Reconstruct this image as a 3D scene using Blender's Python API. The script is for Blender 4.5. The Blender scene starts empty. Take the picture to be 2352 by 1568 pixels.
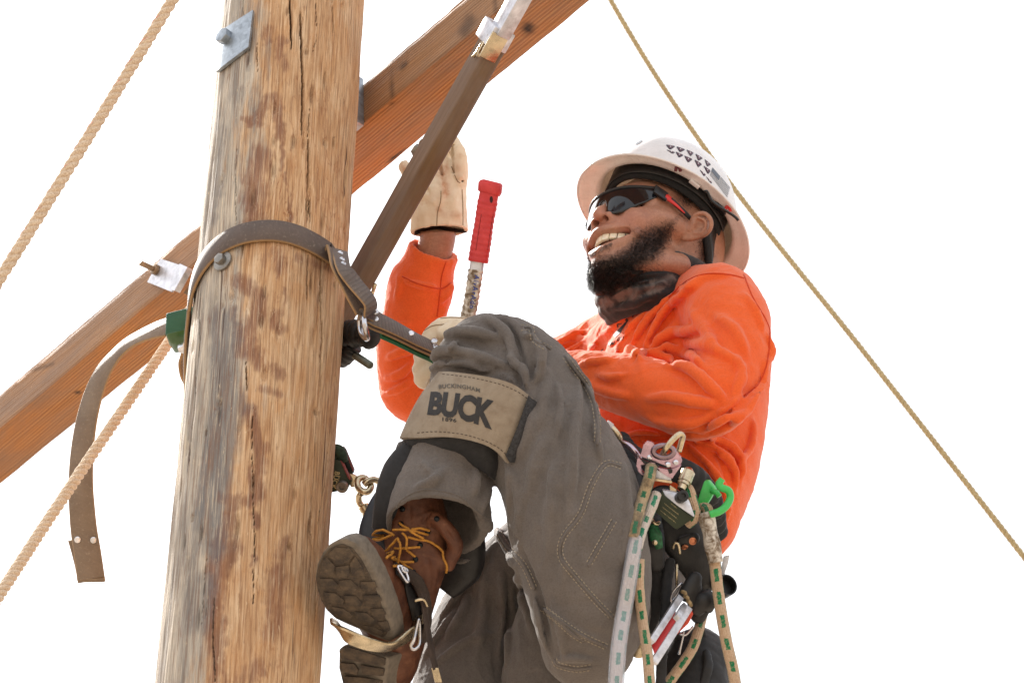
import bpy, bmesh, math, random
import numpy as np
from mathutils import Vector, Matrix
from mathutils.bvhtree import BVHTree

random.seed(7); rng = np.random.default_rng(7)
SC = bpy.context.scene
COL = SC.collection

# ------------------------------------------------------------------ camera
FPX = 6900.0                       # focal length in units of a 2352-wide frame (about 105 mm)
PITCH = math.radians(34.0)
CAM = np.array([0.0, 0.0, 1.6])
cd = bpy.data.cameras.new('camera'); co = bpy.data.objects.new('camera', cd); COL.objects.link(co)
co.location = CAM; co.rotation_euler = (math.radians(90) + PITCH, 0, 0)
cd.sensor_fit = 'HORIZONTAL'; cd.sensor_width = 36.0; cd.lens = FPX / 2352.0 * 36.0
cd.clip_start = 0.05; cd.clip_end = 3000.0
cd.dof.use_dof = True; cd.dof.focus_distance = 4.66; cd.dof.aperture_fstop = 9.0
SC.camera = co

# ------------------------------------------------------------------ sky, sun, exposure
SUN_EL, SUN_AZ = math.radians(48.0), math.radians(-36.0)   # azimuth from +Y (away from camera), negative = left
wd = bpy.data.worlds.new('World'); SC.world = wd; wd.use_nodes = True
nt = wd.node_tree; nt.nodes.clear()
wo = nt.nodes.new('ShaderNodeOutputWorld'); bg = nt.nodes.new('ShaderNodeBackground')
sky = nt.nodes.new('ShaderNodeTexSky'); sky.sky_type = 'NISHITA'; sky.sun_disc = False
sky.sun_elevation = SUN_EL; sky.sun_rotation = SUN_AZ
sky.air_density = 1.0; sky.dust_density = 6.0; sky.ozone_density = 1.0
hs = nt.nodes.new('ShaderNodeHueSaturation'); hs.inputs['Saturation'].default_value = 0.22   # thin white cloud veil
mixw = nt.nodes.new('ShaderNodeMix'); mixw.data_type = 'RGBA'; mixw.inputs[0].default_value = 0.55
mixw.inputs[7].default_value = (7.4, 7.5, 7.8, 1)
nt.links.new(sky.outputs[0], hs.inputs['Color']); nt.links.new(hs.outputs[0], mixw.inputs[6])
nt.links.new(mixw.outputs[2], bg.inputs['Color']); nt.links.new(bg.outputs[0], wo.inputs[0])
bg.inputs['Strength'].default_value = 0.10
sl = bpy.data.lights.new('sun', 'SUN'); so = bpy.data.objects.new('sun', sl); COL.objects.link(so)
sl.energy = 4.2; sl.angle = math.radians(2.0); sl.color = (1.0, 0.95, 0.88)
sdir = Vector((math.sin(SUN_AZ) * math.cos(SUN_EL), math.cos(SUN_AZ) * math.cos(SUN_EL), math.sin(SUN_EL)))
so.rotation_euler = (-sdir).to_track_quat('-Z', 'Y').to_euler(); so.location = (-20, 30, 40)
SC.view_settings.view_transform = 'Standard'; SC.view_settings.look = 'None'
SC.view_settings.exposure = 1.1; SC.view_settings.gamma = 1.0
SC.cycles.max_bounces = 8; SC.cycles.transparent_max_bounces = 12
SC.cycles.use_denoising = True

# ------------------------------------------------------------------ coordinates
CP, SP = math.cos(PITCH), math.sin(PITCH)
def cam(u, v, d):                  # frame position + distance along the optical axis -> camera-aligned metres
    return np.array([(u - 1176.0) / FPX * d, (784.0 - v) / FPX * d, d], float)
def c2w(p):
    p = np.asarray(p, float); x, y, z = p[..., 0], p[..., 1], p[..., 2]
    return np.stack([x + CAM[0], CP * z - SP * y + CAM[1], SP * z + CP * y + CAM[2]], -1)
def w2c(p):
    p = np.asarray(p, float) - CAM
    return np.stack([p[..., 0], -SP * p[..., 1] + CP * p[..., 2], CP * p[..., 1] + SP * p[..., 2]], -1)
def uv_of(pc):
    pc = np.asarray(pc); return 1176 + pc[..., 0] / pc[..., 2] * FPX, 784 - pc[..., 1] / pc[..., 2] * FPX
def zm(x0, y0, w, retw):           # reader for coordinates taken from an enlarged crop
    k = w / retw
    return lambda x, y: ((x0 + x * k) * 0.91875, (y0 + y * k) * 0.91875)
def S(r, g, b):                    # sRGB 0-255 -> linear
    f = lambda c: (c / 255 / 12.92) if c / 255 <= 0.04045 else ((c / 255 + 0.055) / 1.055) ** 2.4
    return (f(r), f(g), f(b), 1.0)
def nrm(v):
    v = np.asarray(v, float); n = np.linalg.norm(v, axis=-1, keepdims=True); return v / np.maximum(n, 1e-12)

# ------------------------------------------------------------------ objects
ROOTS = {}
def tag(o, label=None, cat=None, group=None, kind=None):
    if label: o['label'] = label
    if cat: o['category'] = cat
    if group: o['group'] = group
    if kind: o['kind'] = kind
    return o
def thing(name, base_c, label, cat, group=None):
    o = bpy.data.objects.new(name, None); COL.objects.link(o)
    w = c2w(base_c); o.location = w; o.empty_display_size = 0.05; ROOTS[o.name] = w
    return tag(o, label, cat, group)
def origin_of(o):
    while o.parent is not None: o = o.parent
    return ROOTS[o.name]
def obj(name, V, Fc, mat, parent=None, smooth=True, space='c', base=None, attrs=None):
    V = np.asarray(V, float).reshape(-1, 3)
    W = c2w(V) if space == 'c' else V
    if parent is not None: org = origin_of(parent)
    else:
        org = W.mean(0) if base is None else (c2w(base) if space == 'c' else np.asarray(base, float))
        org = np.array(org); 
    me = bpy.data.meshes.new(name)
    if isinstance(Fc, np.ndarray) and Fc.ndim == 2:
        n, k = Fc.shape
        me.vertices.add(len(W)); me.vertices.foreach_set('co', (W - org).astype(np.float32).ravel())
        me.loops.add(n * k); me.loops.foreach_set('vertex_index', Fc.astype(np.int32).ravel())
        me.polygons.add(n); me.polygons.foreach_set('loop_start', (np.arange(n) * k).astype(np.int32))
        me.update(calc_edges=True); me.validate()
    else:
        me.from_pydata([tuple(p) for p in (W - org)], [], [tuple(int(i) for i in f) for f in Fc])
    if smooth is True: me.shade_smooth()
    elif smooth: 
        me.shade_smooth()
        try: me.set_sharp_from_angle(angle=math.radians(smooth))
        except Exception: pass
    for k, a in (attrs or {}).items():
        a = np.asarray(a, np.float32)
        if a.ndim == 1:
            at = me.attributes.new(k, 'FLOAT', 'POINT'); at.data.foreach_set('value', a)
        else:
            at = me.attributes.new(k, 'FLOAT_VECTOR', 'POINT'); at.data.foreach_set('vector', a.ravel())
    o = bpy.data.objects.new(name, me); COL.objects.link(o)
    if mat is not None: me.materials.append(mat)
    if parent is not None: o.parent = parent
    else: o.location = org; ROOTS[o.name] = org
    return o
def join(parts):                   # list of (V, F) -> one V, F list
    Vs, Fs, n = [], [], 0
    for V, Fc in parts:
        V = np.asarray(V, float).reshape(-1, 3); Vs.append(V)
        Fs += [tuple(int(i) + n for i in f) for f in Fc]; n += len(V)
    return np.concatenate(Vs), Fs
def quads(nr, nc, close=True):
    i = np.arange(nr - 1)[:, None]; j = np.arange(nc if close else nc - 1)[None, :]
    j2 = (j + 1) % nc
    return np.stack([(i * nc + j), (i * nc + j2), ((i + 1) * nc + j2), ((i + 1) * nc + j)], -1).reshape(-1, 4)
def spline(P, n, closed=False):    # catmull-rom through rows of P, n samples
    P = np.asarray(P, float)
    if closed: Q = np.concatenate([P[-1:], P, P[:2]])
    else: Q = np.concatenate([2 * P[:1] - P[1:2], P, 2 * P[-1:] - P[-2:-1]])
    m = len(Q) - 3
    L = np.array([np.linalg.norm((Q[i + 2] - Q[i + 1])[:3]) + 1e-9 for i in range(m)]); cs = np.concatenate([[0], np.cumsum(L)])
    s = np.linspace(0, cs[-1], n, endpoint=not closed)
    k = np.clip(np.searchsorted(cs, s, 'right') - 1, 0, m - 1); t = ((s - cs[k]) / L[k])[:, None]
    a, b, c, d = Q[k], Q[k + 1], Q[k + 2], Q[k + 3]
    return 0.5 * ((2 * b) + (c - a) * t + (2 * a - 5 * b + 4 * c - d) * t * t + (3 * b - a - 3 * c + d) * t ** 3)
def frames(P, ref=None, closed=False):
    P = np.asarray(P, float); T = np.gradient(P, axis=0)
    if closed: T = np.roll(P, -1, 0) - np.roll(P, 1, 0)
    T = nrm(T); N = np.zeros_like(P)
    r = np.array(ref if ref is not None else ([0, 0, 1.] if abs(T[0][2]) < .9 else [1., 0, 0]), float)
    for i in range(len(P)):
        n = r - T[i] * np.dot(r, T[i]); n = nrm(n); N[i] = n
        if ref is None: r = n
    return T, N, np.cross(T, N)
def tube(P, r, sides=10, caps=True, closed=False, ref=None, flat=1.0, sup=None):
    P = np.asarray(P, float); n = len(P); r = np.broadcast_to(np.asarray(r, float), (n,))
    T, N, B = frames(P, ref, closed); a = np.linspace(0, 2 * math.pi, sides, endpoint=False)
    ca, sa = np.cos(a), np.sin(a)
    if sup: ca = np.sign(ca) * abs(ca) ** sup; sa = np.sign(sa) * abs(sa) ** sup
    V = (P[:, None] + r[:, None, None] * (ca[None, :, None] * B[:, None] + flat * sa[None, :, None] * N[:, None])).reshape(-1, 3)
    Fc = [tuple(q) for q in quads(n, sides)]
    if closed: Fc += [((n - 1) * sides + j, (n - 1) * sides + (j + 1) % sides, (j + 1) % sides, j) for j in range(sides)]
    elif caps: Fc += [tuple(range(sides))[::-1], tuple((n - 1) * sides + j for j in range(sides))]
    return V, Fc
def ribbon(P, N, w, t, bev=0.0):   # flat strap: centre line P, face normals N, width w, thickness t
    P = np.asarray(P, float); n = len(P); T = nrm(np.gradient(P, axis=0)); N = np.asarray(N, float)
    N = nrm(N - T * (N * T).sum(-1, keepdims=True)); Bv = np.cross(T, N)
    w = np.broadcast_to(np.asarray(w, float), (n,))[:, None]; b = t * 0.35
    prof = [(-1, -.5, b, 0), (-1, .5, b, 0), (-1, .5, 0, 1), (1, .5, 0, 1), (1, .5, b, 0), (1, -.5, b, 0), (1, -.5, 0, 1), (-1, -.5, 0, 1)]
    rows = []
    for sx, sy, ins, fl in prof:
        if fl: rows.append(P + Bv * (sx * (w / 2 - b)) + N * (sy * t))
        else: rows.append(P + Bv * (sx * w / 2) + N * (sy * t - math.copysign(b, sy)))
    V = np.stack(rows, 1).reshape(-1, 3)
    Fc = [tuple(q) for q in quads(n, 8)] + [tuple(range(8))[::-1], tuple((n - 1) * 8 + j for j in range(8))]
    return V, Fc
def box(c, ax, half, bev=0.0):     # c centre, ax 3 axes rows, half sizes; chamfered
    c = np.asarray(c, float); ax = nrm(np.asarray(ax, float)); h = np.asarray(half, float)
    bm = bmesh.new(); bmesh.ops.create_cube(bm, size=2.0)
    for v in bm.verts: v.co = Vector((v.co.x * h[0], v.co.y * h[1], v.co.z * h[2]))
    if bev > 0: bmesh.ops.bevel(bm, geom=bm.edges[:], offset=bev, segments=2, affect='EDGES', profile=0.6)
    bm.verts.index_update()
    V = np.array([v.co for v in bm.verts]) @ ax + c; Fc = [tuple(v.index for v in f.verts) for f in bm.faces]; bm.free()
    return V, Fc
def bar(p0, p1, side, w, h, bev=0.0):
    p0, p1 = np.asarray(p0, float), np.asarray(p1, float); t = nrm(p1 - p0); s = nrm(side - t * np.dot(side, t)); n = np.cross(t, s)
    return box((p0 + p1) / 2, [t, s, n], [np.linalg.norm(p1 - p0) / 2, w / 2, h / 2], bev)
def prism(p2, c, ax, h, bev=0.0):  # polygon in (x,y) metres extruded +-h/2 along ax[2]
    c = np.asarray(c, float); ax = nrm(np.asarray(ax, float)); bm = bmesh.new()
    vs = [bm.verts.new((x, y, -h / 2)) for x, y in p2]; f = bm.faces.new(vs)
    r = bmesh.ops.extrude_face_region(bm, geom=[f]); 
    for v in r['geom']:
        if isinstance(v, bmesh.types.BMVert): v.co.z += h
    bmesh.ops.recalc_face_normals(bm, faces=bm.faces[:])
    if bev > 0: bmesh.ops.bevel(bm, geom=[e for e in bm.edges], offset=bev, segments=2, affect='EDGES', profile=0.6)
    bm.verts.index_update()
    V = np.array([v.co for v in bm.verts]) @ ax + c; Fc = [tuple(v.index for v in f.verts) for f in bm.faces]; bm.free()
    return V, Fc
def disc(c, n, r, h, sides=16, dome=0.0):
    c = np.asarray(c, float); n = nrm(n); a0 = nrm(np.cross(n, [0.3, 0.9, 0.2])); b0 = np.cross(n, a0)
    a = np.linspace(0, 2 * math.pi, sides, endpoint=False); ring = np.cos(a)[:, None] * a0 + np.sin(a)[:, None] * b0
    lv = [(r, 0), (r, h * .7), (r * .86, h), (r * .45, h + dome * .8)]
    V = np.concatenate([c + ring * rr + n * hh for rr, hh in lv] + [[c + n * (h + dome)]])
    Fc = [tuple(q) for q in quads(len(lv), sides)]
    k = (len(lv) - 1) * sides; Fc += [(k + j, k + (j + 1) % sides, len(V) - 1) for j in range(sides)] + [tuple(range(sides))[::-1]]
    return V, Fc
def lathe(p0, axis, prof, sides=24):
    p0 = np.asarray(p0, float); n = nrm(axis); a0 = nrm(np.cross(n, [0.31, 0.87, 0.23])); b0 = np.cross(n, a0)
    a = np.linspace(0, 2 * math.pi, sides, endpoint=False); ring = np.cos(a)[:, None] * a0 + np.sin(a)[:, None] * b0
    V = np.concatenate([p0 + ring * r + n * h for h, r in prof])
    Fc = [tuple(q) for q in quads(len(prof), sides)] + [tuple(range(sides))[::-1], tuple((len(prof) - 1) * sides + j for j in range(sides))]
    return V, Fc

# ------------------------------------------------------------------ value noise
_perm = rng.permutation(256); _val = rng.random(256) * 2 - 1
def vnoise(p, seed=0):
    p = np.asarray(p, float) + seed * 17.31; i = np.floor(p).astype(int); f = p - i; f = f * f * (3 - 2 * f); out = 0
    for dx in (0, 1):
        for dy in (0, 1):
            for dz in (0, 1):
                h = _perm[(_perm[(_perm[(i[..., 0] + dx) & 255] + i[..., 1] + dy) & 255] + i[..., 2] + dz) & 255]
                w = (f[..., 0] if dx else 1 - f[..., 0]) * (f[..., 1] if dy else 1 - f[..., 1]) * (f[..., 2] if dz else 1 - f[..., 2])
                out = out + w * _val[h]
    return out
def fbm(p, o=4, seed=0):
    p = np.asarray(p, float); s = 0; a = 1.0
    for k in range(o): s = s + a * vnoise(p * 2 ** k, seed + k); a *= 0.5
    return s
def sstep(a, b, x):
    t = np.clip((x - a) / (b - a), 0, 1); return t * t * (3 - 2 * t)
def pl_dist(u, v, pts):            # distance of (u, v) to a polyline
    best = np.full(np.shape(u), 1e9); pts = np.asarray(pts, float)
    for a, b in zip(pts[:-1], pts[1:]):
        d = b[:2] - a[:2]; L = d @ d + 1e-9; t = np.clip(((u - a[0]) * d[0] + (v - a[1]) * d[1]) / L, 0, 1)
        best = np.minimum(best, np.hypot(u - a[0] - t * d[0], v - a[1] - t * d[1]))
    return best

# ------------------------------------------------------------------ materials
class M:
    """small node-graph writer"""
    def __init__(s, name):
        s.m = bpy.data.materials.new(name); s.m.use_nodes = True; s.t = s.m.node_tree
        s.b = s.t.nodes['Principled BSDF']; s.o = s.t.nodes['Material Output']
    def n(s, typ, **kw):
        nd = s.t.nodes.new('ShaderNode' + typ)
        for k, v in kw.items(): setattr(nd, k, v)
        return nd
    def l(s, a, b): s.t.links.new(a, b)
    def val(s, sock, x):
        if hasattr(x, 'is_output') or hasattr(x, 'links'): s.l(x, sock)
        else: sock.default_value = x
    def coord(s, scale=(1, 1, 1), which='Object', src=None, rot=(0, 0, 0)):
        mp = s.n('Mapping'); mp.inputs['Scale'].default_value = scale; mp.inputs['Rotation'].default_value = rot
        s.l(src if src is not None else s.n('TexCoord').outputs[which], mp.inputs[0]); return mp.outputs[0]
    def attr(s, name, out='Fac'):
        a = s.n('Attribute'); a.attribute_name = name; return a.outputs[out]
    def noise(s, vec, scale, detail=4, rough=.55, dist=0.0, col=False):
        t = s.n('TexNoise'); t.inputs['Scale'].default_value = scale; t.inputs['Detail'].default_value = detail
        t.inputs['Roughness'].default_value = rough; t.inputs['Distortion'].default_value = dist; s.l(vec, t.inputs['Vector'])
        return t.outputs['Color' if col else 'Fac']
    def wave(s, vec, scale, dist=0., detail=2, dscale=1., dirn='X', prof='SIN'):
        t = s.n('TexWave'); t.bands_direction = dirn; t.wave_profile = prof
        for k, x in (('Scale', scale), ('Distortion', dist), ('Detail', detail), ('Detail Scale', dscale)): t.inputs[k].default_value = x
        s.l(vec, t.inputs['Vector']); return t.outputs['Fac']
    def ramp(s, fac, stops, interp='LINEAR'):
        r = s.n('ValToRGB'); r.color_ramp.interpolation = interp; e = r.color_ramp.elements
        while len(e) > len(stops): e.remove(e[-1])
        while len(e) < len(stops): e.new(0.5)
        for q, (p, c) in zip(e, stops):
            q.position = p; q.color = c if not isinstance(c, (int, float)) else (c, c, c, 1)
        s.l(fac, r.inputs[0]); return r.outputs[0]
    def mix(s, f, a, b, mode='MIX'):
        x = s.n('Mix', data_type='RGBA', blend_type=mode)
        s.val(x.inputs[0], f); s.val(x.inputs[6], a); s.val(x.inputs[7], b); return x.outputs[2]
    def math(s, op, a, b=0.0, c=0.0, clamp=False):
        x = s.n('Math', operation=op, use_clamp=clamp); s.val(x.inputs[0], a); s.val(x.inputs[1], b); s.val(x.inputs[2], c); return x.outputs[0]
    def bump(s, h, strength=.5, dist=.002, prev=None):
        x = s.n('Bump'); x.inputs['Strength'].default_value = strength; x.inputs['Distance'].default_value = dist
        s.l(h, x.inputs['Height'])
        if prev is not None: s.l(prev, x.inputs['Normal'])
        return x.outputs[0]
    def set(s, **kw):
        nm = dict(col='Base Color', rough='Roughness', metal='Metallic', spec='Specular IOR Level', normal='Normal', sheen='Sheen Weight',
                  sheenr='Sheen Roughness', sss='Subsurface Weight', sssr='Subsurface Radius', ssss='Subsurface Scale', coat='Coat Weight', coatr='Coat Roughness',
                  trans='Transmission Weight', alpha='Alpha', ior='IOR', emit='Emission Color', emits='Emission Strength', sheent='Sheen Tint')
        for k, v in kw.items(): s.val(s.b.inputs[nm[k]], v)
        return s.m
def plain(name, col, rough=.6, metal=0., var=.15, vs=40., bump=.15, bs=300., bd=.001, **kw):
    m = M(name); c = m.coord()
    n1 = m.noise(c, vs, 5, .6); dark = tuple(x * (1 - 2.2 * var) for x in col[:3]) + (1,); lite = tuple(min(1, x * (1 + 1.4 * var)) for x in col[:3]) + (1,)
    colr = m.ramp(n1, [(.28, dark), (.72, lite)])
    rr = m.math('MULTIPLY_ADD', m.noise(c, vs * 2.3, 3), .3, rough - .15)
    m.set(col=colr, rough=rr, metal=metal, **kw)
    if bump: m.set(normal=m.bump(m.noise(c, bs, 3), bump, bd))
    return m.m
# ------------------------------------------------------------------ solid modelling on a distance grid (camera-aligned metres)
BIG = 0.05
class Solid:
    def __init__(s, lo, hi, res):
        s.res = res; s.lo = np.asarray(lo, float); n = np.ceil((np.asarray(hi) - s.lo) / res).astype(int) + 1
        s.ax = [(s.lo[i] + np.arange(n[i]) * res).astype(np.float32) for i in range(3)]; s.f = np.full(n, BIG, np.float32)
    def _blk(s, lo, hi):
        ix = []
        for i in range(3):
            a = int(np.clip(np.floor((lo[i] - s.lo[i]) / s.res), 0, s.f.shape[i])); b = int(np.clip(np.ceil((hi[i] - s.lo[i]) / s.res) + 1, 0, s.f.shape[i]))
            ix.append(slice(a, b))
        return tuple(ix)
    def _pts(s, b):
        return s.ax[0][b[0]][:, None, None], s.ax[1][b[1]][None, :, None], s.ax[2][b[2]][None, None, :]
    def _comb(s, b, d, k, op):
        f = s.f[b]
        if f.size == 0: return
        if op == 'u':
            if k > 0:
                h = np.maximum(k - np.abs(f - d), 0) / k; s.f[b] = np.minimum(f, d) - h * h * k * .25
            else: s.f[b] = np.minimum(f, d)
        elif op == 's':
            d = -d
            if k > 0:
                h = np.maximum(k - np.abs(f - d), 0) / k; s.f[b] = np.maximum(f, d) + h * h * k * .25
            else: s.f[b] = np.maximum(f, d)
        elif op == 'i': s.f[b] = np.maximum(f, d)
    def chain(s, P, R, k=.01, op='u', n=None, sq=None):
        """smooth tapered limb through points P (m,3) with radii R; sq=(axis, factor) flattens the section along axis"""
        P = np.asarray(P, float); R = np.asarray(R, float)
        if len(P) > 2 or n:
            q = spline(np.concatenate([P, R[:, None]], 1), n or max(4, 3 * (len(P) - 1) + 1)); P, R = q[:, :3], np.maximum(q[:, 3], 1e-4)
        m = R.max() * (sq[1] if sq and sq[1] > 1 else 1) + BIG + k
        b = s._blk(P.min(0) - m, P.max(0) + m); X, Y, Z = s._pts(b); d = None
        if sq: A = nrm(sq[0]); fac = 1.0 / sq[1] - 1.0
        for i in range(len(P) - 1):
            a, e = P[i], P[i + 1] - P[i]; L = float(e @ e) + 1e-12; ra, rb = R[i], R[i + 1]
            # restrict to a tight block around this segment
            mm = max(ra, rb) * (sq[1] if sq and sq[1] > 1 else 1) + BIG + k
            bb = s._blk(np.minimum(P[i], P[i + 1]) - mm, np.maximum(P[i], P[i + 1]) + mm)
            x, y, z = s._pts(bb); x = x - a[0]; y = y - a[1]; z = z - a[2]
            t = np.clip((x * e[0] + y * e[1] + z * e[2]) / L, 0, 1)
            x = x - t * e[0]; y = y - t * e[1]; z = z - t * e[2]
            if sq:
                w = (x * A[0] + y * A[1] + z * A[2]) * fac; x = x + w * A[0]; y = y + w * A[1]; z = z + w * A[2]
            q = np.sqrt(x * x + y * y + z * z) - (ra + t * (rb - ra))
            if d is None: d = np.full(s.f[b].shape, BIG, np.float32)
            o = tuple(slice(bb[j].start - b[j].start, bb[j].stop - b[j].start) for j in range(3))
            d[o] = np.minimum(d[o], q)
        if d is not None: s._comb(b, d, k, op)
        return s
    def ell(s, c, r, ax=None, k=.01, op='u', pw=2.0):
        c = np.asarray(c, float); r = np.asarray(r, float); ax = np.eye(3) if ax is None else nrm(np.asarray(ax, float)); m = r.max() + BIG + k
        b = s._blk(c - m, c + m); x, y, z = s._pts(b); x = x - c[0]; y = y - c[1]; z = z - c[2]
        q = [np.abs(x * a[0] + y * a[1] + z * a[2]) for a in ax]
        if pw == 2.0:
            k0 = np.sqrt(sum((q[i] / r[i]) ** 2 for i in range(3))); k1 = np.sqrt(sum((q[i] / r[i] ** 2) ** 2 for i in range(3))) + 1e-9
            d = k0 * (k0 - 1) / k1
        else:
            k0 = (sum((q[i] / r[i]) ** pw for i in range(3))) ** (1 / pw); d = (k0 - 1) * r.min()
        s._comb(b, np.minimum(d, BIG * 2), k, op); return s
    def cut(s, p, n, k=0., lo=None, hi=None):   # remove the half space on the +n side
        p = np.asarray(p, float); n = nrm(n)
        b = s._blk(lo if lo is not None else s.lo, hi if hi is not None else s.lo + np.array(s.f.shape) * s.res)
        x, y, z = s._pts(b); s._comb(b, -((x - p[0]) * n[0] + (y - p[1]) * n[1] + (z - p[2]) * n[2]), k, 's'); return s
    def sample(s, p):
        p = np.asarray(p, float); g = (p - s.lo) / s.res; i = np.floor(g).astype(int); f = g - i; sh = np.array(s.f.shape)
        ok = np.all((i >= 0) & (i < sh - 1), -1); i = np.clip(i, 0, sh - 2); out = 0
        for dx in (0, 1):
            for dy in (0, 1):
                for dz in (0, 1):
                    w = (f[..., 0] if dx else 1 - f[..., 0]) * (f[..., 1] if dy else 1 - f[..., 1]) * (f[..., 2] if dz else 1 - f[..., 2])
                    out = out + w * s.f[i[..., 0] + dx, i[..., 1] + dy, i[..., 2] + dz]
        return np.where(ok, out, BIG)
    def hit(s, u, v):                            # first surface along the sight line; None when missed
        d = np.arange(s.ax[2][0], s.ax[2][-1], s.res * .7); p = np.stack([(u - 1176) / FPX * d, (784 - v) / FPX * d, d], -1)
        q = s.sample(p); j = np.where(q < 0)[0]
        if len(j) == 0: return None
        j = j[0]
        if j == 0: return p[0]
        t = q[j - 1] / (q[j - 1] - q[j]); return p[j - 1] + t * (p[j] - p[j - 1])
    def grad(s, p):
        e = s.res; p = np.asarray(p, float)
        g = np.array([s.sample(p + e * np.eye(3)[i]) - s.sample(p - e * np.eye(3)[i]) for i in range(3)]); return nrm(g)
    def fold(s, pts, r, h, k=None, n=None, taper=True, groove=False):
        """a cloth ridge (or groove) r wide and h high along a run of frame positions, laid on the surface as it is now"""
        pts = np.asarray(pts, float); m = n or max(5, int(np.hypot(*np.diff(pts[:, :2], axis=0).T).sum() / 14)); q = spline(pts, m)
        P, R = [], []
        for j, (u, v) in enumerate(q[:, :2]):
            p = s.hit(u, v)
            if p is None: continue
            t = math.sin(math.pi * min(max(j / (m - 1), 0), 1)) ** .6 if taper else 1.0
            g = s.grad(p); rr = r * (.35 + .65 * t); hh = h * t
            if groove: P.append(p + g * (rr - hh))
            else: P.append(p - g * (rr - hh))
            R.append(rr)
        if len(P) < 3: return s
        return s.chain(np.array(P), np.array(R), k if k is not None else r * 1.1, 's' if groove else 'u', n=len(P))
    def ripple(s, amp, scale, seed=0, stretch=(1, 1, 1)):
        st = 3; g = [a[::st] for a in s.ax]; G = np.stack(np.meshgrid(*g, indexing='ij'), -1) * np.asarray(stretch) * scale
        nse = fbm(G, 2, seed).astype(np.float32)
        for a in range(3):
            n = s.f.shape[a]; src = np.arange(nse.shape[a]) * st; i = np.clip(np.searchsorted(src, np.arange(n), 'right') - 1, 0, nse.shape[a] - 2) if nse.shape[a] > 1 else np.zeros(n, int)
            t = ((np.arange(n) - src[i]) / st).reshape([-1 if j == a else 1 for j in range(3)]).astype(np.float32)
            if nse.shape[a] > 1: nse = np.take(nse, i, a) * (1 - t) + np.take(nse, np.minimum(i + 1, nse.shape[a] - 1), a) * t
        s.f += amp * nse; return s
    def mesh(s, smooth=1):
        f = s.f.copy(); f[0] = f[-1] = BIG; f[:, 0] = f[:, -1] = BIG; f[:, :, 0] = f[:, :, -1] = BIG
        ins = f < 0; n = np.array(f.shape)
        c = np.zeros(n - 1, np.int8)
        for dx in (0, 1):
            for dy in (0, 1):
                for dz in (0, 1): c += ins[dx:n[0] - 1 + dx, dy:n[1] - 1 + dy, dz:n[2] - 1 + dz]
        idx = np.argwhere((c > 0) & (c < 8)); vid = np.full(n - 1, -1, np.int32); vid[tuple(idx.T)] = np.arange(len(idx))
        acc = np.zeros((len(idx), 3)); cnt = np.zeros(len(idx))
        cor = [(a, b, d) for a in (0, 1) for b in (0, 1) for d in (0, 1)]
        val = {k: f[idx[:, 0] + k[0], idx[:, 1] + k[1], idx[:, 2] + k[2]] for k in cor}
        for a in cor:
            for ax in range(3):
                if a[ax] == 0:
                    b = tuple(1 if i == ax else a[i] for i in range(3)); va, vb = val[a], val[b]; m = (va < 0) != (vb < 0)
                    t = va[m] / (va[m] - vb[m]); p = np.tile(np.array(a, float), (m.sum(), 1)); p[:, ax] = t; acc[m] += p; cnt[m] += 1
        V = s.lo + (idx + acc / cnt[:, None]) * s.res
        Q = []
        for ax in range(3):
            o = [i for i in range(3) if i != ax]
            sa = [slice(None)] * 3; sb = [slice(None)] * 3; sa[ax] = slice(0, -1); sb[ax] = slice(1, None)
            A, B = ins[tuple(sa)], ins[tuple(sb)]; e = np.argwhere(A != B)
            e = e[(e[:, o[0]] > 0) & (e[:, o[1]] > 0) & (e[:, o[0]] < n[o[0]] - 1) & (e[:, o[1]] < n[o[1]] - 1)]
            def g(d0, d1):
                i = e.copy(); i[:, o[0]] += d0; i[:, o[1]] += d1; return vid[tuple(i.T)]
            q = np.stack([g(-1, -1), g(0, -1), g(0, 0), g(-1, 0)], -1); fl = A[tuple(e.T)]
            if ax == 1: fl = ~fl
            q[~fl] = q[~fl][:, ::-1]; Q.append(q)
        Q = np.concatenate(Q)[:, ::-1]
        for _ in range(smooth): V = relax(V, Q)
        return V, Q
def relax(V, Q, lam=.5):
    acc = np.zeros_like(V); cnt = np.zeros(len(V))
    for a in range(4):
        i, j = Q[:, a], Q[:, (a + 1) % 4]
        for k in range(3): acc[:, k] += np.bincount(i, V[j, k], len(V)) + np.bincount(j, V[i, k], len(V))
        cnt += np.bincount(i, minlength=len(V)) + np.bincount(j, minlength=len(V))
    return V + lam * (acc / np.maximum(cnt, 1)[:, None] - V)
def vnormals(V, Q):
    n = np.cross(V[Q[:, 2]] - V[Q[:, 0]], V[Q[:, 3]] - V[Q[:, 1]]); N = np.zeros_like(V)
    for a in range(4):
        for k in range(3): N[:, k] += np.bincount(Q[:, a], n[:, k], len(V))
    return nrm(N)
def wrinkle(V, Q, amp, scale, seed=0, stretch=(1, 1, 1), mask=None, power=2.5):
    """fine cloth creases: narrow ridges following a warped noise"""
    N = vnormals(V, Q); p = V * np.asarray(stretch) * scale; w = np.stack([vnoise(p * .5, seed + 1), vnoise(p * .5, seed + 2), vnoise(p * .5, seed + 3)], -1)
    r = 1 - np.abs(vnoise(p + w * .9, seed)) * 1.6; r2 = 1 - np.abs(vnoise(p * 2.1 + w * 1.4, seed + 7)) * 1.6
    d = np.clip(r, 0, 1) ** power + .45 * np.clip(r2, 0, 1) ** power; g = np.clip(.5 + .9 * vnoise(p * .35, seed + 9), 0, 1)
    s = 1.0 if (N * (V - V.mean(0))).sum() > 0 else -1.0
    d = amp * d * g * (1 if mask is None else mask); return V + N * (s * d)[:, None]
def bbox_of(pts, pad):
    p = np.concatenate([np.asarray(q, float).reshape(-1, 3) for q in pts]); return p.min(0) - pad, p.max(0) + pad
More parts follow.
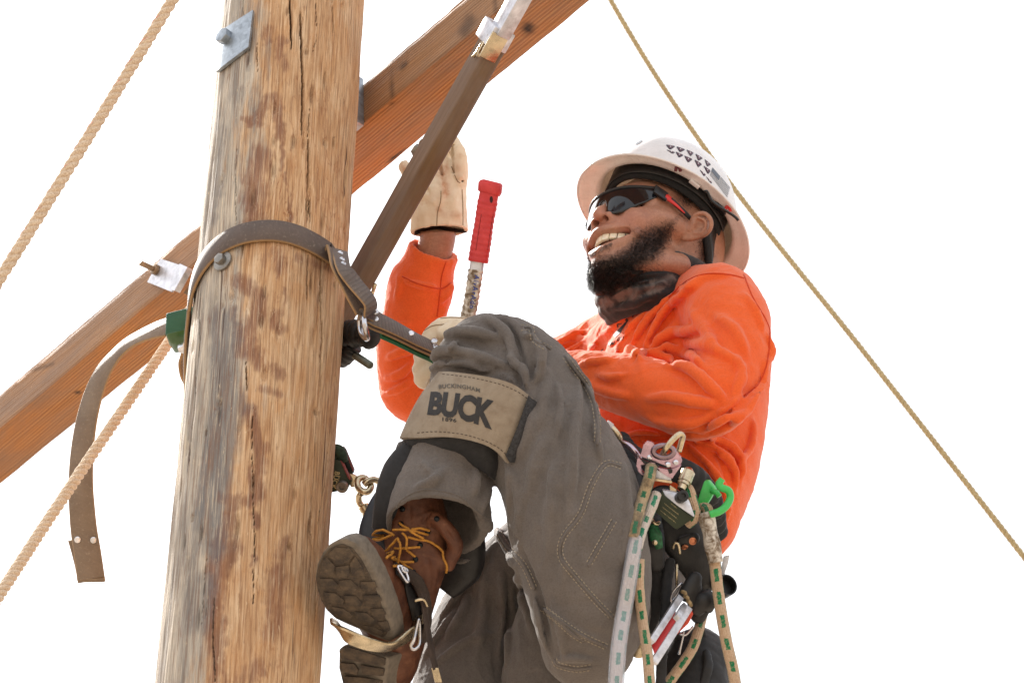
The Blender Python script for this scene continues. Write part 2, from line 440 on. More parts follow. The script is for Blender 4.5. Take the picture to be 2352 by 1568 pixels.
def C3(rows):                                    # rows (u, v, depth, r_in_frame_units) -> points, radii in metres
    rows = np.asarray(rows, float); P = np.stack([cam(*r[:3]) for r in rows]); return P, rows[:, 3] * rows[:, 2] / FPX
class Skin:
    """a finished surface that print, seams and stitches can be laid on"""
    def __init__(s, V, Q): s.t = BVHTree.FromPolygons([tuple(p) for p in V], [tuple(int(i) for i in q) for q in Q])
    def at(s, u, v, lift=0.0):
        d = Vector(((u - 1176) / FPX, (784 - v) / FPX, 1.0)).normalized(); loc, no, i, dist = s.t.ray_cast(Vector((0, 0, 0)), d)
        if loc is None: return None, None
        n = np.array(no); 
        if n @ np.array(d) > 0: n = -n
        return np.array(loc) + n * lift, n
    def near(s, p):
        loc, no, i, dist = s.t.find_nearest(Vector(p)); return np.array(loc), np.array(no)
def seam(sk, pts, r, lift=0.0, n=None, sides=6):
    pts = np.asarray(pts, float); L = np.hypot(*np.diff(pts, axis=0).T).sum(); q = spline(pts, n or max(4, int(L / 6))) if len(pts) > 2 else np.linspace(pts[0], pts[1], n or max(4, int(L / 6)))
    P = [p for p in (sk.at(u, v, lift)[0] for u, v in q[:, :2]) if p is not None]
    return tube(np.array(P), r, sides) if len(P) > 2 else (np.zeros((0, 3)), [])
def stitches(sk, pts, ln=7., gap=5., r=.0005, lift=.0002):
    pts = np.asarray(pts, float); L = np.hypot(*np.diff(pts, axis=0).T).sum(); q = spline(pts, max(8, int(L))); out = []
    cs = np.concatenate([[0], np.cumsum(np.hypot(*np.diff(q, axis=0).T))]); s0 = 0
    while s0 + ln < cs[-1]:
        a = [np.interp(s0 + t * ln, cs, q[:, k]) for t in (0, .5, 1) for k in (0, 1)]
        P = [sk.at(a[0], a[1], -r * .3)[0], sk.at(a[2], a[3], lift)[0], sk.at(a[4], a[5], -r * .3)[0]]
        if all(p is not None for p in P) and np.ptp(np.array(P)[:, 2]) < .03: out.append(tube(np.array(P), r, 5))
        s0 += ln + gap
    return out
def text_polys(txt, size=1.0, bold=0.0, shear=0.0, spacing=1.0):
    cu = bpy.data.curves.new('t', 'FONT'); cu.body = txt; cu.size = size; cu.align_x = 'CENTER'; cu.align_y = 'CENTER'; cu.offset = bold; cu.shear = shear
    cu.space_character = spacing; cu.resolution_u = 3
    o = bpy.data.objects.new('t', cu); COL.objects.link(o); dg = bpy.context.evaluated_depsgraph_get(); me = o.evaluated_get(dg).to_mesh()
    bm = bmesh.new(); bm.from_mesh(me); o.evaluated_get(dg).to_mesh_clear(); bpy.data.objects.remove(o); bpy.data.curves.remove(cu)
    bmesh.ops.triangulate(bm, faces=bm.faces[:])
    for _ in range(2):
        es = [e for e in bm.edges if e.calc_length() > size * .12]
        if not es: break
        bmesh.ops.subdivide_edges(bm, edges=es, cuts=1); bmesh.ops.triangulate(bm, faces=bm.faces[:])
    bm.verts.index_update(); V = np.array([v.co[:2] for v in bm.verts]); Fc = [tuple(v.index for v in f.verts) for f in bm.faces]; bm.free(); return V, Fc
def grid2(w, h, nx, ny):
    x, y = np.meshgrid(np.linspace(-w / 2, w / 2, nx), np.linspace(-h / 2, h / 2, ny)); return np.stack([x.ravel(), y.ravel()], -1), [tuple(q) for q in quads(ny, nx, False)]
def poly_fill(pts, mx=4.0):
    bm = bmesh.new(); bm.faces.new([bm.verts.new((x, y, 0)) for x, y in pts]); bmesh.ops.triangulate(bm, faces=bm.faces[:])
    for _ in range(4):
        es = [e for e in bm.edges if e.calc_length() > mx]
        if not es: break
        bmesh.ops.subdivide_edges(bm, edges=es, cuts=1); bmesh.ops.triangulate(bm, faces=bm.faces[:])
    bm.verts.index_update(); V = np.array([v.co[:2] for v in bm.verts]); Fc = [tuple(v.index for v in f.verts) for f in bm.faces]; bm.free(); return V, Fc
def lay(sk, V2, Fc, fn, lift=.0006):             # lay a flat shape on a surface; fn maps its plane to frame positions
    P, ok = [], []
    for p in V2:
        q, n = sk.at(*fn(p[0], p[1]), lift); ok.append(q is not None); P.append(q if q is not None else np.zeros(3))
    Fc = [f for f in Fc if all(ok[i] for i in f) and np.ptp([P[i][2] for i in f]) < .02]
    return np.array(P), Fc
def affine(c, ex, ey):                           # plane -> frame: centre, x axis, y axis (frame units per unit)
    return lambda x, y: (c[0] + ex[0] * x + ey[0] * y, c[1] + ex[1] * x + ey[1] * y)
# ================================================================== materials of the setting
def wood_pole_mat():
    m = M('pole_wood'); g = m.attr('grey'); st = m.attr('stain'); cr = m.attr('crack'); base = m.n('TexCoord').outputs['Object']
    fine = m.noise(m.coord((1, 1, .07), src=base), 210, 5, .65); mid = m.noise(m.coord((1, 1, .16), src=base), 34, 5, .6, .6)
    blot = m.noise(m.coord((1, 1, .45), src=base), 24, 6, .62, .9)
    tan = m.ramp(mid, [(.28, S(182, 142, 104)), (.45, S(206, 168, 128)), (.60, S(220, 188, 150)), (.78, S(236, 213, 182))])
    tan = m.mix(m.ramp(blot, [(.44, 0.), (.66, .7)]), tan, S(198, 148, 100))
    tan = m.mix(m.ramp(fine, [(.35, .35), (.6, 0.)]), tan, S(140, 90, 52))
    ring = m.noise(m.coord((1, 1, .20), src=base), 11, 5, .62, 1.3)
    rl = m.math('SINE', m.math('MULTIPLY', ring, 70.0)); rl = m.ramp(rl, [(.80, 0.), (.99, .8)])
    tan = m.mix(m.math('MULTIPLY', rl, m.attr('grain')), tan, S(146, 92, 58))
    gre = m.ramp(mid, [(.25, S(126, 122, 116)), (.45, S(164, 156, 145)), (.62, S(196, 185, 168)), (.82, S(222, 211, 192))])
    gre = m.mix(m.ramp(m.noise(m.coord((1, 1, .10), src=base), 60, 5, .65), [(.50, 0.), (.66, .55)]), gre, S(104, 103, 102))
    gn = m.math('ADD', g, m.math('MULTIPLY', m.math('SUBTRACT', m.noise(m.coord((1, 1, .16), src=base), 26, 6, .68), .5), 1.9))
    c = m.mix(m.ramp(gn, [(.36, 0.), (.66, 1.)]), tan, gre)
    sn = m.math('ADD', st, m.math('MULTIPLY', m.math('SUBTRACT', m.noise(m.coord((1, 1, .16), src=base), 44, 7, .74, 1.0), .5), 3.2))
    c = m.mix(m.ramp(sn, [(.25, 0.), (.60, .5), (1.0, .8)]), c, m.mix(m.ramp(fine, [(.4, 0.), (.65, 1.)]), S(112, 74, 62), S(150, 104, 78)))
    bl = m.attr('blue'); bn = m.math('ADD', bl, m.math('MULTIPLY', m.math('SUBTRACT', m.noise(m.coord((1, 1, .16), src=base), 45, 6, .7), .5), 1.8))
    c = m.mix(m.ramp(bn, [(.40, 0.), (.95, .62)]), c, S(104, 105, 108))
    fib = m.noise(m.coord((1, 1, .022), src=base), 420, 6, .72); c = m.mix(m.ramp(fib, [(.40, .55), (.50, 0.)]), c, S(120, 82, 56)); c = m.mix(m.ramp(fib, [(.54, 0.), (.66, .5)]), c, S(240, 218, 186))
    fk = m.noise(m.coord((1, 1, .30), src=base), 150, 6, .75); c = m.mix(m.ramp(fk, [(.30, .55), (.40, 0.)]), c, S(128, 84, 62)); c = m.mix(m.ramp(fk, [(.62, 0.), (.70, .55)]), c, S(238, 214, 178))
    hair = m.noise(m.coord((1, 1, .03), src=base), 130, 3, .5); c = m.mix(m.ramp(hair, [(.27, .85), (.33, 0.)]), c, S(70, 45, 32))
    c = m.mix(m.math('MULTIPLY', cr, .9), c, S(38, 24, 18))
    n1 = m.bump(fine, .6, .0022); n2 = m.bump(mid, .45, .003, n1); n2 = m.bump(fib, .6, .0016, n2); n2 = m.bump(hair, .5, .002, n2)
    return m.set(col=c, rough=.78, spec=.25, normal=n2)
def beam_mat(name, cols, gscale=1.0, band=60, red=None, bumpd=.0018):
    """sawn timber; the long axis of the piece is its object X"""
    m = M(name); at = m.attr('bx', 'Vector'); base = m.coord(src=at)
    w = m.wave(m.coord((.10, .5, 1), src=at), band, 6.0, 4, 1.2 * gscale, 'Z'); wv = m.wave(m.coord((.05, 1, .5), src=at), band * .9, 3.0, 3, 1.1, 'Y')
    sel = m.attr('face'); w = m.mix(sel, w, wv); w = m.mix(m.ramp(m.noise(m.coord((.12, 1, 1), src=at), 30, 5, .65), [(.35, .0), (.65, .8)]), w, S(160, 160, 160)); w = m.mix(.35, w, m.noise(m.coord((.03, 1, 1), src=at), 150, 5, .7))
    fine = m.noise(m.coord((.03, 1, 1), src=at), 260, 4, .6); blot = m.noise(m.coord((.35, 1, 1), src=at), 14, 5, .6, .5)
    A = m.ramp(w, [(.05, cols[0]), (.45, cols[1]), (.85, cols[2])])
    B = m.ramp(w, [(.05, cols[3]), (.50, cols[4]), (.92, cols[5])])
    c = m.mix(sel, A, B); c = m.mix(m.ramp(blot, [(.35, .5), (.62, 0.)]), c, cols[6]); c = m.mix(m.ramp(fine, [(.36, .3), (.52, 0.)]), c, cols[0])
    c = m.mix(m.attr('mark'), c, cols[7])
    n1 = m.bump(w, .55, bumpd); n1 = m.bump(fine, .4, .0012, n1)
    return m.set(col=c, rough=.72, spec=.3, normal=n1)
def galv_mat(name, col=S(170, 178, 186), rough=.42, metal=.85, sp=1.0):
    m = M(name); c = m.coord(); v = m.n('TexVoronoi'); v.inputs['Scale'].default_value = 150; m.l(c, v.inputs['Vector'])
    n1 = m.noise(c, 60, 5, .6); d = tuple(x * .62 for x in col[:3]) + (1,); l = tuple(min(1, x * 1.25) for x in col[:3]) + (1,)
    cc = m.mix(.35 * sp, m.ramp(n1, [(.3, d), (.7, l)]), m.ramp(v.outputs['Color'], [(.2, d), (.8, l)]))
    cc = m.mix(m.ramp(m.noise(c, 22, 5, .7), [(.55, 0.), (.75, .35)]), cc, S(90, 84, 78))
    return m.set(col=cc, metal=metal, rough=m.math('MULTIPLY_ADD', n1, .35, rough - .15), normal=m.bump(m.noise(c, 220, 3), .12, .0008))
def strap_mat(name, c0, c1, period=950.):
    m = M(name); a = m.attr('st', 'Vector'); c = m.coord(src=a); ob = m.coord()
    rib = m.wave(c, period / 6.283, 0.4, 1, 1, 'X'); n1 = m.noise(ob, 30, 5, .6); n2 = m.noise(ob, 240, 4, .6)
    col = m.mix(m.ramp(n1, [(.3, 0.), (.7, 1.)]), c0, c1); col = m.mix(m.ramp(rib, [(.0, .22), (.5, 0.)]), col, S(40, 34, 32))
    col = m.mix(m.ramp(n2, [(.58, 0.), (.8, .5)]), col, S(176, 160, 140)); 
    col = m.mix(m.attr('edge'), col, S(176, 138, 92))
    return m.set(col=col, rough=.58, spec=.35, normal=m.bump(rib, .35, .0012))
MAT_STEEL = galv_mat('galvanized_steel'); MAT_ALU = galv_mat('bright_aluminium', S(214, 216, 224), .38, .55, .5)
MAT_BRASSY = galv_mat('zinc_steel', S(206, 190, 160), .25, 1.0, .2); MAT_CHROME = galv_mat('forged_chrome', S(205, 205, 210), .16, 1.0, .1)
MAT_BOLT = galv_mat('bolt_steel', S(150, 146, 140), .40, .9, .6)
MAT_RUST = galv_mat('worn_bolt', S(150, 128, 104), .45, .8, .6)
MAT_RIVET = galv_mat('rivet_steel', S(225, 225, 230), .22, .9, .1)
MAT_BLACKRUB = plain('black_rubber', S(26, 26, 28), .55, 0, .2, 60, .3, 350, .0008)
MAT_BLACK = plain('black_nylon', S(24, 24, 27), .7, 0, .25, 80, .35, 900, .0006, sheen=.15)
MAT_BLACKPL = plain('black_plastic', S(22, 22, 24), .38, 0, .15, 60, .1, 500, .0004)
MAT_LEATHERBK = plain('black_leather', S(30, 29, 30), .5, 0, .25, 50, .35, 420, .0008)

# ================================================================== ground (far below, it throws the warm light upward)
m = M('dry_ground'); c = m.coord(); n1 = m.noise(c, .6, 6, .6); n2 = m.noise(c, 14, 5, .6)
gc = m.mix(m.ramp(n2, [(.35, 0.), (.65, .6)]), m.ramp(n1, [(.3, S(148, 136, 122)), (.7, S(168, 155, 140))]), S(122, 111, 98))
MAT_GROUND = m.set(col=gc, rough=.95, spec=.1, normal=m.bump(n2, .6, .03))
g = np.linspace(-1, 1, 41); gx, gy = np.meshgrid(np.sign(g) * abs(g) ** 3 * 1500, np.sign(g) * abs(g) ** 3 * 1500)
gz = np.where(np.hypot(gx, gy) > 30, fbm(np.stack([gx * .01, gy * .01, gx * 0], -1), 3) * .25, fbm(np.stack([gx * .3, gy * .3, gx * 0], -1), 3) * .03)
tag(obj('ground', np.stack([gx, gy, gz - .05], -1), quads(41, 41, False), MAT_GROUND, space='w', base=(0, 0, 0)), 'flat sandy ground under the pole yard', kind='structure')

# ================================================================== utility pole
RP = 0.1177
PB, PT = cam(547, 1568, RP * FPX / 187.4), cam(675, 0, RP * FPX / 160.8)
PBw, PTw = c2w(PB), c2w(PT); PAX = nrm(PTw - PBw)                    # pole axis in the world
def pole_w(z): return PBw + PAX * ((z - PBw[2]) / PAX[2])
PA_c = nrm(PT - PB)
def pole_pt(v):                                                     # axis point (camera space) seen at frame height v
    lo, hi = -2.0, 3.0
    for _ in range(50):
        md = (lo + hi) / 2; p = PB + PA_c * md
        if 784 - p[1] / p[2] * FPX > v: lo = md
        else: hi = md
    return PB + PA_c * lo
def pole_hit(u, v, rad=RP):                                         # front surface point on a cylinder round the pole axis
    d = nrm(cam(u, v, 1.0)); o = -PB; dd = d - PA_c * (d @ PA_c); oo = o - PA_c * (o @ PA_c)
    a, b, c = dd @ dd, 2 * dd @ oo, oo @ oo - rad * rad; q = b * b - 4 * a * c
    if q < 0: q = 0
    return d * ((-b - math.sqrt(q)) / (2 * a))
def pole_normal(p): q = p - PB; return nrm(q - PA_c * (q @ PA_c))
to_cam = nrm(-(pole_pt(784) - PA_c * (pole_pt(784) @ PA_c))); px = nrm(np.cross(to_cam, PA_c)); 
if px[0] < 0: px = -px
def pole_dir(th): return math.sin(th) * px + math.cos(th) * to_cam  # th = 0 faces the camera, + = right
zs = np.concatenate([np.linspace(-4.2, -.10, 8)[:-1], np.arange(-.10, 1.42, .0026), np.linspace(1.42, 2.6, 6)[1:]])
th = np.concatenate([np.linspace(-1.75, 1.75, 330), np.linspace(1.75, 2 * math.pi - 1.75, 34)[1:-1]])
ZZ, TH = np.meshgrid(zs, th, indexing='ij')
Dv = np.sin(TH)[..., None] * px + np.cos(TH)[..., None] * to_cam
pos = PB + PA_c * ZZ[..., None] + Dv * RP; U, Vv = uv_of(pos); front = np.abs(TH) < 1.7
rel = np.stack([np.sin(TH) * RP, np.cos(TH) * RP, ZZ], -1)
dr = .0016 * fbm(rel * [22, 22, 2.2], 3, 3) + .0011 * fbm(rel * [70, 70, 5], 3, 9) + .0007 * np.clip(fbm(rel * [190, 190, 9], 2, 5), -1, .6)
crack = np.zeros_like(ZZ)
z6 = zm(380, 0, 620, 1736); z9 = zm(380, 500, 720, 2258); z10 = zm(360, 1000, 520, 1153)
CR = [([z6(962, -40), z6(968, 120), z6(974, 350)], 4.2, .016), ([z6(1036, 90), z6(1046, 350), z6(1052, 600), z6(1046, 950)], 4.6, .018), ([z6(1098, 760), z6(1090, 985)], 2.2, .007),
      ([z6(1092, 985), z6(1096, 1200), z6(1086, 1350)], 5.2, .018), ([z6(1088, 1350), z6(1110, 1568)], 3.2, .014), ([z6(640, -10), z6(640, 120)], 2.0, .006), ([z6(1147, -10), z6(1150, 250), z6(1128, 360)], 1.3, .005),
      ([z6(1260, -10), z6(1268, 260)], 1.6, .006), ([z6(598, 1020), z6(585, 1400), z6(590, 1568)], 1.4, .005), ([z6(730, 300), z6(735, 500)], 1.8, .006),
      ([z9(1205, -10), z9(1220, 180)], 3.4, .014), ([z9(1238, 0), z9(1240, 170)], 3.0, .012), ([z9(1222, 430), z9(1214, 820)], 2.0, .008), ([z9(1330, 480), z9(1325, 760), z9(1335, 1000), z9(1325, 1500)], 3.4, .012),
      ([z9(385, 700), z9(375, 980), z9(368, 1250)], 1.6, .006), ([z9(345, 1250), z9(335, 1568)], 1.6, .006), ([z9(735, 1270), z9(745, 1490)], 3.0, .008),
      ([z10(603, 30), z10(598, 300), z10(612, 700), z10(606, 1150)], 1.5, .006), ([z10(955, 200), z10(930, 600), z10(925, 900), z10(910, 1250)], 2.0, .007), ([z10(1035, 100), z10(985, 560), z10(960, 700)], 1.2, .005),
      ([z10(390, 1100), z10(382, 1350), z10(395, 1568)], 2.6, .009), ([z10(280, 0), z10(250, 350)], 1.4, .005), ([z10(345, 880), z10(320, 1250)], 1.4, .005)]
wob = 1.6 * fbm(np.stack([U * 0 + 3, Vv / 38., U * 0], -1), 3, 21) + .8 * vnoise(np.stack([U * 0, Vv / 9., U * 0], -1), 4)
for pts, w, dep in CR:
    a = np.array(pts); ok = front & (Vv > a[:, 1].min() - 30) & (Vv < a[:, 1].max() + 30)
    d = np.full(U.shape, 1e3); d[ok] = pl_dist(U[ok] + wob[ok], Vv[ok], a)
    L0, L1 = a[:, 1].min(), a[:, 1].max(); ends = np.clip(np.minimum(Vv - L0, L1 - Vv) / 45 + .35, .05, 1)
    k = np.clip(1 - d / (w * ends * .62), 0, 1); dr -= dep * sstep(0, .8, k); crack = np.maximum(crack, sstep(.15, .7, k))
for _ in range(70):                                                 # axe and gaff nicks
    t0, z0 = rng.uniform(-1.3, 1.3), rng.uniform(.0, 1.35); k = np.exp(-((TH - t0) / rng.uniform(.015, .04)) ** 2 - ((ZZ - z0) / rng.uniform(.006, .022)) ** 2); dr -= rng.uniform(.002, .006) * k; crack = np.maximum(crack, .45 * k * (rng.random() < .5))
pos = PB + PA_c * ZZ[..., None] + Dv * (RP + dr)[..., None]
grey = np.interp(TH, [-1.75, -1.0, -.42, -.12, 1.75], [1.05, .82, .46, -.05, -.45]) + .16 * fbm(rel * [6, 6, 2.0], 2, 12) - .28 * sstep(.95, 1.3, ZZ) * (TH > -.9)
zt = np.interp(Vv, [0, 500, 900, 1100, 1568], [.0, .1, .25, .2, .05]); grey = grey + np.where(TH < .2, zt, 0)
stain = np.full(U.shape, -.9); blue = np.full(U.shape, -.9)
def blot(arr, pts, w, amt):
    a = np.array(pts); d = pl_dist(U + 5 * wob, Vv, a); arr[:] = np.maximum(arr, np.where(front, -.9 + (amt + .48) * np.exp(-(d / (w * 2.1)) ** 2), -.9))
for pts, w, amt in [([z6(740, 850), z6(800, 690), z6(850, 680), z6(880, 880), z6(900, 960)], 11, 1.35), ([z6(650, 830), z6(680, 870), z6(760, 720)], 7, 1.2), ([z6(770, 1090), z6(750, 1200), z6(730, 1400), z6(720, 1568)], 22, 1.42),
        ([z6(800, 200), z6(790, 290)], 12, 1.1), ([z6(900, 300), z6(905, 450)], 14, 1.05), ([z6(910, 900), z6(915, 1190)], 5, 1.2), ([z6(940, 1220), z6(975, 1568)], 5, 1.1),
        ([z9(800, 0), z9(820, 160)], 24, 1.4), ([z9(930, 430), z9(990, 520)], 22, 1.15), ([z9(700, 640), z9(760, 660), z9(830, 760), z9(850, 900), z9(760, 1010), z9(740, 1150)], 16, 1.4),
        ([z9(1000, 900), z9(960, 980), z9(1020, 1010)], 12, 1.35), ([z9(1045, 700), z9(1030, 900)], 6, 1.2), ([z9(690, 1040), z9(700, 1180), z9(840, 1200), z9(850, 1260)], 16, 1.35), ([z9(900, 1290), z9(1000, 1360)], 14, 1.2),
        ([z9(640, 860), z9(650, 1000)], 9, 1.1), ([z9(860, 1480), z9(1000, 1520)], 9, 1.1), ([z9(1130, 450), z9(1450, 560)], 9, 1.0),
        ([z10(580, 60), z10(620, 160), z10(640, 330), z10(600, 430), z10(640, 520), z10(590, 560)], 13, 1.35), ([z10(680, 250), z10(650, 390)], 9, 1.25), ([z10(440, 540), z10(500, 560), z10(470, 700), z10(400, 800), z10(490, 800), z10(450, 950)], 14, 1.4),
        ([z10(390, 880), z10(400, 1100), z10(385, 1300), z10(400, 1560)], 17, 1.35), ([z10(625, 640), z10(625, 690)], 9, 1.2), ([z10(600, 870), z10(600, 910)], 7, 1.2), ([z10(740, 960), z10(720, 1100), z10(750, 1220), z10(710, 1300)], 22, 1.2),
        ([z10(450, 1230), z10(440, 1340)], 12, 1.25), ([z10(570, 1540), z10(620, 1480)], 22, 1.25), ([z10(420, 1520), z10(440, 1560)], 14, 1.2), ([z10(770, 780), z10(740, 860)], 14, 1.0)]: blot(stain, pts, w, amt)
for pts, w, amt in [([z9(560, 950), z9(560, 1150), z9(570, 1400), z9(620, 1560)], 30, 1.5), ([z9(640, 860), z9(650, 960)], 14, 1.3), ([z10(480, 30), z10(430, 230), z10(390, 480), z10(380, 800)], 34, 1.55), ([z10(350, 1000), z10(300, 1250)], 24, 1.25), ([z6(470, 900), z6(450, 1350)], 18, 1.1), ([z6(620, 640), z6(610, 700)], 16, 1.15), ([z6(430, 1450), z6(440, 1560)], 9, 1.3), ([z9(490, 20), z9(480, 160)], 8, 1.35)]: blot(blue, pts, w, amt)
grain = np.clip(.35 + .9 * fbm(rel * [9, 9, 4], 2, 31), 0, 1)
nz, nth = ZZ.shape
pole = thing('utility_pole', w2c(pole_w(0.0)), 'weathered round wooden utility pole with long dark cracks and purple brown stains', 'utility pole')
obj('shaft', pos.reshape(-1, 3), quads(nz, nth), wood_pole_mat(), pole, attrs=dict(grey=grey.ravel(), stain=stain.ravel(), blue=blue.ravel(), crack=crack.ravel(), grain=grain.ravel()))
# curved square washer with bolt, high on the left
def on_pole(u, v, lift=0.): p = pole_hit(u, v); return p + pole_normal(p) * lift
def curved_plate(corners, nx, ny, thick, lift):
    c = [np.array(z) for z in corners]; rows = []
    for off in (0, 1):
        for j in range(ny):
            for i in range(nx):
                s, t = i / (nx - 1), j / (ny - 1); q = (1 - s) * (1 - t) * c[0] + s * (1 - t) * c[1] + s * t * c[2] + (1 - s) * t * c[3]
                p = pole_hit(*q); rows.append(p + pole_normal(p) * (lift + off * thick))
    F1 = quads(ny, nx, False); F = [tuple(q)[::-1] for q in F1] + [tuple(q + nx * ny) for q in F1]; n = nx * ny
    edge = [i for i in range(nx)] + [nx - 1 + nx * j for j in range(1, ny)] + [nx * (ny - 1) + i for i in range(nx - 2, -1, -1)] + [nx * j for j in range(ny - 2, 0, -1)]
    F += [(a, b, b + n, a + n) for a, b in zip(edge, edge[1:] + edge[:1])]
    return np.array(rows), F
def hexbolt(p, n, r, h, mat, parent, washer=None):
    n = nrm(n); a0 = nrm(np.cross(n, [0.2, 1, .1])); b0 = np.cross(n, a0); hx = [(r * math.cos(k * math.pi / 3), r * math.sin(k * math.pi / 3)) for k in range(6)]
    if washer: obj('washer', *lathe(p, n, [(0, washer), (.003, washer), (.0035, washer * .9)], 24), mat, parent, 40)
    V, Fc = prism(hx, p + n * (h / 2 + (.003 if washer else 0)), [a0, b0, n], h, r * .10); return obj('bolt_head', V, Fc, mat, parent, 35)
V, Fc = curved_plate([z6(520, 225), z6(724, 92), z6(692, 350), z6(478, 515)], 14, 10, .0055, .003)
sw = obj('square_washer', V, Fc, MAT_STEEL, pole, 40)
p = on_pole(*z6(550, 285), .008); hexbolt(p, nrm(pole_normal(p) + 0.25 * to_cam), .0135, .014, MAT_STEEL, sw)
p = on_pole(*z9(562, 486), .001); rw = obj('round_washer', *lathe(p, pole_normal(p), [(0, .0165), (.003, .0165), (.004, .015)], 28), MAT_BOLT, pole, 40)
hexbolt(p + pole_normal(p) * .004, pole_normal(p), .0092, .009, MAT_BOLT, rw)

# ================================================================== crossarm (horizontal timber behind the pole) and its hardware
HD = nrm(np.array([-.650, .760, 0.])); NF = np.array([.760, .650, 0.])   # world: run of the arm to the far left, and away from the pole
def ray_plane(u, v, p0w, nw):
    d = c2w(cam(u, v, 1.)) - CAM; t = ((p0w - CAM) @ nw) / (d @ nw); return CAM + d * t
face0 = pole_w(4.2) + NF * (RP + .036)
mA, mB = ray_plane(0, 984, face0, NF), ray_plane(1172, 0, face0, NF); HDr = nrm(mA - mB)
ARM_H, ARM_W = .088, .103
def arm_ax(): z = np.array([0, 0, 1.]) - HDr * HDr[2]; return HDr, nrm(NF), nrm(z)
aX, aN, aZ = arm_ax(); Lx = np.linspace(-.55, np.linalg.norm(mA - mB) + .5, 260)
prof = []
nside = 26
for k in range(nside): prof.append((0.0, k / nside * ARM_H))
for k in range(nside): prof.append((k / nside * ARM_W, ARM_H))
for k in range(nside): prof.append((ARM_W, ARM_H * (1 - k / nside)))
for k in range(nside): prof.append((ARM_W * (1 - k / nside), 0.0))
prof = np.array(prof); X_, K_ = np.meshgrid(Lx, np.arange(len(prof)), indexing='ij')
Wn, Zn = prof[K_, 0], prof[K_, 1]
loc = np.stack([X_, Wn, Zn], -1); e = .0025
Wr = np.clip(Wn, 0, ARM_W); cen = loc - [0, ARM_W / 2, ARM_H / 2]
rad = nrm(np.stack([X_ * 0, cen[..., 1] / ARM_W, cen[..., 2] / ARM_H], -1))
corner = (np.minimum(Wn, ARM_W - Wn) < .006) & (np.minimum(Zn, ARM_H - Zn) < .006)
dsp = .0007 * fbm(loc * [5, 120, 120], 3, 40) + .0008 * fbm(loc * [9, 20, 20], 2, 41) - corner * (.0018 + .0008 * np.abs(fbm(loc * [14, 3, 3], 3, 44)))
topedge = (Zn > ARM_H * .9) & (Wn < ARM_W * .3); dsp = dsp - topedge * np.clip(fbm(loc * [30, 8, 8], 3, 46), 0, 1) * .0012
loc2 = loc + rad * dsp[..., None]
Wp = mB + loc2[..., :1] * aX + loc2[..., 1:2] * aN + loc2[..., 2:] * aZ
Uc, Vc = uv_of(w2c(Wp)); facev = ((Zn < 1e-6)).astype(float)          # 1 = underside
mark = np.zeros(Uc.shape); z4 = zm(860, 0, 680, 2132); z2 = zm(0, 700, 560, 1098)
for pts, w, s_ in [([z4(385, 480), z4(372, 840)], 3, .55), ([z4(1185, 10), z4(1205, 130)], 5, .5), ([z4(1442, 222), z4(1446, 226)], 14, 1.0), ([z4(940, 250), z4(990, 160)], 14, .55), ([z4(455, 530), z4(480, 500)], 7, .6), ([z4(360, 1255), z4(500, 1165)], 4, .9), ([z2(380, 548), z2(382, 552)], 5, 1.0), ([z2(170, 440), z2(260, 410)], 5, .45)]:
    mark = np.maximum(mark, s_ * np.clip(1.4 - pl_dist(Uc, Vc, pts) / w, 0, 1) * (Wn < ARM_W * .99) * (Zn < ARM_H * .99))
ARM_COLS = [S(112, 80, 56), S(168, 126, 90), S(190, 150, 114), S(132, 84, 50), S(180, 122, 74), S(198, 146, 96), S(132, 116, 106), S(52, 44, 42)]
arm = thing('crossarm', w2c(mB + aX * .8), 'long sawn timber crossarm passing diagonally behind the pole, orange underneath', 'crossarm')
obj('beam', Wp.reshape(-1, 3), np.concatenate([quads(len(Lx), len(prof))]), beam_mat('crossarm_timber', ARM_COLS, 1., 55), arm, 50, 'w', attrs=dict(bx=loc.reshape(-1, 3), face=facev.ravel(), mark=mark.ravel()))
# steel gain block between pole and arm, seen at the right edge of the pole
def on_face(u, v, off=0.): return ray_plane(u, v, face0 - NF * off, NF)
q1 = w2c(on_face(*z4(165, 600))); q2 = w2c(on_face(*z4(140, 1010)))
zc = w2c(mB + aZ) - w2c(mB); nc = w2c(mB + aN) - w2c(mB); xc = w2c(mB + aX) - w2c(mB)
gain = obj('pole_gain', *box((q1 + q2) / 2 + xc * .028 - nc * .014, [xc, nc, zc], [.030, .014, np.linalg.norm(q1 - q2) / 2 * .96], .003), MAT_STEEL, arm, 40)
for s in (-.5, .5): obj('slot', *box((q1 + q2) / 2 + xc * .030 - nc * .0275 + zc * s * .055, [xc, nc, zc], [.022, .002, .020], .001), plain('slot_dark%d' % (s > 0), S(40, 38, 36), .8), gain, 40)
# nut showing under the arm by the glove
p = cam(*z4(545, 1215), 4.80); n_ = nrm(cam(*z4(400, 1300), 4.74) - cam(*z4(640, 1130), 4.86))
hexn = obj('through_bolt', *lathe(cam(*z4(655, 1120), 4.84), n_, [(-.01, .0075), (.012, .0075), (.0125, .0105), (.013, .0105)], 20), MAT_RUST, arm, 40)
hexbolt(cam(*z4(600, 1180), 4.81), n_, .0125, .013, MAT_BOLT, hexn)
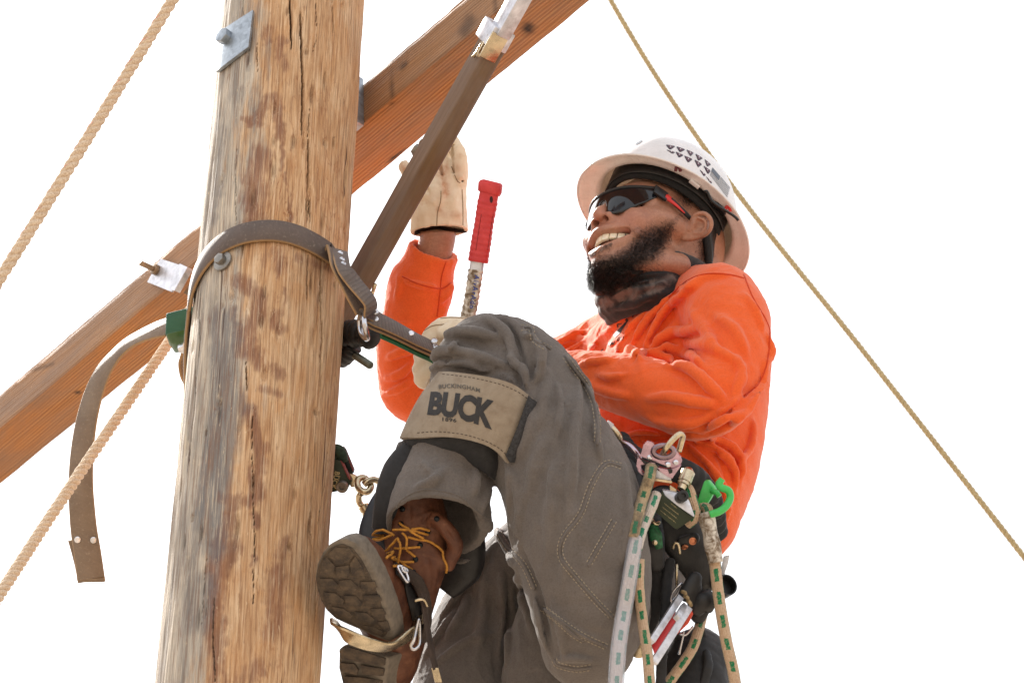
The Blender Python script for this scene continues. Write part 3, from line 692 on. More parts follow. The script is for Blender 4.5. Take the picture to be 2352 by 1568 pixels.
# ------------------------------------------------------------------ wooden braces with metal end fittings
BR_COLS = [S(94, 76, 64), S(120, 98, 82), S(140, 120, 106), S(80, 60, 42), S(106, 82, 58), S(124, 100, 72), S(128, 118, 114), S(40, 32, 28)]
MAT_BRACE = beam_mat('brace_timber', BR_COLS, .8, 26, bumpd=.0007)
def brace_bar(name, p0, p1, side, w, h, parent):
    p0, p1 = np.asarray(p0), np.asarray(p1); t = nrm(p1 - p0); s = nrm(side - t * (side @ t)); n = np.cross(t, s); L = np.linalg.norm(p1 - p0); nx = 90
    pr = [(-1, -1), (-.86, -1), (0, -1), (.86, -1), (1, -1), (1, -.7), (1, 0), (1, .7), (1, 1), (.86, 1), (0, 1), (-.86, 1), (-1, 1), (-1, .7), (-1, 0), (-1, -.7)]
    xs = np.linspace(0, L, nx); rows, at, fa = [], [], []
    for x in xs:
        for a, b in pr:
            k = .93 if abs(a) == 1 and abs(b) == 1 else 1.0
            rows.append(p0 + t * x + s * a * w / 2 * k + n * b * h / 2 * k); at.append((x, a * w / 2, b * h / 2)); fa.append(1.0 if abs(a) >= .99 and abs(b) < .99 else 0.0)
    V = np.array(rows); at = np.array(at); V += (.0006 * fbm(at * [8, 60, 60], 3, 51))[:, None] * nrm(V - (p0 + t * at[:, :1]))
    Fc = [tuple(q) for q in quads(nx, 16)] + [tuple(range(16))[::-1], tuple((nx - 1) * 16 + j for j in range(16))]
    return obj(name, V, Fc, MAT_BRACE, parent, 40, attrs=dict(bx=at, face=fa, mark=np.zeros(len(V))))
bt = w2c(on_face(*z4(1190, 300), .030)); bb = cam(812, 668, 4.83)
sidev = nrm(cam(1130, 300, 4.6) - cam(1060, 300, 4.68))
brace = thing('crossarm_brace', bb, 'brown wooden diagonal brace in front of the raised glove', 'brace', 'crossarm braces')
bt2 = bb + (bt - bb) * 1.0; ext = bb - nrm(bt - bb) * .10
brace_bar('bar', ext, bt2, sidev, .039, .034, brace)
# aluminium clevis at its head
t = nrm(bt - bb); s = nrm(sidev - t * (sidev @ t)); n = np.cross(t, s)
if n[2] > 0: n = -n
hd = obj('clevis', *box(bt + t * .004 + n * .003 - s * .001, [t, s, n], [.017, .0235, .020], .003), MAT_ALU, brace, 40)
obj('clevis_plate', *box(bt + t * .105 + s * .012 + n * .004, [t, s, n], [.095, .017, .012], .002), MAT_ALU, hd, 40)
obj('clevis_web', *box(bt - t * .016 + s * .014 + n * .014, [t, s, n], [.020, .0016, .0090], .0006), MAT_BRASSY, hd, 40)
obj('clevis_web', *box(bt - t * .010 + s * .0235 + n * .008, [t, s, n], [.022, .0016, .0150], .0006), MAT_BRASSY, hd, 40)
obj('pin', *tube(np.linspace(bt - t * .012 + s * .008 + n * .0215, bt - t * .041 + s * .006 + n * .0215, 5), [.002, .002, .002, .002, .0034], 8), MAT_BRASSY, hd)
obj('lag_screw', *tube(np.array([cam(862, 652, 4.79), cam(853, 682, 4.80)]), [.0034, .0026], 8), MAT_BRASSY, brace)
# left brace: its flat metal plate with stud and nut, the timber end going behind the pole
z3 = zm(360, 620, 160, 784)
brl = thing('crossarm_brace', cam(440, 650, 5.0), 'pale metal plate and grey timber end of the brace left of the pole', 'brace', 'crossarm braces')
cs_ = [w2c(on_face(*z3(*q), .006)) for q in ((222, 140), (500, 230), (360, 545), (62, 425))]
def quadplate(cs, nn, th):
    cs = np.array(cs); V = np.concatenate([cs, cs + nn * th]); return V, [(0, 1, 2, 3), (7, 6, 5, 4), (0, 4, 5, 1), (1, 5, 6, 2), (2, 6, 7, 3), (3, 7, 4, 0)]
pl_ = obj('plate', *quadplate(cs_, -nc, .004), MAT_ALU, brl, 30)
lp = [w2c(on_face(*z3(*q), .012)) for q in ((505, 222), (600, 265), (440, 552), (350, 512))]
obj('plate_lip', *quadplate(lp, -nc, .012), MAT_ALU, pl_, 30)
a_ = w2c(on_face(*z3(560, 430), .018)); brace_bar('bar', a_ - 0 * nc, a_ + nrm(np.array([.80, -.52, .10])) * .22, zc, .040, .020, brl)
sp_ = w2c(on_face(*z3(160, 275), .010)); nut = hexbolt(sp_, -nc, .0105, .009, MAT_RUST, pl_)
obj('stud', *tube(np.linspace(sp_, sp_ - nc * .036, 6), .0050, 12), MAT_RUST, nut)

# ================================================================== ropes of the yard
def rope_mat(name, c0, c1, c2):
    m = M(name); c = m.coord(); n1 = m.noise(c, 40, 4, .6); n2 = m.noise(c, 480, 4, .7)
    col = m.mix(m.ramp(n1, [(.35, 0.), (.65, 1.)]), c0, c1); col = m.mix(m.ramp(n2, [(.42, .8), (.55, 0.)]), col, c2)
    return m.set(col=col, rough=.85, spec=.2, sheen=.3, normal=m.bump(n2, .8, .0016))
MAT_ROPE = rope_mat('cotton_rope', S(222, 198, 168), S(234, 214, 188), S(186, 154, 122)); MAT_ROPE2 = rope_mat('olive_rope', S(190, 172, 128), S(206, 190, 146), S(146, 126, 84))
MAT_TRACER = plain('red_tracer', S(196, 66, 52), .8)
def twisted(name, pts, R, pitch, mat, label, group=None, strands=3, seg=.004, tracer=True, cat='rope'):
    pts = np.asarray(pts, float); L = np.linalg.norm(np.diff(pts, axis=0), axis=1).sum(); n = int(L / seg); P = spline(pts, n) if len(pts) > 2 else np.linspace(pts[0], pts[1], n)
    T, N, B = frames(P); sarc = np.linspace(0, L, n); root = thing(name, P[n // 2], label, cat, group); parts = []
    for k in range(strands):
        a = -2 * math.pi * sarc / pitch + 2 * math.pi * k / strands; off = np.cos(a)[:, None] * N + np.sin(a)[:, None] * B
        wb = 1 + .04 * vnoise(np.stack([sarc * 60, sarc * 0 + k * 5, sarc * 0], -1))
        parts.append(tube(P + off * (R * .46), R * .57 * wb, 10))
        if tracer and k == 0:
            tr = []
            for s0 in np.arange(pitch * .1, L - pitch, pitch):
                i0 = int(s0 / seg); i1 = i0 + max(4, int(.022 / seg)); j = np.arange(i0, min(i1, n)); 
                if len(j) < 3: continue
                w = np.linspace(-.5, .5, len(j)); an = a[j] + w; o2 = np.cos(an)[:, None] * N[j] + np.sin(an)[:, None] * B[j]; sd = nrm(np.cross(T[j], o2))
                tr.append(tube(P[j] + off[j] * (R * .46) + nrm(o2 + sd * w[:, None]) * R * .535, R * .07, 6))
    V, Fc = join(parts); obj('strands', V, Fc, mat, root)
    if tracer: V, Fc = join(tr); tag(obj('tracer_yarn', V, Fc, MAT_TRACER, root), kind='stuff')
    return root
twisted('rope', [cam(-480, 1400, 3.82), cam(-60, 735, 4.10), cam(180, 352, 4.25), cam(440, -70, 4.42), cam(760, -590, 4.64)], .0088, .042, MAT_ROPE, 'thick tan twisted rope crossing the upper left corner', 'tan twisted ropes')
twisted('rope', [cam(-420, 2000, 3.72), cam(-60, 1455, 4.30), cam(140, 1150, 4.62), cam(392, 780, 5.02), cam(520, 590, 5.25)], .0094, .045, MAT_ROPE, 'thick tan twisted rope running from lower left up to the crossarm', 'tan twisted ropes')
twisted('rope', [cam(1080, -640, 6.85), cam(1380, -40, 6.6), cam(1640, 370, 6.4), cam(1990, 815, 6.1), cam(2420, 1365, 5.8), cam(2980, 2080, 5.4)], .0062, .036, MAT_ROPE2, 'thin olive twisted guy rope descending to the right behind the worker', None, tracer=False)
# ================================================================== the worker: cloth
def cloth_mat(name, c0, c1, dark, weave=1500., wb=.25, sheen=.25, fade=None, trans=0.0):
    m = M(name); c = m.coord(); n1 = m.noise(c, 16, 5, .6); n2 = m.noise(c, 420, 3, .6); n3 = m.noise(c, 90, 4, .6)
    col = m.mix(m.ramp(n1, [(.3, 0.), (.7, 1.)]), c0, c1); col = m.mix(m.ramp(n2, [(.36, .30), (.56, 0.)]), col, dark)
    col = m.mix(m.ramp(n3, [(.62, 0.), (.85, .35)]), col, fade or c1)
    wx = m.wave(m.coord((1, 1, 1)), weave / 6.283, 1.2, 1, 2, 'X'); wz = m.wave(m.coord((1, 1, 1)), weave / 6.283, 1.2, 1, 2, 'Z')
    nb = m.bump(m.math('ADD', wx, wz), wb, .0006); nb = m.bump(n2, .3, .0008, nb); nb = m.bump(n3, .15, .0025, nb)
    m.set(col=col, rough=.82, spec=.2, sheen=sheen, sheenr=.45, normal=nb)
    if trans > 0:
        t = m.n('BsdfTranslucent'); m.l(col, t.inputs['Color']); x = m.n('MixShader'); x.inputs[0].default_value = trans
        m.l(m.b.outputs[0], x.inputs[1]); m.l(t.outputs[0], x.inputs[2]); m.l(x.outputs[0], m.o.inputs[0])
    return m.m
MAT_SHIRT = cloth_mat('orange_cotton', S(243, 108, 50), S(238, 98, 42), S(206, 74, 30), 1700, .35, .35)
MAT_PANTS = cloth_mat('grey_canvas', S(116, 109, 104), S(100, 94, 90), S(68, 63, 60), 1300, .5, .2, S(136, 129, 123))
MAT_STITCH = plain('tan_thread', S(158, 146, 128), .8, 0, .1, 40, 0)
MAT_STITCHD = plain('dark_thread', S(70, 60, 52), .8, 0, .1, 40, 0)
zA = zm(940, 640, 1040, 2330)      # torso crop
zB = zm(860, 330, 600, 1404)       # arms crop
zC = zm(760, 1060, 700, 1696)      # boot crop
zD = zm(1360, 1020, 600, 1369)     # belt crop
zF = zm(1400, 300, 560, 1689)      # head crop
zG = zm(1460, 420, 260, 1274)      # face crop
zH = zm(1640, 330, 280, 1126)      # helmet / ear crop
zK = zm(1000, 760, 380, 1241)      # knee crop
zL = zm(960, 340, 220, 1150)       # raised glove crop
zN = zm(760, 1300, 360, 1387)      # sole crop
zP = zm(1540, 1060, 320, 1673)     # device crop
zQ = zm(1560, 1340, 320, 1367)     # lower gear crop
zR = zm(1480, 680, 200, 1307)      # chest print crop
zS = zm(820, 560, 300, 1176)       # strap end crop
zT = zm(820, 1080, 380, 2292)      # pole-side device crop

person = thing('person', cam(1480, 1300, 4.5), 'smiling bearded worker in orange shirt and grey trousers leaning back from the pole', 'person')

# ---- shirt
sh = Solid([-.235, -.37, 4.38], [.45, .17, 5.14], .0032)
sh.lo  # grid spans the frame region of both arms and the torso
def CH(g, rows, k=.01, op='u', n=None, sq=None): P, R = C3(rows); g.chain(P, R, k, op, n, sq); return g
CH(sh, [(1560, 770, 4.83, 110), (1560, 830, 4.79, 162), (1580, 940, 4.74, 156), (1585, 1050, 4.68, 138), (1588, 1150, 4.62, 110), (1590, 1200, 4.60, 96)], .02, sq=([0, 0, 1], 1.05))
CH(sh, [(1600, 690, 4.76, 78), (1650, 690, 4.68, 82), (1668, 730, 4.63, 88)], .05)
CH(sh, [(1470, 760, 4.93, 82), (1430, 800, 4.99, 80)], .05)
CH(sh, [(1655, 700, 4.66, 80), (1684, 760, 4.60, 84), (1682, 830, 4.56, 82), (1640, 915, 4.52, 78), (1600, 935, 4.52, 76)], .025)
CH(sh, [(1640, 910, 4.52, 76), (1560, 915, 4.53, 78), (1470, 892, 4.56, 74), (1390, 872, 4.60, 64), (1300, 862, 4.66, 56), (1180, 850, 4.72, 46), (1120, 842, 4.75, 42)], .02)
CH(sh, [(1420, 790, 5.00, 78), (1280, 850, 5.02, 72), (1120, 905, 4.99, 70), (975, 905, 4.95, 74)], .03)
CH(sh, [(952, 885, 4.95, 82), (938, 800, 4.94, 72), (958, 700, 4.93, 72), (966, 655, 4.93, 74), (972, 640, 4.93, 66)], .015)
CH(sh, [(970, 655, 4.93, 62), (984, 610, 4.93, 61), (1000, 560, 4.925, 57)], .006)                       # cuff
CH(sh, [(980, 625, 4.93, 44), (1010, 520, 4.92, 48)], .001, 's')
sh.cut(cam(1000, 578, 4.92), nrm([.34, .9, -.30]), 0., cam(880, 640, 4.85) * [1, 1, 0] + [0, 0, 4.82], cam(1100, 500, 5.0) * [1, 1, 0] + [0, 0, 5.05])                                     # cuff opening
CH(sh, [(1398, 806, 4.92, 58), (1452, 776, 4.86, 68), (1515, 742, 4.82, 80), (1590, 706, 4.79, 78)], .03)                      # neck / collar mass
CH(sh, [(1430, 930, 4.74, 70), (1440, 1010, 4.70, 70), (1470, 1070, 4.67, 60)], .03)
CH(sh, [(1500, 860, 4.76, 110), (1510, 960, 4.72, 118), (1530, 1060, 4.66, 105)], .03)
CH(sh, [(1690, 800, 4.80, 80), (1668, 960, 4.74, 78), (1640, 1080, 4.68, 84), (1612, 1170, 4.63, 66)], .05)  # back
# folds: shoulder to chest
FO = [([zA(1290, 470), zA(1330, 400), zA(1420, 320), zA(1540, 235)], 11, .005), ([zA(1180, 545), zA(1250, 470), zA(1330, 420)], 9, .004), ([zA(1200, 520), zA(1330, 400), zA(1480, 300)], 8, .004),
      ([zA(1330, 560), zA(1430, 420), zA(1560, 310), zA(1680, 190)], 10, .006), ([zA(1410, 575), zA(1480, 440), zA(1600, 300), zA(1760, 150)], 11, .007),
      ([zA(1500, 545), zA(1560, 430), zA(1660, 300), zA(1830, 140)], 13, .008), ([zA(1520, 560), zA(1600, 470), zA(1720, 420), zA(1860, 400)], 16, .008),
      ([zA(960, 520), zA(1060, 480), zA(1180, 460)], 12, .006), ([zA(1040, 560), zA(1120, 500), zA(1200, 450)], 9, .004), ([zA(980, 500), zA(1080, 460), zA(1200, 415)], 10, .005),
      # forearm / inner elbow
      ([zA(1380, 590), zA(1430, 545), zA(1480, 600), zA(1500, 680)], 15, .010), ([zA(1480, 560), zA(1560, 530), zA(1640, 570), zA(1660, 620)], 15, .010), ([zA(1550, 530), zA(1640, 520), zA(1760, 560), zA(1850, 640)], 14, .008),
      ([zA(1600, 610), zA(1750, 650), zA(1880, 740), zA(1965, 825)], 18, .009), ([zA(1640, 480), zA(1800, 490), zA(1960, 560), zA(2080, 640)], 15, .006), ([zA(1500, 800), zA(1650, 790), zA(1820, 820), zA(1960, 835)], 16, .007),
      ([zA(1130, 610), zA(1240, 600), zA(1350, 580)], 12, .006), ([zA(1140, 700), zA(1300, 760), zA(1440, 790)], 14, .005), ([zA(1960, 830), zA(2010, 760), zA(2040, 660), zA(2020, 560)], 15, .006), ([zA(1500, 900), zA(1650, 930), zA(1800, 920), zA(1960, 840)], 15, .006),
      ([zA(1870, 950), zA(1960, 830), zA(2060, 770)], 12, .006), ([zA(1230, 660), zA(1330, 680), zA(1420, 660)], 11, .004),
      # flank
      ([zA(2190, 590), zA(2130, 720), zA(2050, 800), zA(1930, 900), zA(1830, 985)], 13, .009), ([zA(2170, 720), zA(2080, 840), zA(1980, 930), zA(1850, 1010)], 12, .006), ([zA(1850, 1010), zA(1960, 1060), zA(2030, 1150), zA(2040, 1280)], 14, .008),
      ([zA(1760, 1020), zA(1900, 1100), zA(1990, 1200), zA(2010, 1330)], 13, .008), ([zA(2110, 900), zA(2090, 1050), zA(2030, 1180)], 12, .006), ([zA(1740, 1050), zA(1850, 1180), zA(1930, 1300), zA(1960, 1420)], 11, .007),
      ([zA(1990, 1380), zA(1950, 1450), zA(1930, 1540)], 10, .005), ([zA(2160, 640), zA(2200, 560), zA(2190, 430)], 9, .005), ([zA(1390, 1010), zA(1500, 1000), zA(1620, 1010)], 9, .007), ([zA(1380, 1045), zA(1480, 1040), zA(1560, 1050)], 7, .004),
      ([zA(1700, 200), zA(1850, 120), zA(2000, 110)], 14, .004), ([zA(1900, 330), zA(2010, 420), zA(2080, 560)], 16, .005), ([zA(2060, 200), zA(2130, 330), zA(2170, 430)], 12, .005), ([zA(1760, 300), zA(1850, 420), zA(1900, 520)], 18, .005),
      # raised sleeve
      ([zB(240, 1330), zB(330, 1290), zB(430, 1270)], 14, .006), ([zB(225, 1440), zB(330, 1420), zB(420, 1330)], 14, .006), ([zB(330, 860), zB(420, 890), zB(560, 915)], 10, .004), ([zB(260, 1180), zB(340, 1130), zB(420, 1130)], 13, .004), ([zB(540, 1000), zB(600, 940), zB(630, 880)], 13, .005), ([zB(500, 1120), zB(560, 1060), zB(600, 1010)], 10, .004), ([zB(215, 1540), zB(330, 1500), zB(420, 1430)], 12, .005), ([zB(320, 820), zB(330, 900), zB(300, 1000)], 12, .004)]
for pts, r, h in FO: sh.fold(pts, r * .8 * 4.75 / FPX, h * 2.1, k=r * .5 * 4.75 / FPX)
for pts, r, h in [([zA(1520, 545), zA(1600, 555), zA(1660, 600)], 9, .010), ([zA(1380, 1025), zA(1600, 1018), zA(1760, 1000), zA(1830, 1000)], 8, .012), ([zA(1500, 530), zA(1590, 420), zA(1700, 300)], 7, .006), ([zA(1440, 590), zA(1500, 530)], 7, .007),
        ([zA(2080, 790), zA(2140, 740), zA(2190, 650)], 6, .008), ([zA(1700, 1080), zA(1770, 1160), zA(1800, 1210)], 9, .008), ([zA(1880, 830), zA(1960, 835), zA(1990, 790)], 5, .005), ([zB(500, 1130), zB(570, 1085)], 5, .006), ([zA(1660, 640), zA(1760, 690), zA(1830, 760)], 8, .004), ([zA(1560, 420), zA(1640, 320), zA(1760, 190)], 6, .004), ([zA(1300, 540), zA(1400, 420), zA(1520, 310)], 5, .004), ([zA(1900, 900), zA(2000, 860), zA(2080, 800)], 5, .005), ([zA(1860, 1060), zA(1930, 1150), zA(1970, 1290)], 6, .005), ([zA(1800, 1120), zA(1880, 1240), zA(1930, 1390)], 5, .005)]: sh.fold(pts, r * 4.75 / FPX, h * .9, groove=True)
sh.ripple(.0011, 55, 3)
Vs, Qs = sh.mesh(1); Vs = wrinkle(Vs, Qs, .0018, 26, 61, (1, 1, 1)); Vs = wrinkle(Vs, Qs, .0011, 70, 65, (1, 1, 1)); SK_SHIRT = Skin(Vs, Qs)
shirt = obj('shirt', Vs, Qs, MAT_SHIRT, person)
MAT_SEAM = cloth_mat('orange_seam', S(214, 72, 24), S(205, 66, 22), S(170, 50, 16), 1700, .2, .2)
for i, pts in enumerate([[zA(2060, 105), zA(2110, 230), zA(2185, 360), zA(2205, 440), zA(2190, 600), zA(2140, 720), zA(2060, 780)], [zA(1640, 230), zA(1740, 140), zA(1850, 100), zA(1980, 105), zA(2060, 125)], [zB(340, 845), zB(440, 890), zB(565, 915), zB(628, 880)], [zB(600, 745), zB(570, 850), zB(562, 930), zB(545, 1080)], [zA(1285, 380), zA(1380, 350), zA(1480, 290)]]):
    V, Fc = seam(SK_SHIRT, pts, .0013, .0002)
    if len(Fc): obj('seam', V, Fc, MAT_SEAM, shirt)

# ---- trousers
tr = Solid(cam(880, 1680, 4.5) - [.0, .02, .42], [.345, .085, 4.86], .003)
CH(tr, [(1105, 845, 4.46, 102), (1218, 965, 4.42, 130), (1298, 1100, 4.39, 150), (1330, 1230, 4.37, 156), (1354, 1370, 4.36, 140), (1350, 1475, 4.36, 108)], .03)
CH(tr, [(1120, 800, 4.48, 78), (1195, 815, 4.46, 78), (1260, 880, 4.44, 80)], .03)
CH(tr, [(1100, 860, 4.46, 100), (1062, 985, 4.43, 98), (1030, 1090, 4.41, 102), (1012, 1150, 4.39, 112), (1004, 1200, 4.38, 118)], .02)
CH(tr, [(1310, 1215, 4.72, 110), (1200, 1330, 4.70, 120), (1112, 1455, 4.63, 122), (1062, 1600, 4.55, 118), (1030, 1740, 4.48, 112)], .02)
CH(tr, [(1550, 1130, 4.68, 95), (1530, 1220, 4.63, 105), (1460, 1320, 4.54, 112), (1385, 1420, 4.45, 108)], .04)
CH(tr, [(1290, 1400, 4.52, 95), (1260, 1500, 4.50, 95), (1240, 1640, 4.47, 95)], .01)
CH(tr, [(1405, 1045, 4.53, 52), (1440, 1110, 4.54, 58)], .04)
cd_ = nrm(cam(1000, 1215, 4.37) - cam(1050, 1020, 4.42)); hem = cam(1000, 1172, 4.385)
cutn = nrm(cd_ + np.array([.16, .10, -.30]))
lo_, hi_ = cam(870, 1300, 4.2), cam(1165, 1080, 4.5) + [0, 0, .1]; lo_[2] = 4.1; hi_[2] = 4.60
tr.cut(cam(1015, 1168, 4.34), cutn, 0., np.minimum(lo_, hi_), np.maximum(lo_, hi_))
CH(tr, [(1030, 1100, 4.41, 80), (1012, 1150, 4.39, 99), (985, 1290, 4.35, 108)], .002, 's')
CH(tr, [(1078, 1085, 4.385, 26), (1100, 1150, 4.372, 22), (1118, 1205, 4.365, 15)], .012, sq=([.3, 0, -1], .35))
CH(tr, [(1300, 1240, 4.60, 95), (1200, 1290, 4.60, 78), (1150, 1340, 4.60, 70)], .02)
TF = [ # knee
      ([zK(340, 260), zK(500, 250), zK(680, 270), zK(830, 300)], 16, .008), ([zK(250, 480), zK(360, 400), zK(520, 420), zK(700, 470), zK(880, 520)], 15, .010), ([zK(230, 560), zK(330, 500), zK(480, 480), zK(640, 520), zK(820, 590), zK(960, 660)], 12, .008),
      ([zK(640, 110), zK(780, 190), zK(880, 290), zK(920, 400), zK(980, 520)], 13, .008), ([zK(780, 90), zK(920, 180), zK(1010, 300), zK(1050, 440), zK(1080, 600)], 13, .007), ([zK(990, 240), zK(1080, 320), zK(1110, 450), zK(1090, 620), zK(1060, 700)], 12, .009),
      ([zK(900, 380), zK(960, 500), zK(1030, 620), zK(1050, 720)], 12, .008), ([zK(470, 310), zK(450, 360), zK(390, 390)], 8, .006), ([zK(1090, 290), zK(1150, 400), zK(1160, 560)], 12, .006),
      # thigh
      ([zA(1120, 640), zA(1130, 800), zA(1110, 1000), zA(1090, 1250), zA(1070, 1480)], 13, .005), ([zA(960, 600), zA(940, 780), zA(920, 950)], 14, .004), ([zA(1160, 740), zA(1220, 900), zA(1240, 1050)], 11, .005), ([zA(1060, 560), zA(1140, 690), zA(1230, 830)], 9, .006),
      ([zA(960, 1000), zA(900, 1150), zA(850, 1350)], 18, .004), ([zC(1560, 200), zC(1500, 500), zC(1480, 800)], 18, .004), 
      # right leg
      ([zC(1180, 700), zC(1010, 950), zC(860, 1180)], 14, .006), ([zC(1160, 620), zC(1240, 760), zC(1340, 900)], 12, .008), ([zC(1200, 880), zC(1190, 1100), zC(1160, 1400)], 14, .007), ([zC(1290, 850), zC(1340, 1050), zC(1400, 1300)], 13, .006), ([zC(1000, 1000), zC(960, 1150), zC(850, 1320)], 12, .005), ([zC(1180, 1260), zC(980, 1320), zC(760, 1480)], 10, .004), ([zC(1400, 1000), zC(1450, 1200), zC(1510, 1430)], 11, .006), ([zC(1100, 900), zC(1080, 1150), zC(1030, 1450)], 14, .004),
      ([zA(760, 1180), zA(800, 1300), zA(800, 1450)], 12, .004), ([zA(880, 820), zA(860, 980), zA(800, 1120)], 13, .004), ([zA(1010, 700), zA(1030, 860), zA(1010, 1060)], 9, .004), ([zA(1000, 1150), zA(980, 1300), zA(990, 1480)], 10, .003), ([zC(1330, 420), zC(1300, 640), zC(1330, 860)], 12, .004), ([zC(1230, 180), zC(1260, 380), zC(1240, 560)], 12, .004), ([zC(1620, 500), zC(1600, 760), zC(1560, 1000)], 12, .003), ([zC(1130, 760), zC(980, 960), zC(800, 1240)], 8, .005), ([zC(1250, 960), zC(1260, 1200), zC(1230, 1500)], 9, .005), ([zC(940, 1100), zC(840, 1260), zC(720, 1440)], 9, .005), ([zC(1500, 1050), zC(1560, 1250), zC(1580, 1450)], 11, .004),
      # shin
      ([zC(700, 220), zC(800, 330), zC(720, 400)], 12, .004), ([zC(1040, 260), zC(1030, 380), zC(1010, 430)], 12, .005), ([zC(860, 260), zC(780, 340), zC(650, 400)], 12, .004), ([zC(1130, 340), zC(1080, 480), zC(1070, 560)], 10, .004),
      # seat
      ([zD(180, 60), zD(170, 300), zD(160, 520)], 10, .003), ([zD(460, 330), zD(470, 600), zD(440, 900)], 12, .005), ([zD(20, 1150), zD(150, 1260), zD(330, 1330)], 10, .003), ([zD(60, 1450), zD(160, 1420), zD(300, 1440)], 10, .004), ([zD(300, 60), zD(300, 200), zD(330, 330)], 9, .005)]
for pts, r, h in TF: tr.fold(pts, r * .95 * 4.42 / FPX, h * 2.2, k=r * .65 * 4.42 / FPX)
for pts, r, h in [([zK(240, 500), zK(420, 440), zK(560, 450)], 8, .010), ([zK(600, 480), zK(760, 550), zK(900, 630)], 9, .012), ([zK(490, 270), zK(620, 330), zK(780, 380)], 9, .005), ([zK(950, 560), zK(1000, 680)], 7, .008), ([zC(1250, 640), zC(1360, 880), zC(1440, 1100), zC(1500, 1380)], 9, .014), ([zC(1220, 720), zC(1300, 880)], 7, .008), ([zC(1175, 940), zC(1165, 1200), zC(1155, 1500)], 8, .008), ([zK(1080, 500), zK(1070, 700)], 7, .007)]: tr.fold(pts, r * 4.42 / FPX, h * .8, groove=True)
tr.ripple(.0012, 48, 5)
Vt, Qt = tr.mesh(2); Vt = wrinkle(Vt, Qt, .0017, 30, 71, (1.2, .7, 1)); Vt = wrinkle(Vt, Qt, .0010, 75, 75, (1, .8, 1)); SK_TR = Skin(Vt, Qt)
trousers = obj('trousers', Vt, Qt, MAT_PANTS, person)
SEAMS = [[zD(440, 330), zD(350, 320), zD(270, 440), zD(210, 600), zD(110, 740), zD(100, 850), zD(180, 960), zD(300, 1100), zD(390, 1190)], [zD(0, 1140), zD(120, 1230), zD(230, 1300), zD(360, 1360)], [zC(1440, 1110), zC(1530, 1180), zC(1620, 1260), zC(1696, 1310)], [zD(400, 640), zD(330, 760), zD(250, 900)], [zC(1170, 640), zC(1230, 740), zC(1330, 850), zC(1400, 1000)], [zK(990, 190), zK(1070, 200), zK(1100, 290), zK(1230, 370)], [zD(60, 1430), zD(80, 1460), zD(180, 1485), zD(270, 1475)], [zA(1060, 560), zA(1200, 760), zA(1240, 920), zA(1240, 1060)]]
st_all = []
for pts in SEAMS:
    V, Fc = seam(SK_TR, pts, .0022, .0)
    if len(Fc): obj('seam', V, Fc, MAT_PANTS, trousers)
    a = np.array(pts, float); t = nrm(np.gradient(a, axis=0)); nn = np.stack([-t[:, 1], t[:, 0]], -1)
    for o in (-6, 7): st_all += stitches(SK_TR, a + nn * o, 5.5, 3.5, .0008)
if st_all:
    V, Fc = join(st_all); tag(obj('stitching', V, Fc, MAT_STITCH, trousers), kind='stuff')
# hem of the raised leg
V, Fc = seam(SK_TR, [zC(560, 500), zC(600, 450), zC(700, 400), zC(800, 400), zC(930, 430), zC(1030, 510), zC(1090, 560), zC(1150, 580)], .0012, .0002)
if len(Fc): obj('hem_seam', V, Fc, MAT_PANTS, trousers)
# ================================================================== the worker: head
HF, HS, HU = nrm([-.68, .57, -.46]), nrm([.705, .343, -.617]), nrm([.2, .74, .64]); HSC = .00115
NOSE = cam(*zF(252, 702), 4.73); HO = NOSE - (HF * 122 + HU * -27) * HSC
def H(f, s, u): return HO + (HF * f + HS * s + HU * u) * HSC
def Hc(rows): P = np.array([H(*r[:3]) for r in rows]); return P, np.array([r[3] for r in rows]) * HSC
HAX = [HF, HS, HU]
hd_ = Solid(H(30, 0, -30) - [.17, .19, .17], H(30, 0, -30) + [.19, .17, .20], .0016)
def hell(c, r, k=8, op='u', ax=HAX): hd_.ell(H(*c), np.array(r) * HSC, ax, k * .001, op)
def hch(rows, k=6, op='u', n=None): P, R = Hc(rows); hd_.chain(P, R, k * .001, op, n)
hell((-12, 0, 38), (94, 74, 84)); hell((38, 0, -18), (62, 60, 84), 20); hell((30, 0, 20), (66, 66, 50), 20)
for s in (1, -1):
    hch([(2, 58 * s, -58, 17), (36, 46 * s, -74, 17), (62, 20 * s, -85, 17), (70, 0, -87, 17)], 22)
    hch([(78, 34 * s, -16, 15), (50, 58 * s, -12, 16), (20, 66 * s, -8, 14)], 16)
    hell((75, 38 * s, -27), (19, 18, 16), 14)                                  # smiling cheek
    hch([(94, 5 * s, 18, 9), (88, 28 * s, 20, 10), (70, 50 * s, 14, 10)], 12)   # brow
    hell((84, 31 * s, -4), (14, 17, 11), 8, 's')                               # eye socket
    hell((81, 31 * s, -4), (12, 13, 10), 3)                                    # eyeball and lid
hell((75, 0, -86), (17, 22, 16), 14); hell((84, 0, -50), (20, 34, 28), 16)
hch([(92, 0, 12, 8), (102, 0, -4, 8), (110, 0, -16, 8.8), (111.5, 0, -21, 9)], 8)
for s in (1, -1):
    hell((100, 13.5 * s, -25), (11.5, 7, 7.5), 6)
    hch([(98, 18 * s, -28, 4), (86, 36 * s, -36, 5), (74, 44 * s, -50, 4.5)], 7)      # smile fold ridge
    hch([(110, 8.5 * s, -37, 4.2), (105, 9.8 * s, -27, 4.2), (99, 9 * s, -21, 3)], 2, 's')  # nostrils
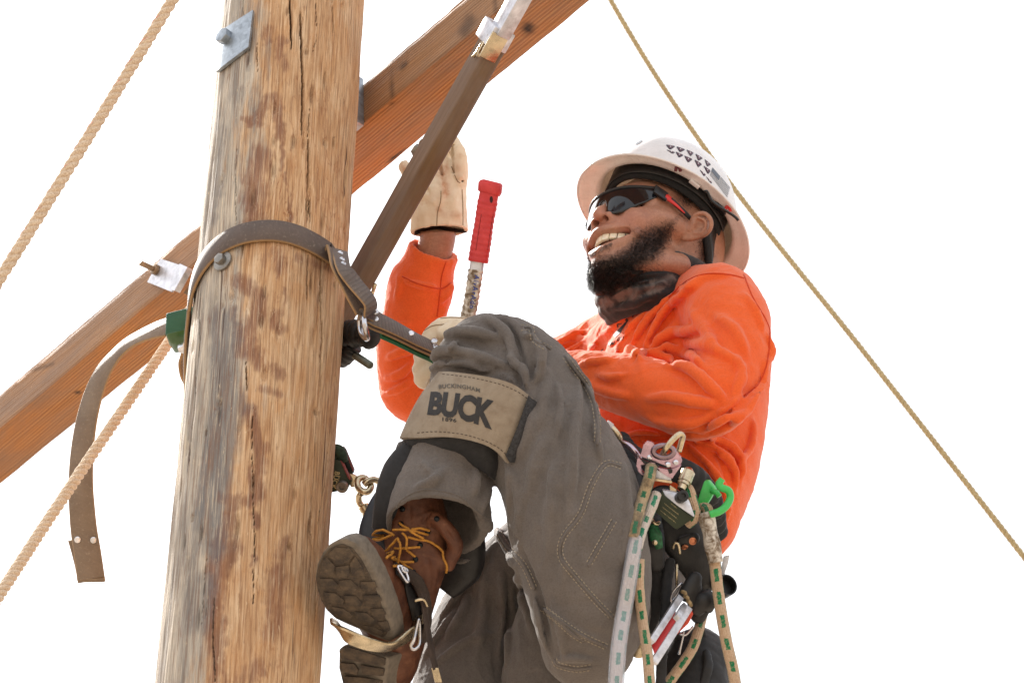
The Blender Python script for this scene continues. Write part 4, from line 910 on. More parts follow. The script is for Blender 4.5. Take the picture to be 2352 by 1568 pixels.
# mouth
mp = [(68, 39, -42), (84, 30, -52), (95, 15, -59), (98, 0, -61)]; mp = mp + [(f, -s, u) for f, s, u in mp[-2::-1]]
hch([(f + 5, s, u, r) for (f, s, u), r in zip(mp, [3, 7.5, 10.5, 11.5, 10.5, 7.5, 3])], 2, 's', 16)
hch([(f - 8, s * .9, u, r) for (f, s, u), r in zip(mp, [2.5, 7.5, 11, 12, 11, 7.5, 2.5])], 2, 's', 16)
ul = [(69, 39.5, -40, 3.2), (87, 29, -42.5, 4.6), (100, 13, -44, 5.8), (103.5, 0, -45, 5.6), (100, -13, -44, 5.8), (87, -29, -42.5, 4.6), (69, -39.5, -40, 3.2)]
ll = [(69, 39.5, -43, 3.0), (80, 31, -59, 4.6), (90, 15, -73, 6.2), (93, 0, -77, 6.8), (90, -15, -73, 6.2), (80, -31, -59, 4.6), (69, -39.5, -43, 3.0)]
hch(ul, 4, n=22); hch(ll, 4, n=22)
hd_.chain([H(-28, 0, -30), cam(1560, 590, 4.87), cam(1545, 660, 4.87), cam(1545, 730, 4.86)], [.062, .060, .060, .062], .02)
# ear (near side) in the frame, on the plane of the side of the head
ED = hd_.hit(*zH(340, 960))[2]
def E(x, y, d): return cam(*zH(x, y), ED + d - .004)
er = lambda rows, k=3, op='u': hd_.chain(np.array([E(*r[:3]) for r in rows]), np.array([r[3] for r in rows]) * .001, k * .001, op)
for dd in [0]:
    er([(300, 1010, .004, 7), (350, 960, .002, 8), (420, 920, -.002, 11), (470, 920, -.004, 11)], 6)
    er([(400, 985, -.002, 8), (460, 985, -.004, 10), (330, 1040, .002, 7)], 5)
    er([(350, 900, .002, 3.2), (390, 840, -.004, 3.4), (455, 815, -.010, 3.6), (520, 840, -.014, 3.6), (556, 905, -.016, 3.6), (548, 970, -.015, 3.5), (510, 1020, -.011, 3.6), (440, 1050, -.006, 4.6), (350, 1068, -.002, 5.2), (285, 1072, .001, 4.6)], 2.5)
    er([(400, 880, -.012, 4.5), (440, 920, -.014, 8.5), (420, 975, -.013, 7)], 2, 's')
    er([(430, 862, -.009, 2.2), (490, 890, -.013, 2.6), (500, 950, -.013, 2.6), (455, 1005, -.010, 2.6), (390, 1010, -.007, 2.6)], 2)
    er([(335, 975, -.004, 4), (350, 945, -.004, 3.5)], 3)
hd_.ripple(.0004, 120, 8)
# wrist of the raised arm and covered arms, shoulders: the rest of the body under the cloth
bd = Solid(cam(880, 1500, 4.9) - [0, .05, .55], [.5, .18, 5.12], .006)
for rows, k in [([(1550, 690, 4.87, 60), (1560, 800, 4.84, 80), (1580, 960, 4.77, 100), (1575, 1130, 4.68, 85), (1540, 1220, 4.62, 75)], .02), ([(1600, 700, 4.78, 55), (1675, 760, 4.61, 55), (1640, 900, 4.53, 50), (1480, 885, 4.57, 45), (1300, 862, 4.66, 38), (1120, 842, 4.75, 32)], .02),
        ([(1480, 770, 4.92, 55), (1280, 850, 5.02, 48), (1000, 900, 4.96, 48), (950, 850, 4.945, 50), (955, 760, 4.935, 48), (975, 650, 4.93, 44), (990, 600, 4.93, 41.5), (1004, 555, 4.925, 41.5), (1010, 500, 4.92, 42), (1015, 440, 4.92, 40)], .015),
        ([(1500, 1220, 4.60, 70), (1340, 1180, 4.44, 90), (1120, 860, 4.46, 75), (1060, 1000, 4.43, 60), (1030, 1090, 4.42, 45)], .02), ([(1480, 1250, 4.64, 75), (1200, 1340, 4.70, 90), (1080, 1540, 4.60, 85)], .02)]: CH(bd, rows, k)
Vb, Qb = bd.mesh(1)
Vh, Qh = hd_.mesh(1); SK_HEAD = Skin(Vh, Qh)
def hloc(V): d = V - HO; return np.stack([d @ HF, d @ HS, d @ HU], -1) / HSC
Lh = hloc(Vh)
def d2poly(p, rows):
    best = np.full(len(p), 1e9); a = np.array([r[:3] for r in rows], float)
    for i in range(len(a) - 1):
        e = a[i + 1] - a[i]; t = np.clip(((p - a[i]) @ e) / (e @ e), 0, 1); best = np.minimum(best, np.linalg.norm(p - a[i] - t[:, None] * e, axis=1))
    return best
Uh, Vv_h = uv_of(Vh)
lip = np.clip(1 - np.maximum(np.minimum(d2poly(Lh, ul), d2poly(Lh, ll)) - 3.8, 0) / 2.5, 0, 1)
inm = np.clip(1 - (d2poly(Lh, [(f - 7, s * .9, u) for f, s, u in mp]) - 6) / 5, 0, 1) * (Lh[:, 0] < 97) * (lip < .6)
# beard outline (face crop), tested in the frame for the near side and mirrored for the far side
BPOLY = [zG(*q) for q in [(1240, 440), (1150, 560), (1000, 600), (860, 625), (740, 650), (640, 690), (600, 700), (560, 640), (490, 600), (400, 585), (310, 610), (200, 680), (190, 700), (280, 650), (400, 630), (480, 650), (540, 720), (565, 800), (540, 880), (480, 950), (420, 990), (350, 1010), (180, 1060), (130, 1080), (20, 1200), (60, 1480), (400, 1500), (700, 1250), (900, 1150), (980, 1060), (1060, 900), (1130, 740), (1200, 600), (1280, 480)]]
SOUL = [zG(*q) for q in [(170, 1020), (230, 960), (330, 915), (350, 940), (260, 1010), (180, 1050)]]
def inside(u, v, poly):
    poly = np.asarray(poly); r = np.zeros(np.shape(u), bool); j = len(poly) - 1
    for i in range(len(poly)):
        (xi, yi), (xj, yj) = poly[i], poly[j]; r ^= ((yi > v) != (yj > v)) & (u < (xj - xi) * (v - yi) / (yj - yi + 1e-9) + xi); j = i
    return r
def beard_w(P):                     # how bearded a point of the face is
    L = hloc(P); Ls = L.copy(); Ls[:, 1] = np.abs(Ls[:, 1]); Pm = HO + (Ls[:, :1] * HF + Ls[:, 1:2] * HS + Ls[:, 2:] * HU) * HSC
    u, v = uv_of(Pm); m = inside(u, v, BPOLY) | inside(u, v, SOUL); edge = pl_dist(u, v, BPOLY + BPOLY[:1])
    return np.where(m, np.clip(edge / 24, .05, 1), 0.), u, v, L
bw, bu, bv, _ = beard_w(Vh); nr_ = np.abs(Lh[:, 1]) < 200
cheek = sstep(0, 60, bv - np.interp(bu, [zG(600, 0)[0], zG(1240, 0)[0]], [zG(0, 690)[1], zG(0, 450)[1]]))
bshade = np.clip(bw * (.30 + .75 * cheek), 0, 1) * (Lh[:, 0] > -12)
zn = zH(470, 1200); bshade = np.maximum(bshade, .75 * np.exp(-((Uh - zn[0] - 6) / 16) ** 2 - ((Vv_h - zn[1]) / 45) ** 2) * (Lh[:, 2] < 10)); 
zs2 = zH(290, 640); bshade = np.maximum(bshade, .7 * np.exp(-((Uh - zs2[0]) / 22) ** 2 - ((Vv_h - zs2[1]) / 26) ** 2))
def skin_mat():
    m = M('skin'); c = m.coord(); n1 = m.noise(c, 22, 4, .6); n2 = m.noise(c, 260, 5, .65); n3 = m.noise(c, 900, 3, .6)
    col = m.ramp(n1, [(.3, S(160, 112, 90)), (.7, S(186, 138, 114))]); col = m.mix(m.ramp(n2, [(.45, .35), (.62, 0.)]), col, S(134, 88, 68))
    col = m.mix(m.attr('lip'), col, m.mix(n2, S(168, 98, 88), S(150, 82, 72))); col = m.mix(m.attr('inm'), col, S(60, 20, 18))
    bb = m.math('MULTIPLY', m.attr('beard'), m.ramp(n3, [(.3, .6), (.6, 1.)])); col = m.mix(bb, col, S(34, 25, 22))
    col = m.mix(m.attr('flush'), col, S(182, 112, 94))
    return m.set(col=col, rough=m.math('MULTIPLY_ADD', n2, .35, .28), spec=.5, sss=.12, sssr=(1.0, .38, .2), ssss=.006, normal=m.bump(m.math('ADD', n2, m.math('MULTIPLY', n3, .6)), .4, .0011))
MAT_SKIN = skin_mat()
flush = .4 * np.exp(-(((Lh - [80, 36, -34]) / [30, 22, 18]) ** 2).sum(1)) + .35 * np.exp(-(((Lh - [112, 0, -28]) / [16, 18, 14]) ** 2).sum(1))
Vall = np.concatenate([Vh, Vb]); Qall = np.concatenate([Qh, Qb + len(Vh)]); z0 = np.zeros(len(Vb))
obj('body', Vall, Qall, MAT_SKIN, person, attrs=dict(beard=np.concatenate([bshade, z0]), lip=np.concatenate([lip, z0]), inm=np.concatenate([inm, z0]), flush=np.concatenate([flush, z0])))
# teeth
MAT_TOOTH = plain('tooth_enamel', S(240, 228, 204), .22, 0, .05, 60, 0, sss=.1, ssss=.003)
MAT_GUM = plain('tongue', S(130, 52, 46), .3, 0, .1, 60, 0)
arc = spline(np.array([(60, 30, -45), (79, 25, -48), (92, 13, -51), (96.5, 0, -52), (92, -13, -51), (79, -25, -48), (60, -30, -45)], float), 60)
for j in range(10):
    t = (j + .5) / 10; p = arc[int(t * 59)]; q = arc[min(int(t * 59) + 2, 59)] - arc[max(int(t * 59) - 2, 0)]; tq = nrm(q)
    hgt = [5.2, 6.0, 7.2, 6.8, 8.0][min(j, 9 - j)]; w = np.linalg.norm(np.diff(arc, axis=0), axis=1).sum() / 10 / 2 * 1.10
    T3 = HF * tq[0] + HS * tq[1] + HU * tq[2]; 
    V, Fc = box(H(*p) - HU * .001 * (hgt * .45 - 1.5), [T3, HU, np.cross(T3, HU)], [w * .001, hgt * .001, .003], .0017); obj('tooth', V, Fc, MAT_TOOTH, person)
V, Fc = tube(np.array([H(66, 20, -72), H(78, 8, -72), H(78, -8, -72), H(66, -20, -72)]), .009, 12); obj('tongue', V, Fc, MAT_GUM, person)
arcL = arc * [.97, .95, 1] - [4, 0, 21]
for j in range(8):
    t = (j + .5) / 8; i = int(t * 59); p = arcL[i]; tq = nrm(arcL[min(i + 2, 59)] - arcL[max(i - 2, 0)]); T3 = HF * tq[0] + HS * tq[1] + HU * tq[2]
    V, Fc = box(H(*p), [T3, HU, np.cross(T3, HU)], [.0036, .004, .0028], .0013); obj('tooth', V, Fc, MAT_TOOTH, person)
# ---- beard: dark mass round the chin and single hairs over it
bs = Solid(H(70, 0, -110) - [.10, .10, .11], H(70, 0, -110) + [.10, .08, .11], .0018)
for rows, k in [([(12, 58, -56, 6), (34, 48, -74, 10), (58, 25, -89, 13), (71, 0, -93, 14.5), (58, -25, -89, 13), (34, -48, -74, 10), (12, -58, -56, 6)], 10), ([(32, 40, -80, 11), (54, 18, -96, 12), (65, 0, -99, 12), (54, -18, -96, 12)], 12), ([(76, 16, -83, 6.5), (82, 0, -84, 6.5), (76, -16, -83, 6.5)], 8)]:
    P, R = Hc(rows); bs.chain(P, R, k * .001)
bs.ripple(.0022, 130, 11)
Vbd, Qbd = bs.mesh(1); SK_BEARD = Skin(Vbd, Qbd)
MAT_HAIR = plain('black_hair', S(30, 23, 20), .42, 0, .35, 500, .4, 900, .001, spec=.5)
beard = obj('beard', Vbd, Qbd, MAT_HAIR, person)
def strand(P, d, ln, w, curl, n=4):
    t = np.linspace(0, 1, n); s0 = nrm(np.cross(d, rng.normal(size=3))); s1 = np.cross(d, s0)
    C = P + d * (ln * t)[:, None] + s0 * (curl * ln * np.sin(t * 2.6))[:, None] + s1 * (curl * .5 * ln * (1 - np.cos(t * 3.0)))[:, None]
    r = w * (1 - .75 * t); a = s0 * .5; b = s1 * .87
    return np.concatenate([C + r[:, None] * s0, C + r[:, None] * (-a + b), C + r[:, None] * (-a - b)]).reshape(3, n, 3)
def hairs(name, items, mat, parent, n=4):
    K = len(items)
    if K == 0: return
    V = np.concatenate([strand(*it, n=n).reshape(-1, 3) for it in items]); base = np.arange(K)[:, None] * (3 * n); f = []
    for s in range(3):
        s2 = (s + 1) % 3
        for i in range(n - 1): f.append(np.stack([base + s * n + i, base + s2 * n + i, base + s2 * n + i + 1, base + s * n + i + 1], -1).reshape(-1, 4))
    return tag(obj(name, V, np.concatenate(f), mat, parent), kind='stuff')
items = []
def scatter(Vm, Qm, N):             # area-weighted random points with normals
    a, b, c_, d_ = (Vm[Qm[:, i]] for i in range(4)); nn = np.cross(c_ - a, d_ - b); ar = np.linalg.norm(nn, axis=1); i = rng.choice(len(Qm), N, p=ar / ar.sum())
    s, t = rng.random((2, N, 1)); P = (1 - s) * (1 - t) * a[i] + s * (1 - t) * b[i] + s * t * c_[i] + (1 - s) * t * d_[i]; return P, nrm(nn[i])
Pn, Nn = scatter(Vh, Qh, 150000); cen = H(20, 0, -30)
sg = np.sign(((Pn - cen) * Nn).sum(1)).mean(); Nn = Nn * (1 if sg > 0 else -1)
w_, bu_, bv_, Ln = beard_w(Pn)
chk = sstep(-10, 60, bv_ - np.interp(bu_, [zG(600, 0)[0], zG(1240, 0)[0]], [zG(0, 690)[1], zG(0, 450)[1]]))
keep = (rng.random(len(Pn)) < w_ * (.22 + .78 * chk)) & (Ln[:, 0] > -8) & (d2poly(Ln, ul) > 5) & (d2poly(Ln, ll) > 5.5) & (d2poly(Ln, mp) > 7)
dn = nrm(-HU * .9 - HF * .25)
for p, nn, ch, L in zip(Pn[keep], Nn[keep], chk[keep], Ln[keep]):
    ln = (.0035 + .005 * ch) * rng.uniform(.6, 1.3); d = nrm(nn * .55 + dn * .6 + rng.normal(size=3) * .25); items.append((p - nn * .0004, d, ln, .00022, .25))
hairs('cheek_hairs', items, MAT_HAIR, person)
Pn, Nn = scatter(Vbd, Qbd, 9000); cb = H(55, 0, -95); sg = np.sign(((Pn - cb) * Nn).sum(1)).mean(); Nn = Nn * (1 if sg > 0 else -1); items = []
Lb = hloc(Pn)
for p, nn, L in zip(Pn, Nn, Lb):
    ln = np.interp(L[2], [-116, -88, -56], [.011, .008, .0045]) * rng.uniform(.5, 1.4); items.append((p - nn * .001, nrm(nn + dn * .35 + rng.normal(size=3) * .35), ln, .00026, .45))
hairs('chin_hairs', items, MAT_HAIR, beard, 5)
# temple hair in front of the ear
items = []
for _ in range(700):
    x, y = rng.normal(300, 42), rng.normal(650, 60); p, nn = SK_HEAD.at(*zH(x + (y - 650) * .35, y))
    if p is not None and np.linalg.norm(p - H(20, 70, 10)) < .08: items.append((p, nrm(nn * .3 + dn + HF * -.2 + rng.normal(size=3) * .2), .006 * rng.uniform(.5, 1.2), .0002, .15))
for _ in range(900):
    x, y = rng.normal(475, 38), rng.uniform(1060, 1330); p, nn = SK_HEAD.at(*zH(x + 12, y))
    if p is not None: items.append((p, nrm(nn * .4 + dn + rng.normal(size=3) * .25), .004 * rng.uniform(.5, 1.2), .0002, .15))
hairs('temple_hairs', items, MAT_HAIR, person)

# ================================================================== hard hat
KF, KU = nrm([-.70, .62, -.35]), nrm([.32, .71, .62]); KS = nrm(-np.cross(KU, KF)); KO = cam(*zF(800, 716), 4.855)
if KS[2] > 0: KS = -KS
def K(f, s, u): return KO + (KF * f + KS * s + KU * u) * .001
def Ka(a): a = np.asarray(a, float); return KO + (a[..., :1] * KF + a[..., 1:2] * KS + a[..., 2:] * KU) * .001
hat = thing('hard_hat', K(0, 0, 0), 'white full brim hard hat with small triangle stickers and a flag', 'helmet')
m = M('white_shell'); c = m.coord(); sc1 = m.noise(m.coord((1, 1, 6)), 90, 5, .7); dn1 = m.noise(c, 26, 5, .6)
col = m.ramp(dn1, [(.3, S(226, 226, 228)), (.6, S(244, 244, 248))]); col = m.mix(m.ramp(sc1, [(.62, 0.), (.74, .45)]), col, S(168, 166, 170))
MAT_HAT = m.set(col=col, rough=m.math('MULTIPLY_ADD', sc1, .35, .12), spec=.5, coat=.2, coatr=.2, normal=m.bump(sc1, .08, .0006))
tl = m.n('BsdfTranslucent'); tl.inputs['Color'].default_value = S(255, 230, 204); xs = m.n('MixShader'); xs.inputs[0].default_value = .15
m.l(m.b.outputs[0], xs.inputs[1]); m.l(tl.outputs[0], xs.inputs[2]); m.l(xs.outputs[0], m.o.inputs[0])
NA = 128; an = np.linspace(0, 2 * math.pi, NA, endpoint=False); ca, sa = np.cos(an), np.sin(an)
def brim_r(a):                      # brim edge (f, s) as a function of the angle round the hat
    f = np.where(np.cos(a) > 0, 154, 154) * np.cos(a); s = 128 * np.sign(np.sin(a)) * np.abs(np.sin(a)) ** .94; return f, s
bf, bs_ = brim_r(an); rows = []
rib = lambda a, h: 3.0 * np.exp(-(np.sin(a) / .12) ** 2) * h
def shell(off):
    out = []
    for h in np.linspace(1, 0, 26)[:-1]:                              # crown down to the base
        e = math.sqrt(max(0, 1 - h * h)) ** .86; f, s, u = (122 + off) * e * ca, (102 + off) * e * sa, np.full(NA, (130 + off) * h)
        rb = 2.6 * np.exp(-((s / 16.) ** 2)) * np.clip(h * 1.4, 0, 1) + 1.2 * np.exp(-((np.abs(s) - 38) / 6.) ** 2) * np.clip(h * 1.3 - .1, 0, 1) ; out.append(np.stack([f, s, u + rb], -1))
    return out
outer = shell(0); top = outer
def brim_ring(t, off): # t 0 base of crown .. 1 edge
    drop = np.where(ca > .2, 10 * (ca - .2), 0) + 4 * np.abs(sa) * 0 + np.where(ca < -.3, 10 * (-ca - .3), 0)
    f = 122 * ca * (1 - t) + bf * t; s = 102 * sa * (1 - t) + bs_ * t; u = -2 - t * t * (6 + drop) - (t > 0) * 2 + off; return np.stack([f, s, u], -1)
rows = outer + [brim_ring(t, 0) for t in (0.04, .12, .25, .45, .65, .85, .96)] + [brim_ring(1.0, -1.2), brim_ring(1.0, -2.6)] + [brim_ring(t, -3.6) for t in (.97, .8, .6, .4, .2, .0)]
inner = shell(-3.2)[::-1]
rows = rows + [np.concatenate([r[:, :2], r[:, 2:]], 1) for r in inner]
G = np.stack(rows); Vk = Ka(G.reshape(-1, 3)); Fk = [tuple(q) for q in quads(len(rows), NA)]
shell_o = obj('shell', Vk, Fk, MAT_HAT, hat); SK_HAT = Skin(Vk, Fk)
# edge bead
V, Fc = tube(Ka(brim_ring(1.0, -2.0) * [1.003, 1.003, 1]), .0019, 8, closed=True); obj('edge_bead', V, Fc, MAT_HAT, hat)
# suspension: brow pad, head band, nape strap, clips
MAT_FOAM = plain('brow_pad_foam', S(20, 20, 22), .85, 0, .25, 120, .6, 800, .0012)
a2 = np.linspace(-2.0, 2.25, 90)
def band(rf, rs, u0, u1, th, tilt=0.):
    P = np.stack([rf * np.cos(a2), rs * np.sin(a2), (u0 + u1) / 2 - tilt * np.cos(a2)], -1); N = np.stack([np.cos(a2) / rf, np.sin(a2) / rs, a2 * 0], -1); N = N[:, :1] * KF + N[:, 1:2] * KS
    return ribbon(Ka(P), N, abs(u1 - u0) * .001, th * .001)
obj('brow_pad', *band(102, 84, -22, 12, 9, -4), MAT_FOAM, hat); obj('head_band', *band(108, 92, -12, 30, 3), MAT_BLACKPL, hat)
an3 = np.linspace(1.9, 4.4, 50); P = np.stack([104 * np.cos(an3), 84 * np.sin(an3), -20 - 52 * np.clip(np.sin((an3 - 1.9) / 2.5 * math.pi), 0, 1) ** .8], -1); N = nrm(np.cos(an3)[:, None] * KF + np.sin(an3)[:, None] * KS)
obj('nape_strap', *ribbon(Ka(P), N, .030, .004), MAT_BLACKPL, hat)
obj('nape_pad', *ribbon(Ka(P * [.96, .95, 1.12]), N, .044, .010), MAT_FOAM, hat)
for (x, y), mt, nm, sz in [((600, 720), MAT_BLACKPL, 'strap_hook', (13, 5)), ((655, 750), MAT_BLACKPL, 'strap_hook', (12, 5))]:
    p, nn = SK_HAT.at(*zH(x, y), .004); obj(nm, *box(p, [nrm(cam(*zH(x + 40, y + 40), 4.7) - cam(*zH(x, y), 4.7)), nrm(np.cross(nn, [1, 0, 0])), nn], [sz[0] * .001, sz[1] * .001, .004], .0015), mt, hat, 40)
MAT_REDPL = plain('red_plastic', S(206, 48, 46), .4, 0, .1, 60, .1, 400, .0005)
for (x, y), mt in [((722, 775), MAT_REDPL), ((220, 372), plain('maroon_plastic', S(96, 22, 34), .45))]:
    p, nn = SK_HAT.at(*zH(x, y), .003); obj('strap_clip', *tube(spline(np.array([cam(*zH(x - 24, y + 24), p[2] - .004), cam(*zH(x - 12, y - 26), p[2] - .005), cam(*zH(x + 14, y - 14), p[2] - .005), cam(*zH(x + 26, y + 26), p[2] - .004)]), 14), .0026, 8), mt, hat)
hk = np.array([cam(*zH(*q), 4.72) for q in [(485, 600), (510, 595), (535, 640), (560, 690), (620, 740), (700, 790), (790, 850), (828, 890)]]); obj('chin_strap_cord', *tube(spline(hk, 40), .0022, 8), MAT_BLACKPL, hat)
for (x0, y0), (x1, y1) in [((345, 470), (440, 545)), ((690, 820), (735, 935))]:
    p, nn = SK_HAT.at(*zH((x0 + x1) / 2, (y0 + y1) / 2), .003); d = nrm(cam(*zH(x1, y1), 4.72) - cam(*zH(x0, y0), 4.72)); obj('clip_slot', *box(p, [d, np.cross(nn, d), nn], [np.linalg.norm(cam(*zH(x1, y1), 4.72) - cam(*zH(x0, y0), 4.72)) / 2, .004, .002], .001), MAT_HAT, hat, 40)
# stickers and flag
MAT_STK = plain('sticker_maroon', S(88, 48, 62), .35, 0, .1, 60, 0); MAT_STKB = plain('sticker_navy', S(52, 52, 74), .35, 0, .1, 60, 0); MAT_FLAG = plain('flag_print', S(84, 92, 104), .4, 0, .08, 60, 0); MAT_WHITEP = plain('white_print', S(214, 208, 216), .4, 0, .05, 60, 0)
for tri in [[(100, 130), (192, 145), (140, 180)], [(205, 148), (292, 178), (240, 205)], [(305, 180), (376, 210), (345, 245)], [(395, 220), (468, 265), (425, 290)], [(487, 275), (550, 328), (512, 348)], [(103, 180), (190, 205), (165, 220)], [(196, 200), (275, 235), (230, 258)], [(283, 240), (364, 275), (320, 308)], [(386, 280), (460, 325), (420, 355)], [(476, 340), (546, 390), (520, 425)], [(500, 445), (562, 512), (545, 515)], [(438, 380), (498, 430), (480, 445)]]:
    c = np.mean(tri, 0); pl = [c + (np.array(q) - c) * 1.14 for q in tri]; rp = []
    for i in range(3):
        a, b = pl[i], pl[(i + 1) % 3]; rp += [a * .86 + b * .14, a * .14 + b * .86]
    V2, F2 = poly_fill([zH(*q) for q in rp], 5); V, Fc = lay(SK_HAT, V2, F2, lambda x, y: (x, y), .0005); st = obj('sticker', V, Fc, MAT_STKB, hat)
    V2, F2 = poly_fill([zH(*(c + (q - c) * .74)) for q in rp], 5); V, Fc = lay(SK_HAT, V2, F2, lambda x, y: (x, y), .0009); obj('sticker_field', V, Fc, MAT_STK, st)
    V2, F2 = poly_fill([zH(*(c + np.array([math.cos(t), math.sin(t)]) * 6)) for t in np.linspace(0, 6.283, 9)[:-1]], 3); V, Fc = lay(SK_HAT, V2, F2, lambda x, y: (x, y), .0013); obj('sticker_mark', V, Fc, MAT_WHITEP, st)
def FL(s, t): a, b, c_, d_ = np.array((568, 358)), np.array((742, 560)), np.array((715, 662)), np.array((540, 432)); q = a * (1 - s) * (1 - t) + b * s * (1 - t) + c_ * s * t + d_ * (1 - s) * t; return zH(*q)
V2, F2 = grid2(1, 1, 6, 6); V, Fc = lay(SK_HAT, V2 * [.44, .52] + [.22, .27], F2, FL, .0006); fl = obj('flag_canton', V, Fc, MAT_FLAG, hat)
for k in range(7):
    x0 = 0 if k > 3 else .46; V2, F2 = grid2(1 - x0, .055, 8, 2); V, Fc = lay(SK_HAT, V2 + [(1 + x0) / 2, .04 + k * .152], F2, FL, .0006); obj('flag_stripe', V, Fc, MAT_FLAG, hat)
for q in [(210, 400), (235, 385)]: pass
V2, F2 = poly_fill([zF(*q) for q in [(565, 185), (600, 158), (640, 140), (628, 158), (600, 178), (575, 190)]], 6); V, Fc = lay(SK_HAT, V2, F2, lambda x, y: (x, y), .0006)
if Fc: obj('brow_decal', V, Fc, MAT_FLAG, hat)

# ================================================================== sunglasses
gl = thing('sunglasses', H(100, 0, -8), 'black wraparound safety sunglasses with dark lens and red temple piece', 'sunglasses')
m = M('smoke_lens'); n1 = m.noise(m.coord(), 240, 4, .7); col = m.ramp(n1, [(.4, S(12, 14, 20)), (.8, S(20, 23, 31))])
MAT_LENS = m.set(col=col, rough=m.ramp(m.noise(m.coord(), 320, 5, .7), [(.5, .03), (.8, .12)]), spec=.5, ior=1.5, coat=.2, coatr=.02)
sv = np.linspace(-64, 64, 61)
def gf(s): return 113 - 40 * (np.abs(s) / 64.) ** 2.2
def gt(s): return 18 + 10 * (np.abs(s) / 64.) ** 1.5
def gb(s): a = np.abs(s); return np.interp(a, [0, 5, 9, 14, 22, 32, 44, 56, 64], [6, 4, -8, -22, -26, -24, -15, 0, 14])
gr = []
for t in np.linspace(0, 1, 12):
    u = gt(sv) * (1 - t) + gb(sv) * t; gr.append(np.stack([gf(sv) - .0022 * (u - 5) ** 2 * 1.0 - 2 * t, sv, u], -1))
G = np.stack(gr); n_ = len(sv); Vo = np.array([H(*p) for p in G.reshape(-1, 3)]); cenl = H(20, 0, 0); Vi = Vo - nrm(Vo - cenl) * .0022
Fo = [tuple(q) for q in quads(12, n_, False)]; k0 = len(Vo); Fi = [tuple(i + k0 for i in q)[::-1] for q in Fo]
ed = list(range(n_)) + [n_ * j + n_ - 1 for j in range(1, 12)] + [n_ * 11 + i for i in range(n_ - 2, -1, -1)] + [n_ * j for j in range(10, 0, -1)]
obj('lens', np.concatenate([Vo, Vi]), Fo + Fi + [(b, a, a + k0, b + k0) for a, b in zip(ed, ed[1:] + ed[:1])], MAT_LENS, gl)
obj('top_frame', *tube(np.array([H(*p) for p in G[0]]), .0026, 10), MAT_BLACKPL, gl)
for s in (1, -1):
    hg = H(gf(62), 64 * s, 21); tq = nrm(H(44, 73 * s, 17) - hg); up = HU
    obj('hinge', *box(hg + tq * .008 + HS * s * .001, [tq, up, np.cross(tq, up)], [.0125, .0085, .003], .002), MAT_BLACKPL, gl, 40)
    te = [H(54, 72 * s, 18), H(30, 77 * s, 12), H(12, 79 * s, 7), H(-4, 79 * s, 3)]; tm = obj('temple', *tube(spline(np.array(te), 20), np.linspace(.0042, .003, 20), 10, flat=.5), MAT_BLACKPL, gl)
    rd = spline(np.array([H(62, 69.5 * s, 19.5), H(52, 72.5 * s, 17.5), H(40, 75.5 * s, 14.5), H(28, 77.5 * s, 11.5)]), 16); V, Fc = tube(rd, np.linspace(.0068, .003, 16), 10, flat=.42, ref=HS); obj('red_inlay', V, Fc, MAT_REDPL, tm)

# ================================================================== neck gaiter
ga = Solid(cam(1330, 790, 4.82) - [0, 0, .17], cam(1670, 540, 4.82) + [0, 0, .17], .002)
def loop(pts, r, k=.004): P, R = C3([(*p, r) for p in pts]); q = spline(np.concatenate([P, R[:, None]], 1), 40, True); q = np.concatenate([q, q[:1]]); ga.chain(q[:, :3], q[:, 3], k, n=len(q))
ptsA = lambda dx, dy, g: [(1404 + dx - g, 652 + dy, 4.79), (1432 + dx, 635 + dy, 4.750 - g * .0010), (1490 + dx, 618 + dy, 4.715 - g * .0010), (1550 + dx, 612 + dy, 4.735 - g * .0010), (1606 + dx + g, 636 + dy, 4.80), (1620 + dx + g, 630 + dy, 4.90), (1560 + dx, 616 + dy, 4.96), (1470 + dx, 648 + dy, 4.95), (1424 + dx, 668 + dy, 4.90)]
for dx, dy, g, r in [(6, -20, 2, 16), (0, -2, 6, 17), (-4, 18, 12, 16), (-6, 38, 16, 18), (0, 60, 14, 18), (8, 78, 8, 16)]: loop(ptsA(dx, dy, g), r)
for pts, r, h in [([zR(180, 420), zR(400, 260), zR(640, 130), zR(900, 60), zR(1200, 20)], 8, .006), ([zR(200, 520), zR(430, 330), zR(700, 200), zR(1000, 140)], 7, .006), ([zR(560, 480), zR(700, 330), zR(860, 270)], 9, .005), ([zR(330, 600), zR(560, 560), zR(800, 470), zR(1050, 330)], 8, .005)]: ga.fold(pts, r * 4.75 / FPX, h)
for pts, r, h in [([zR(250, 400), zR(500, 240), zR(800, 110), zR(1100, 80)], 5, .006), ([zR(400, 530), zR(560, 420), zR(700, 320)], 5, .005), ([zR(600, 240), zR(900, 190), zR(1200, 100)], 4, .005)]: ga.fold(pts, r * 4.75 / FPX, h, groove=True)
ga.ripple(.001, 90, 21); Vg, Qg = ga.mesh(1); ug, vg = uv_of(Vg)
camo = np.exp(-(pl_dist(ug, vg, [zR(230, 520), zR(420, 380), zR(700, 330), zR(1000, 240), zR(1250, 130)]) / 20) ** 2)
m = M('gaiter_knit'); c = m.coord(); n1 = m.noise(c, 45, 5, .65, .8); n2 = m.noise(c, 700, 3, .6)
pt = m.mix(m.ramp(n1, [(.35, 0.), (.62, 1.)]), S(44, 38, 38), S(108, 96, 90)); col = m.mix(m.ramp(m.math('ADD', m.attr('camo'), m.math('MULTIPLY', m.math('SUBTRACT', n1, .5), 1.2)), [(.45, 0.), (.75, .9)]), S(26, 26, 29), pt)
col = m.mix(m.ramp(m.noise(c, 330, 3, .7), [(.7, 0.), (.78, .6)]), col, S(120, 116, 112))
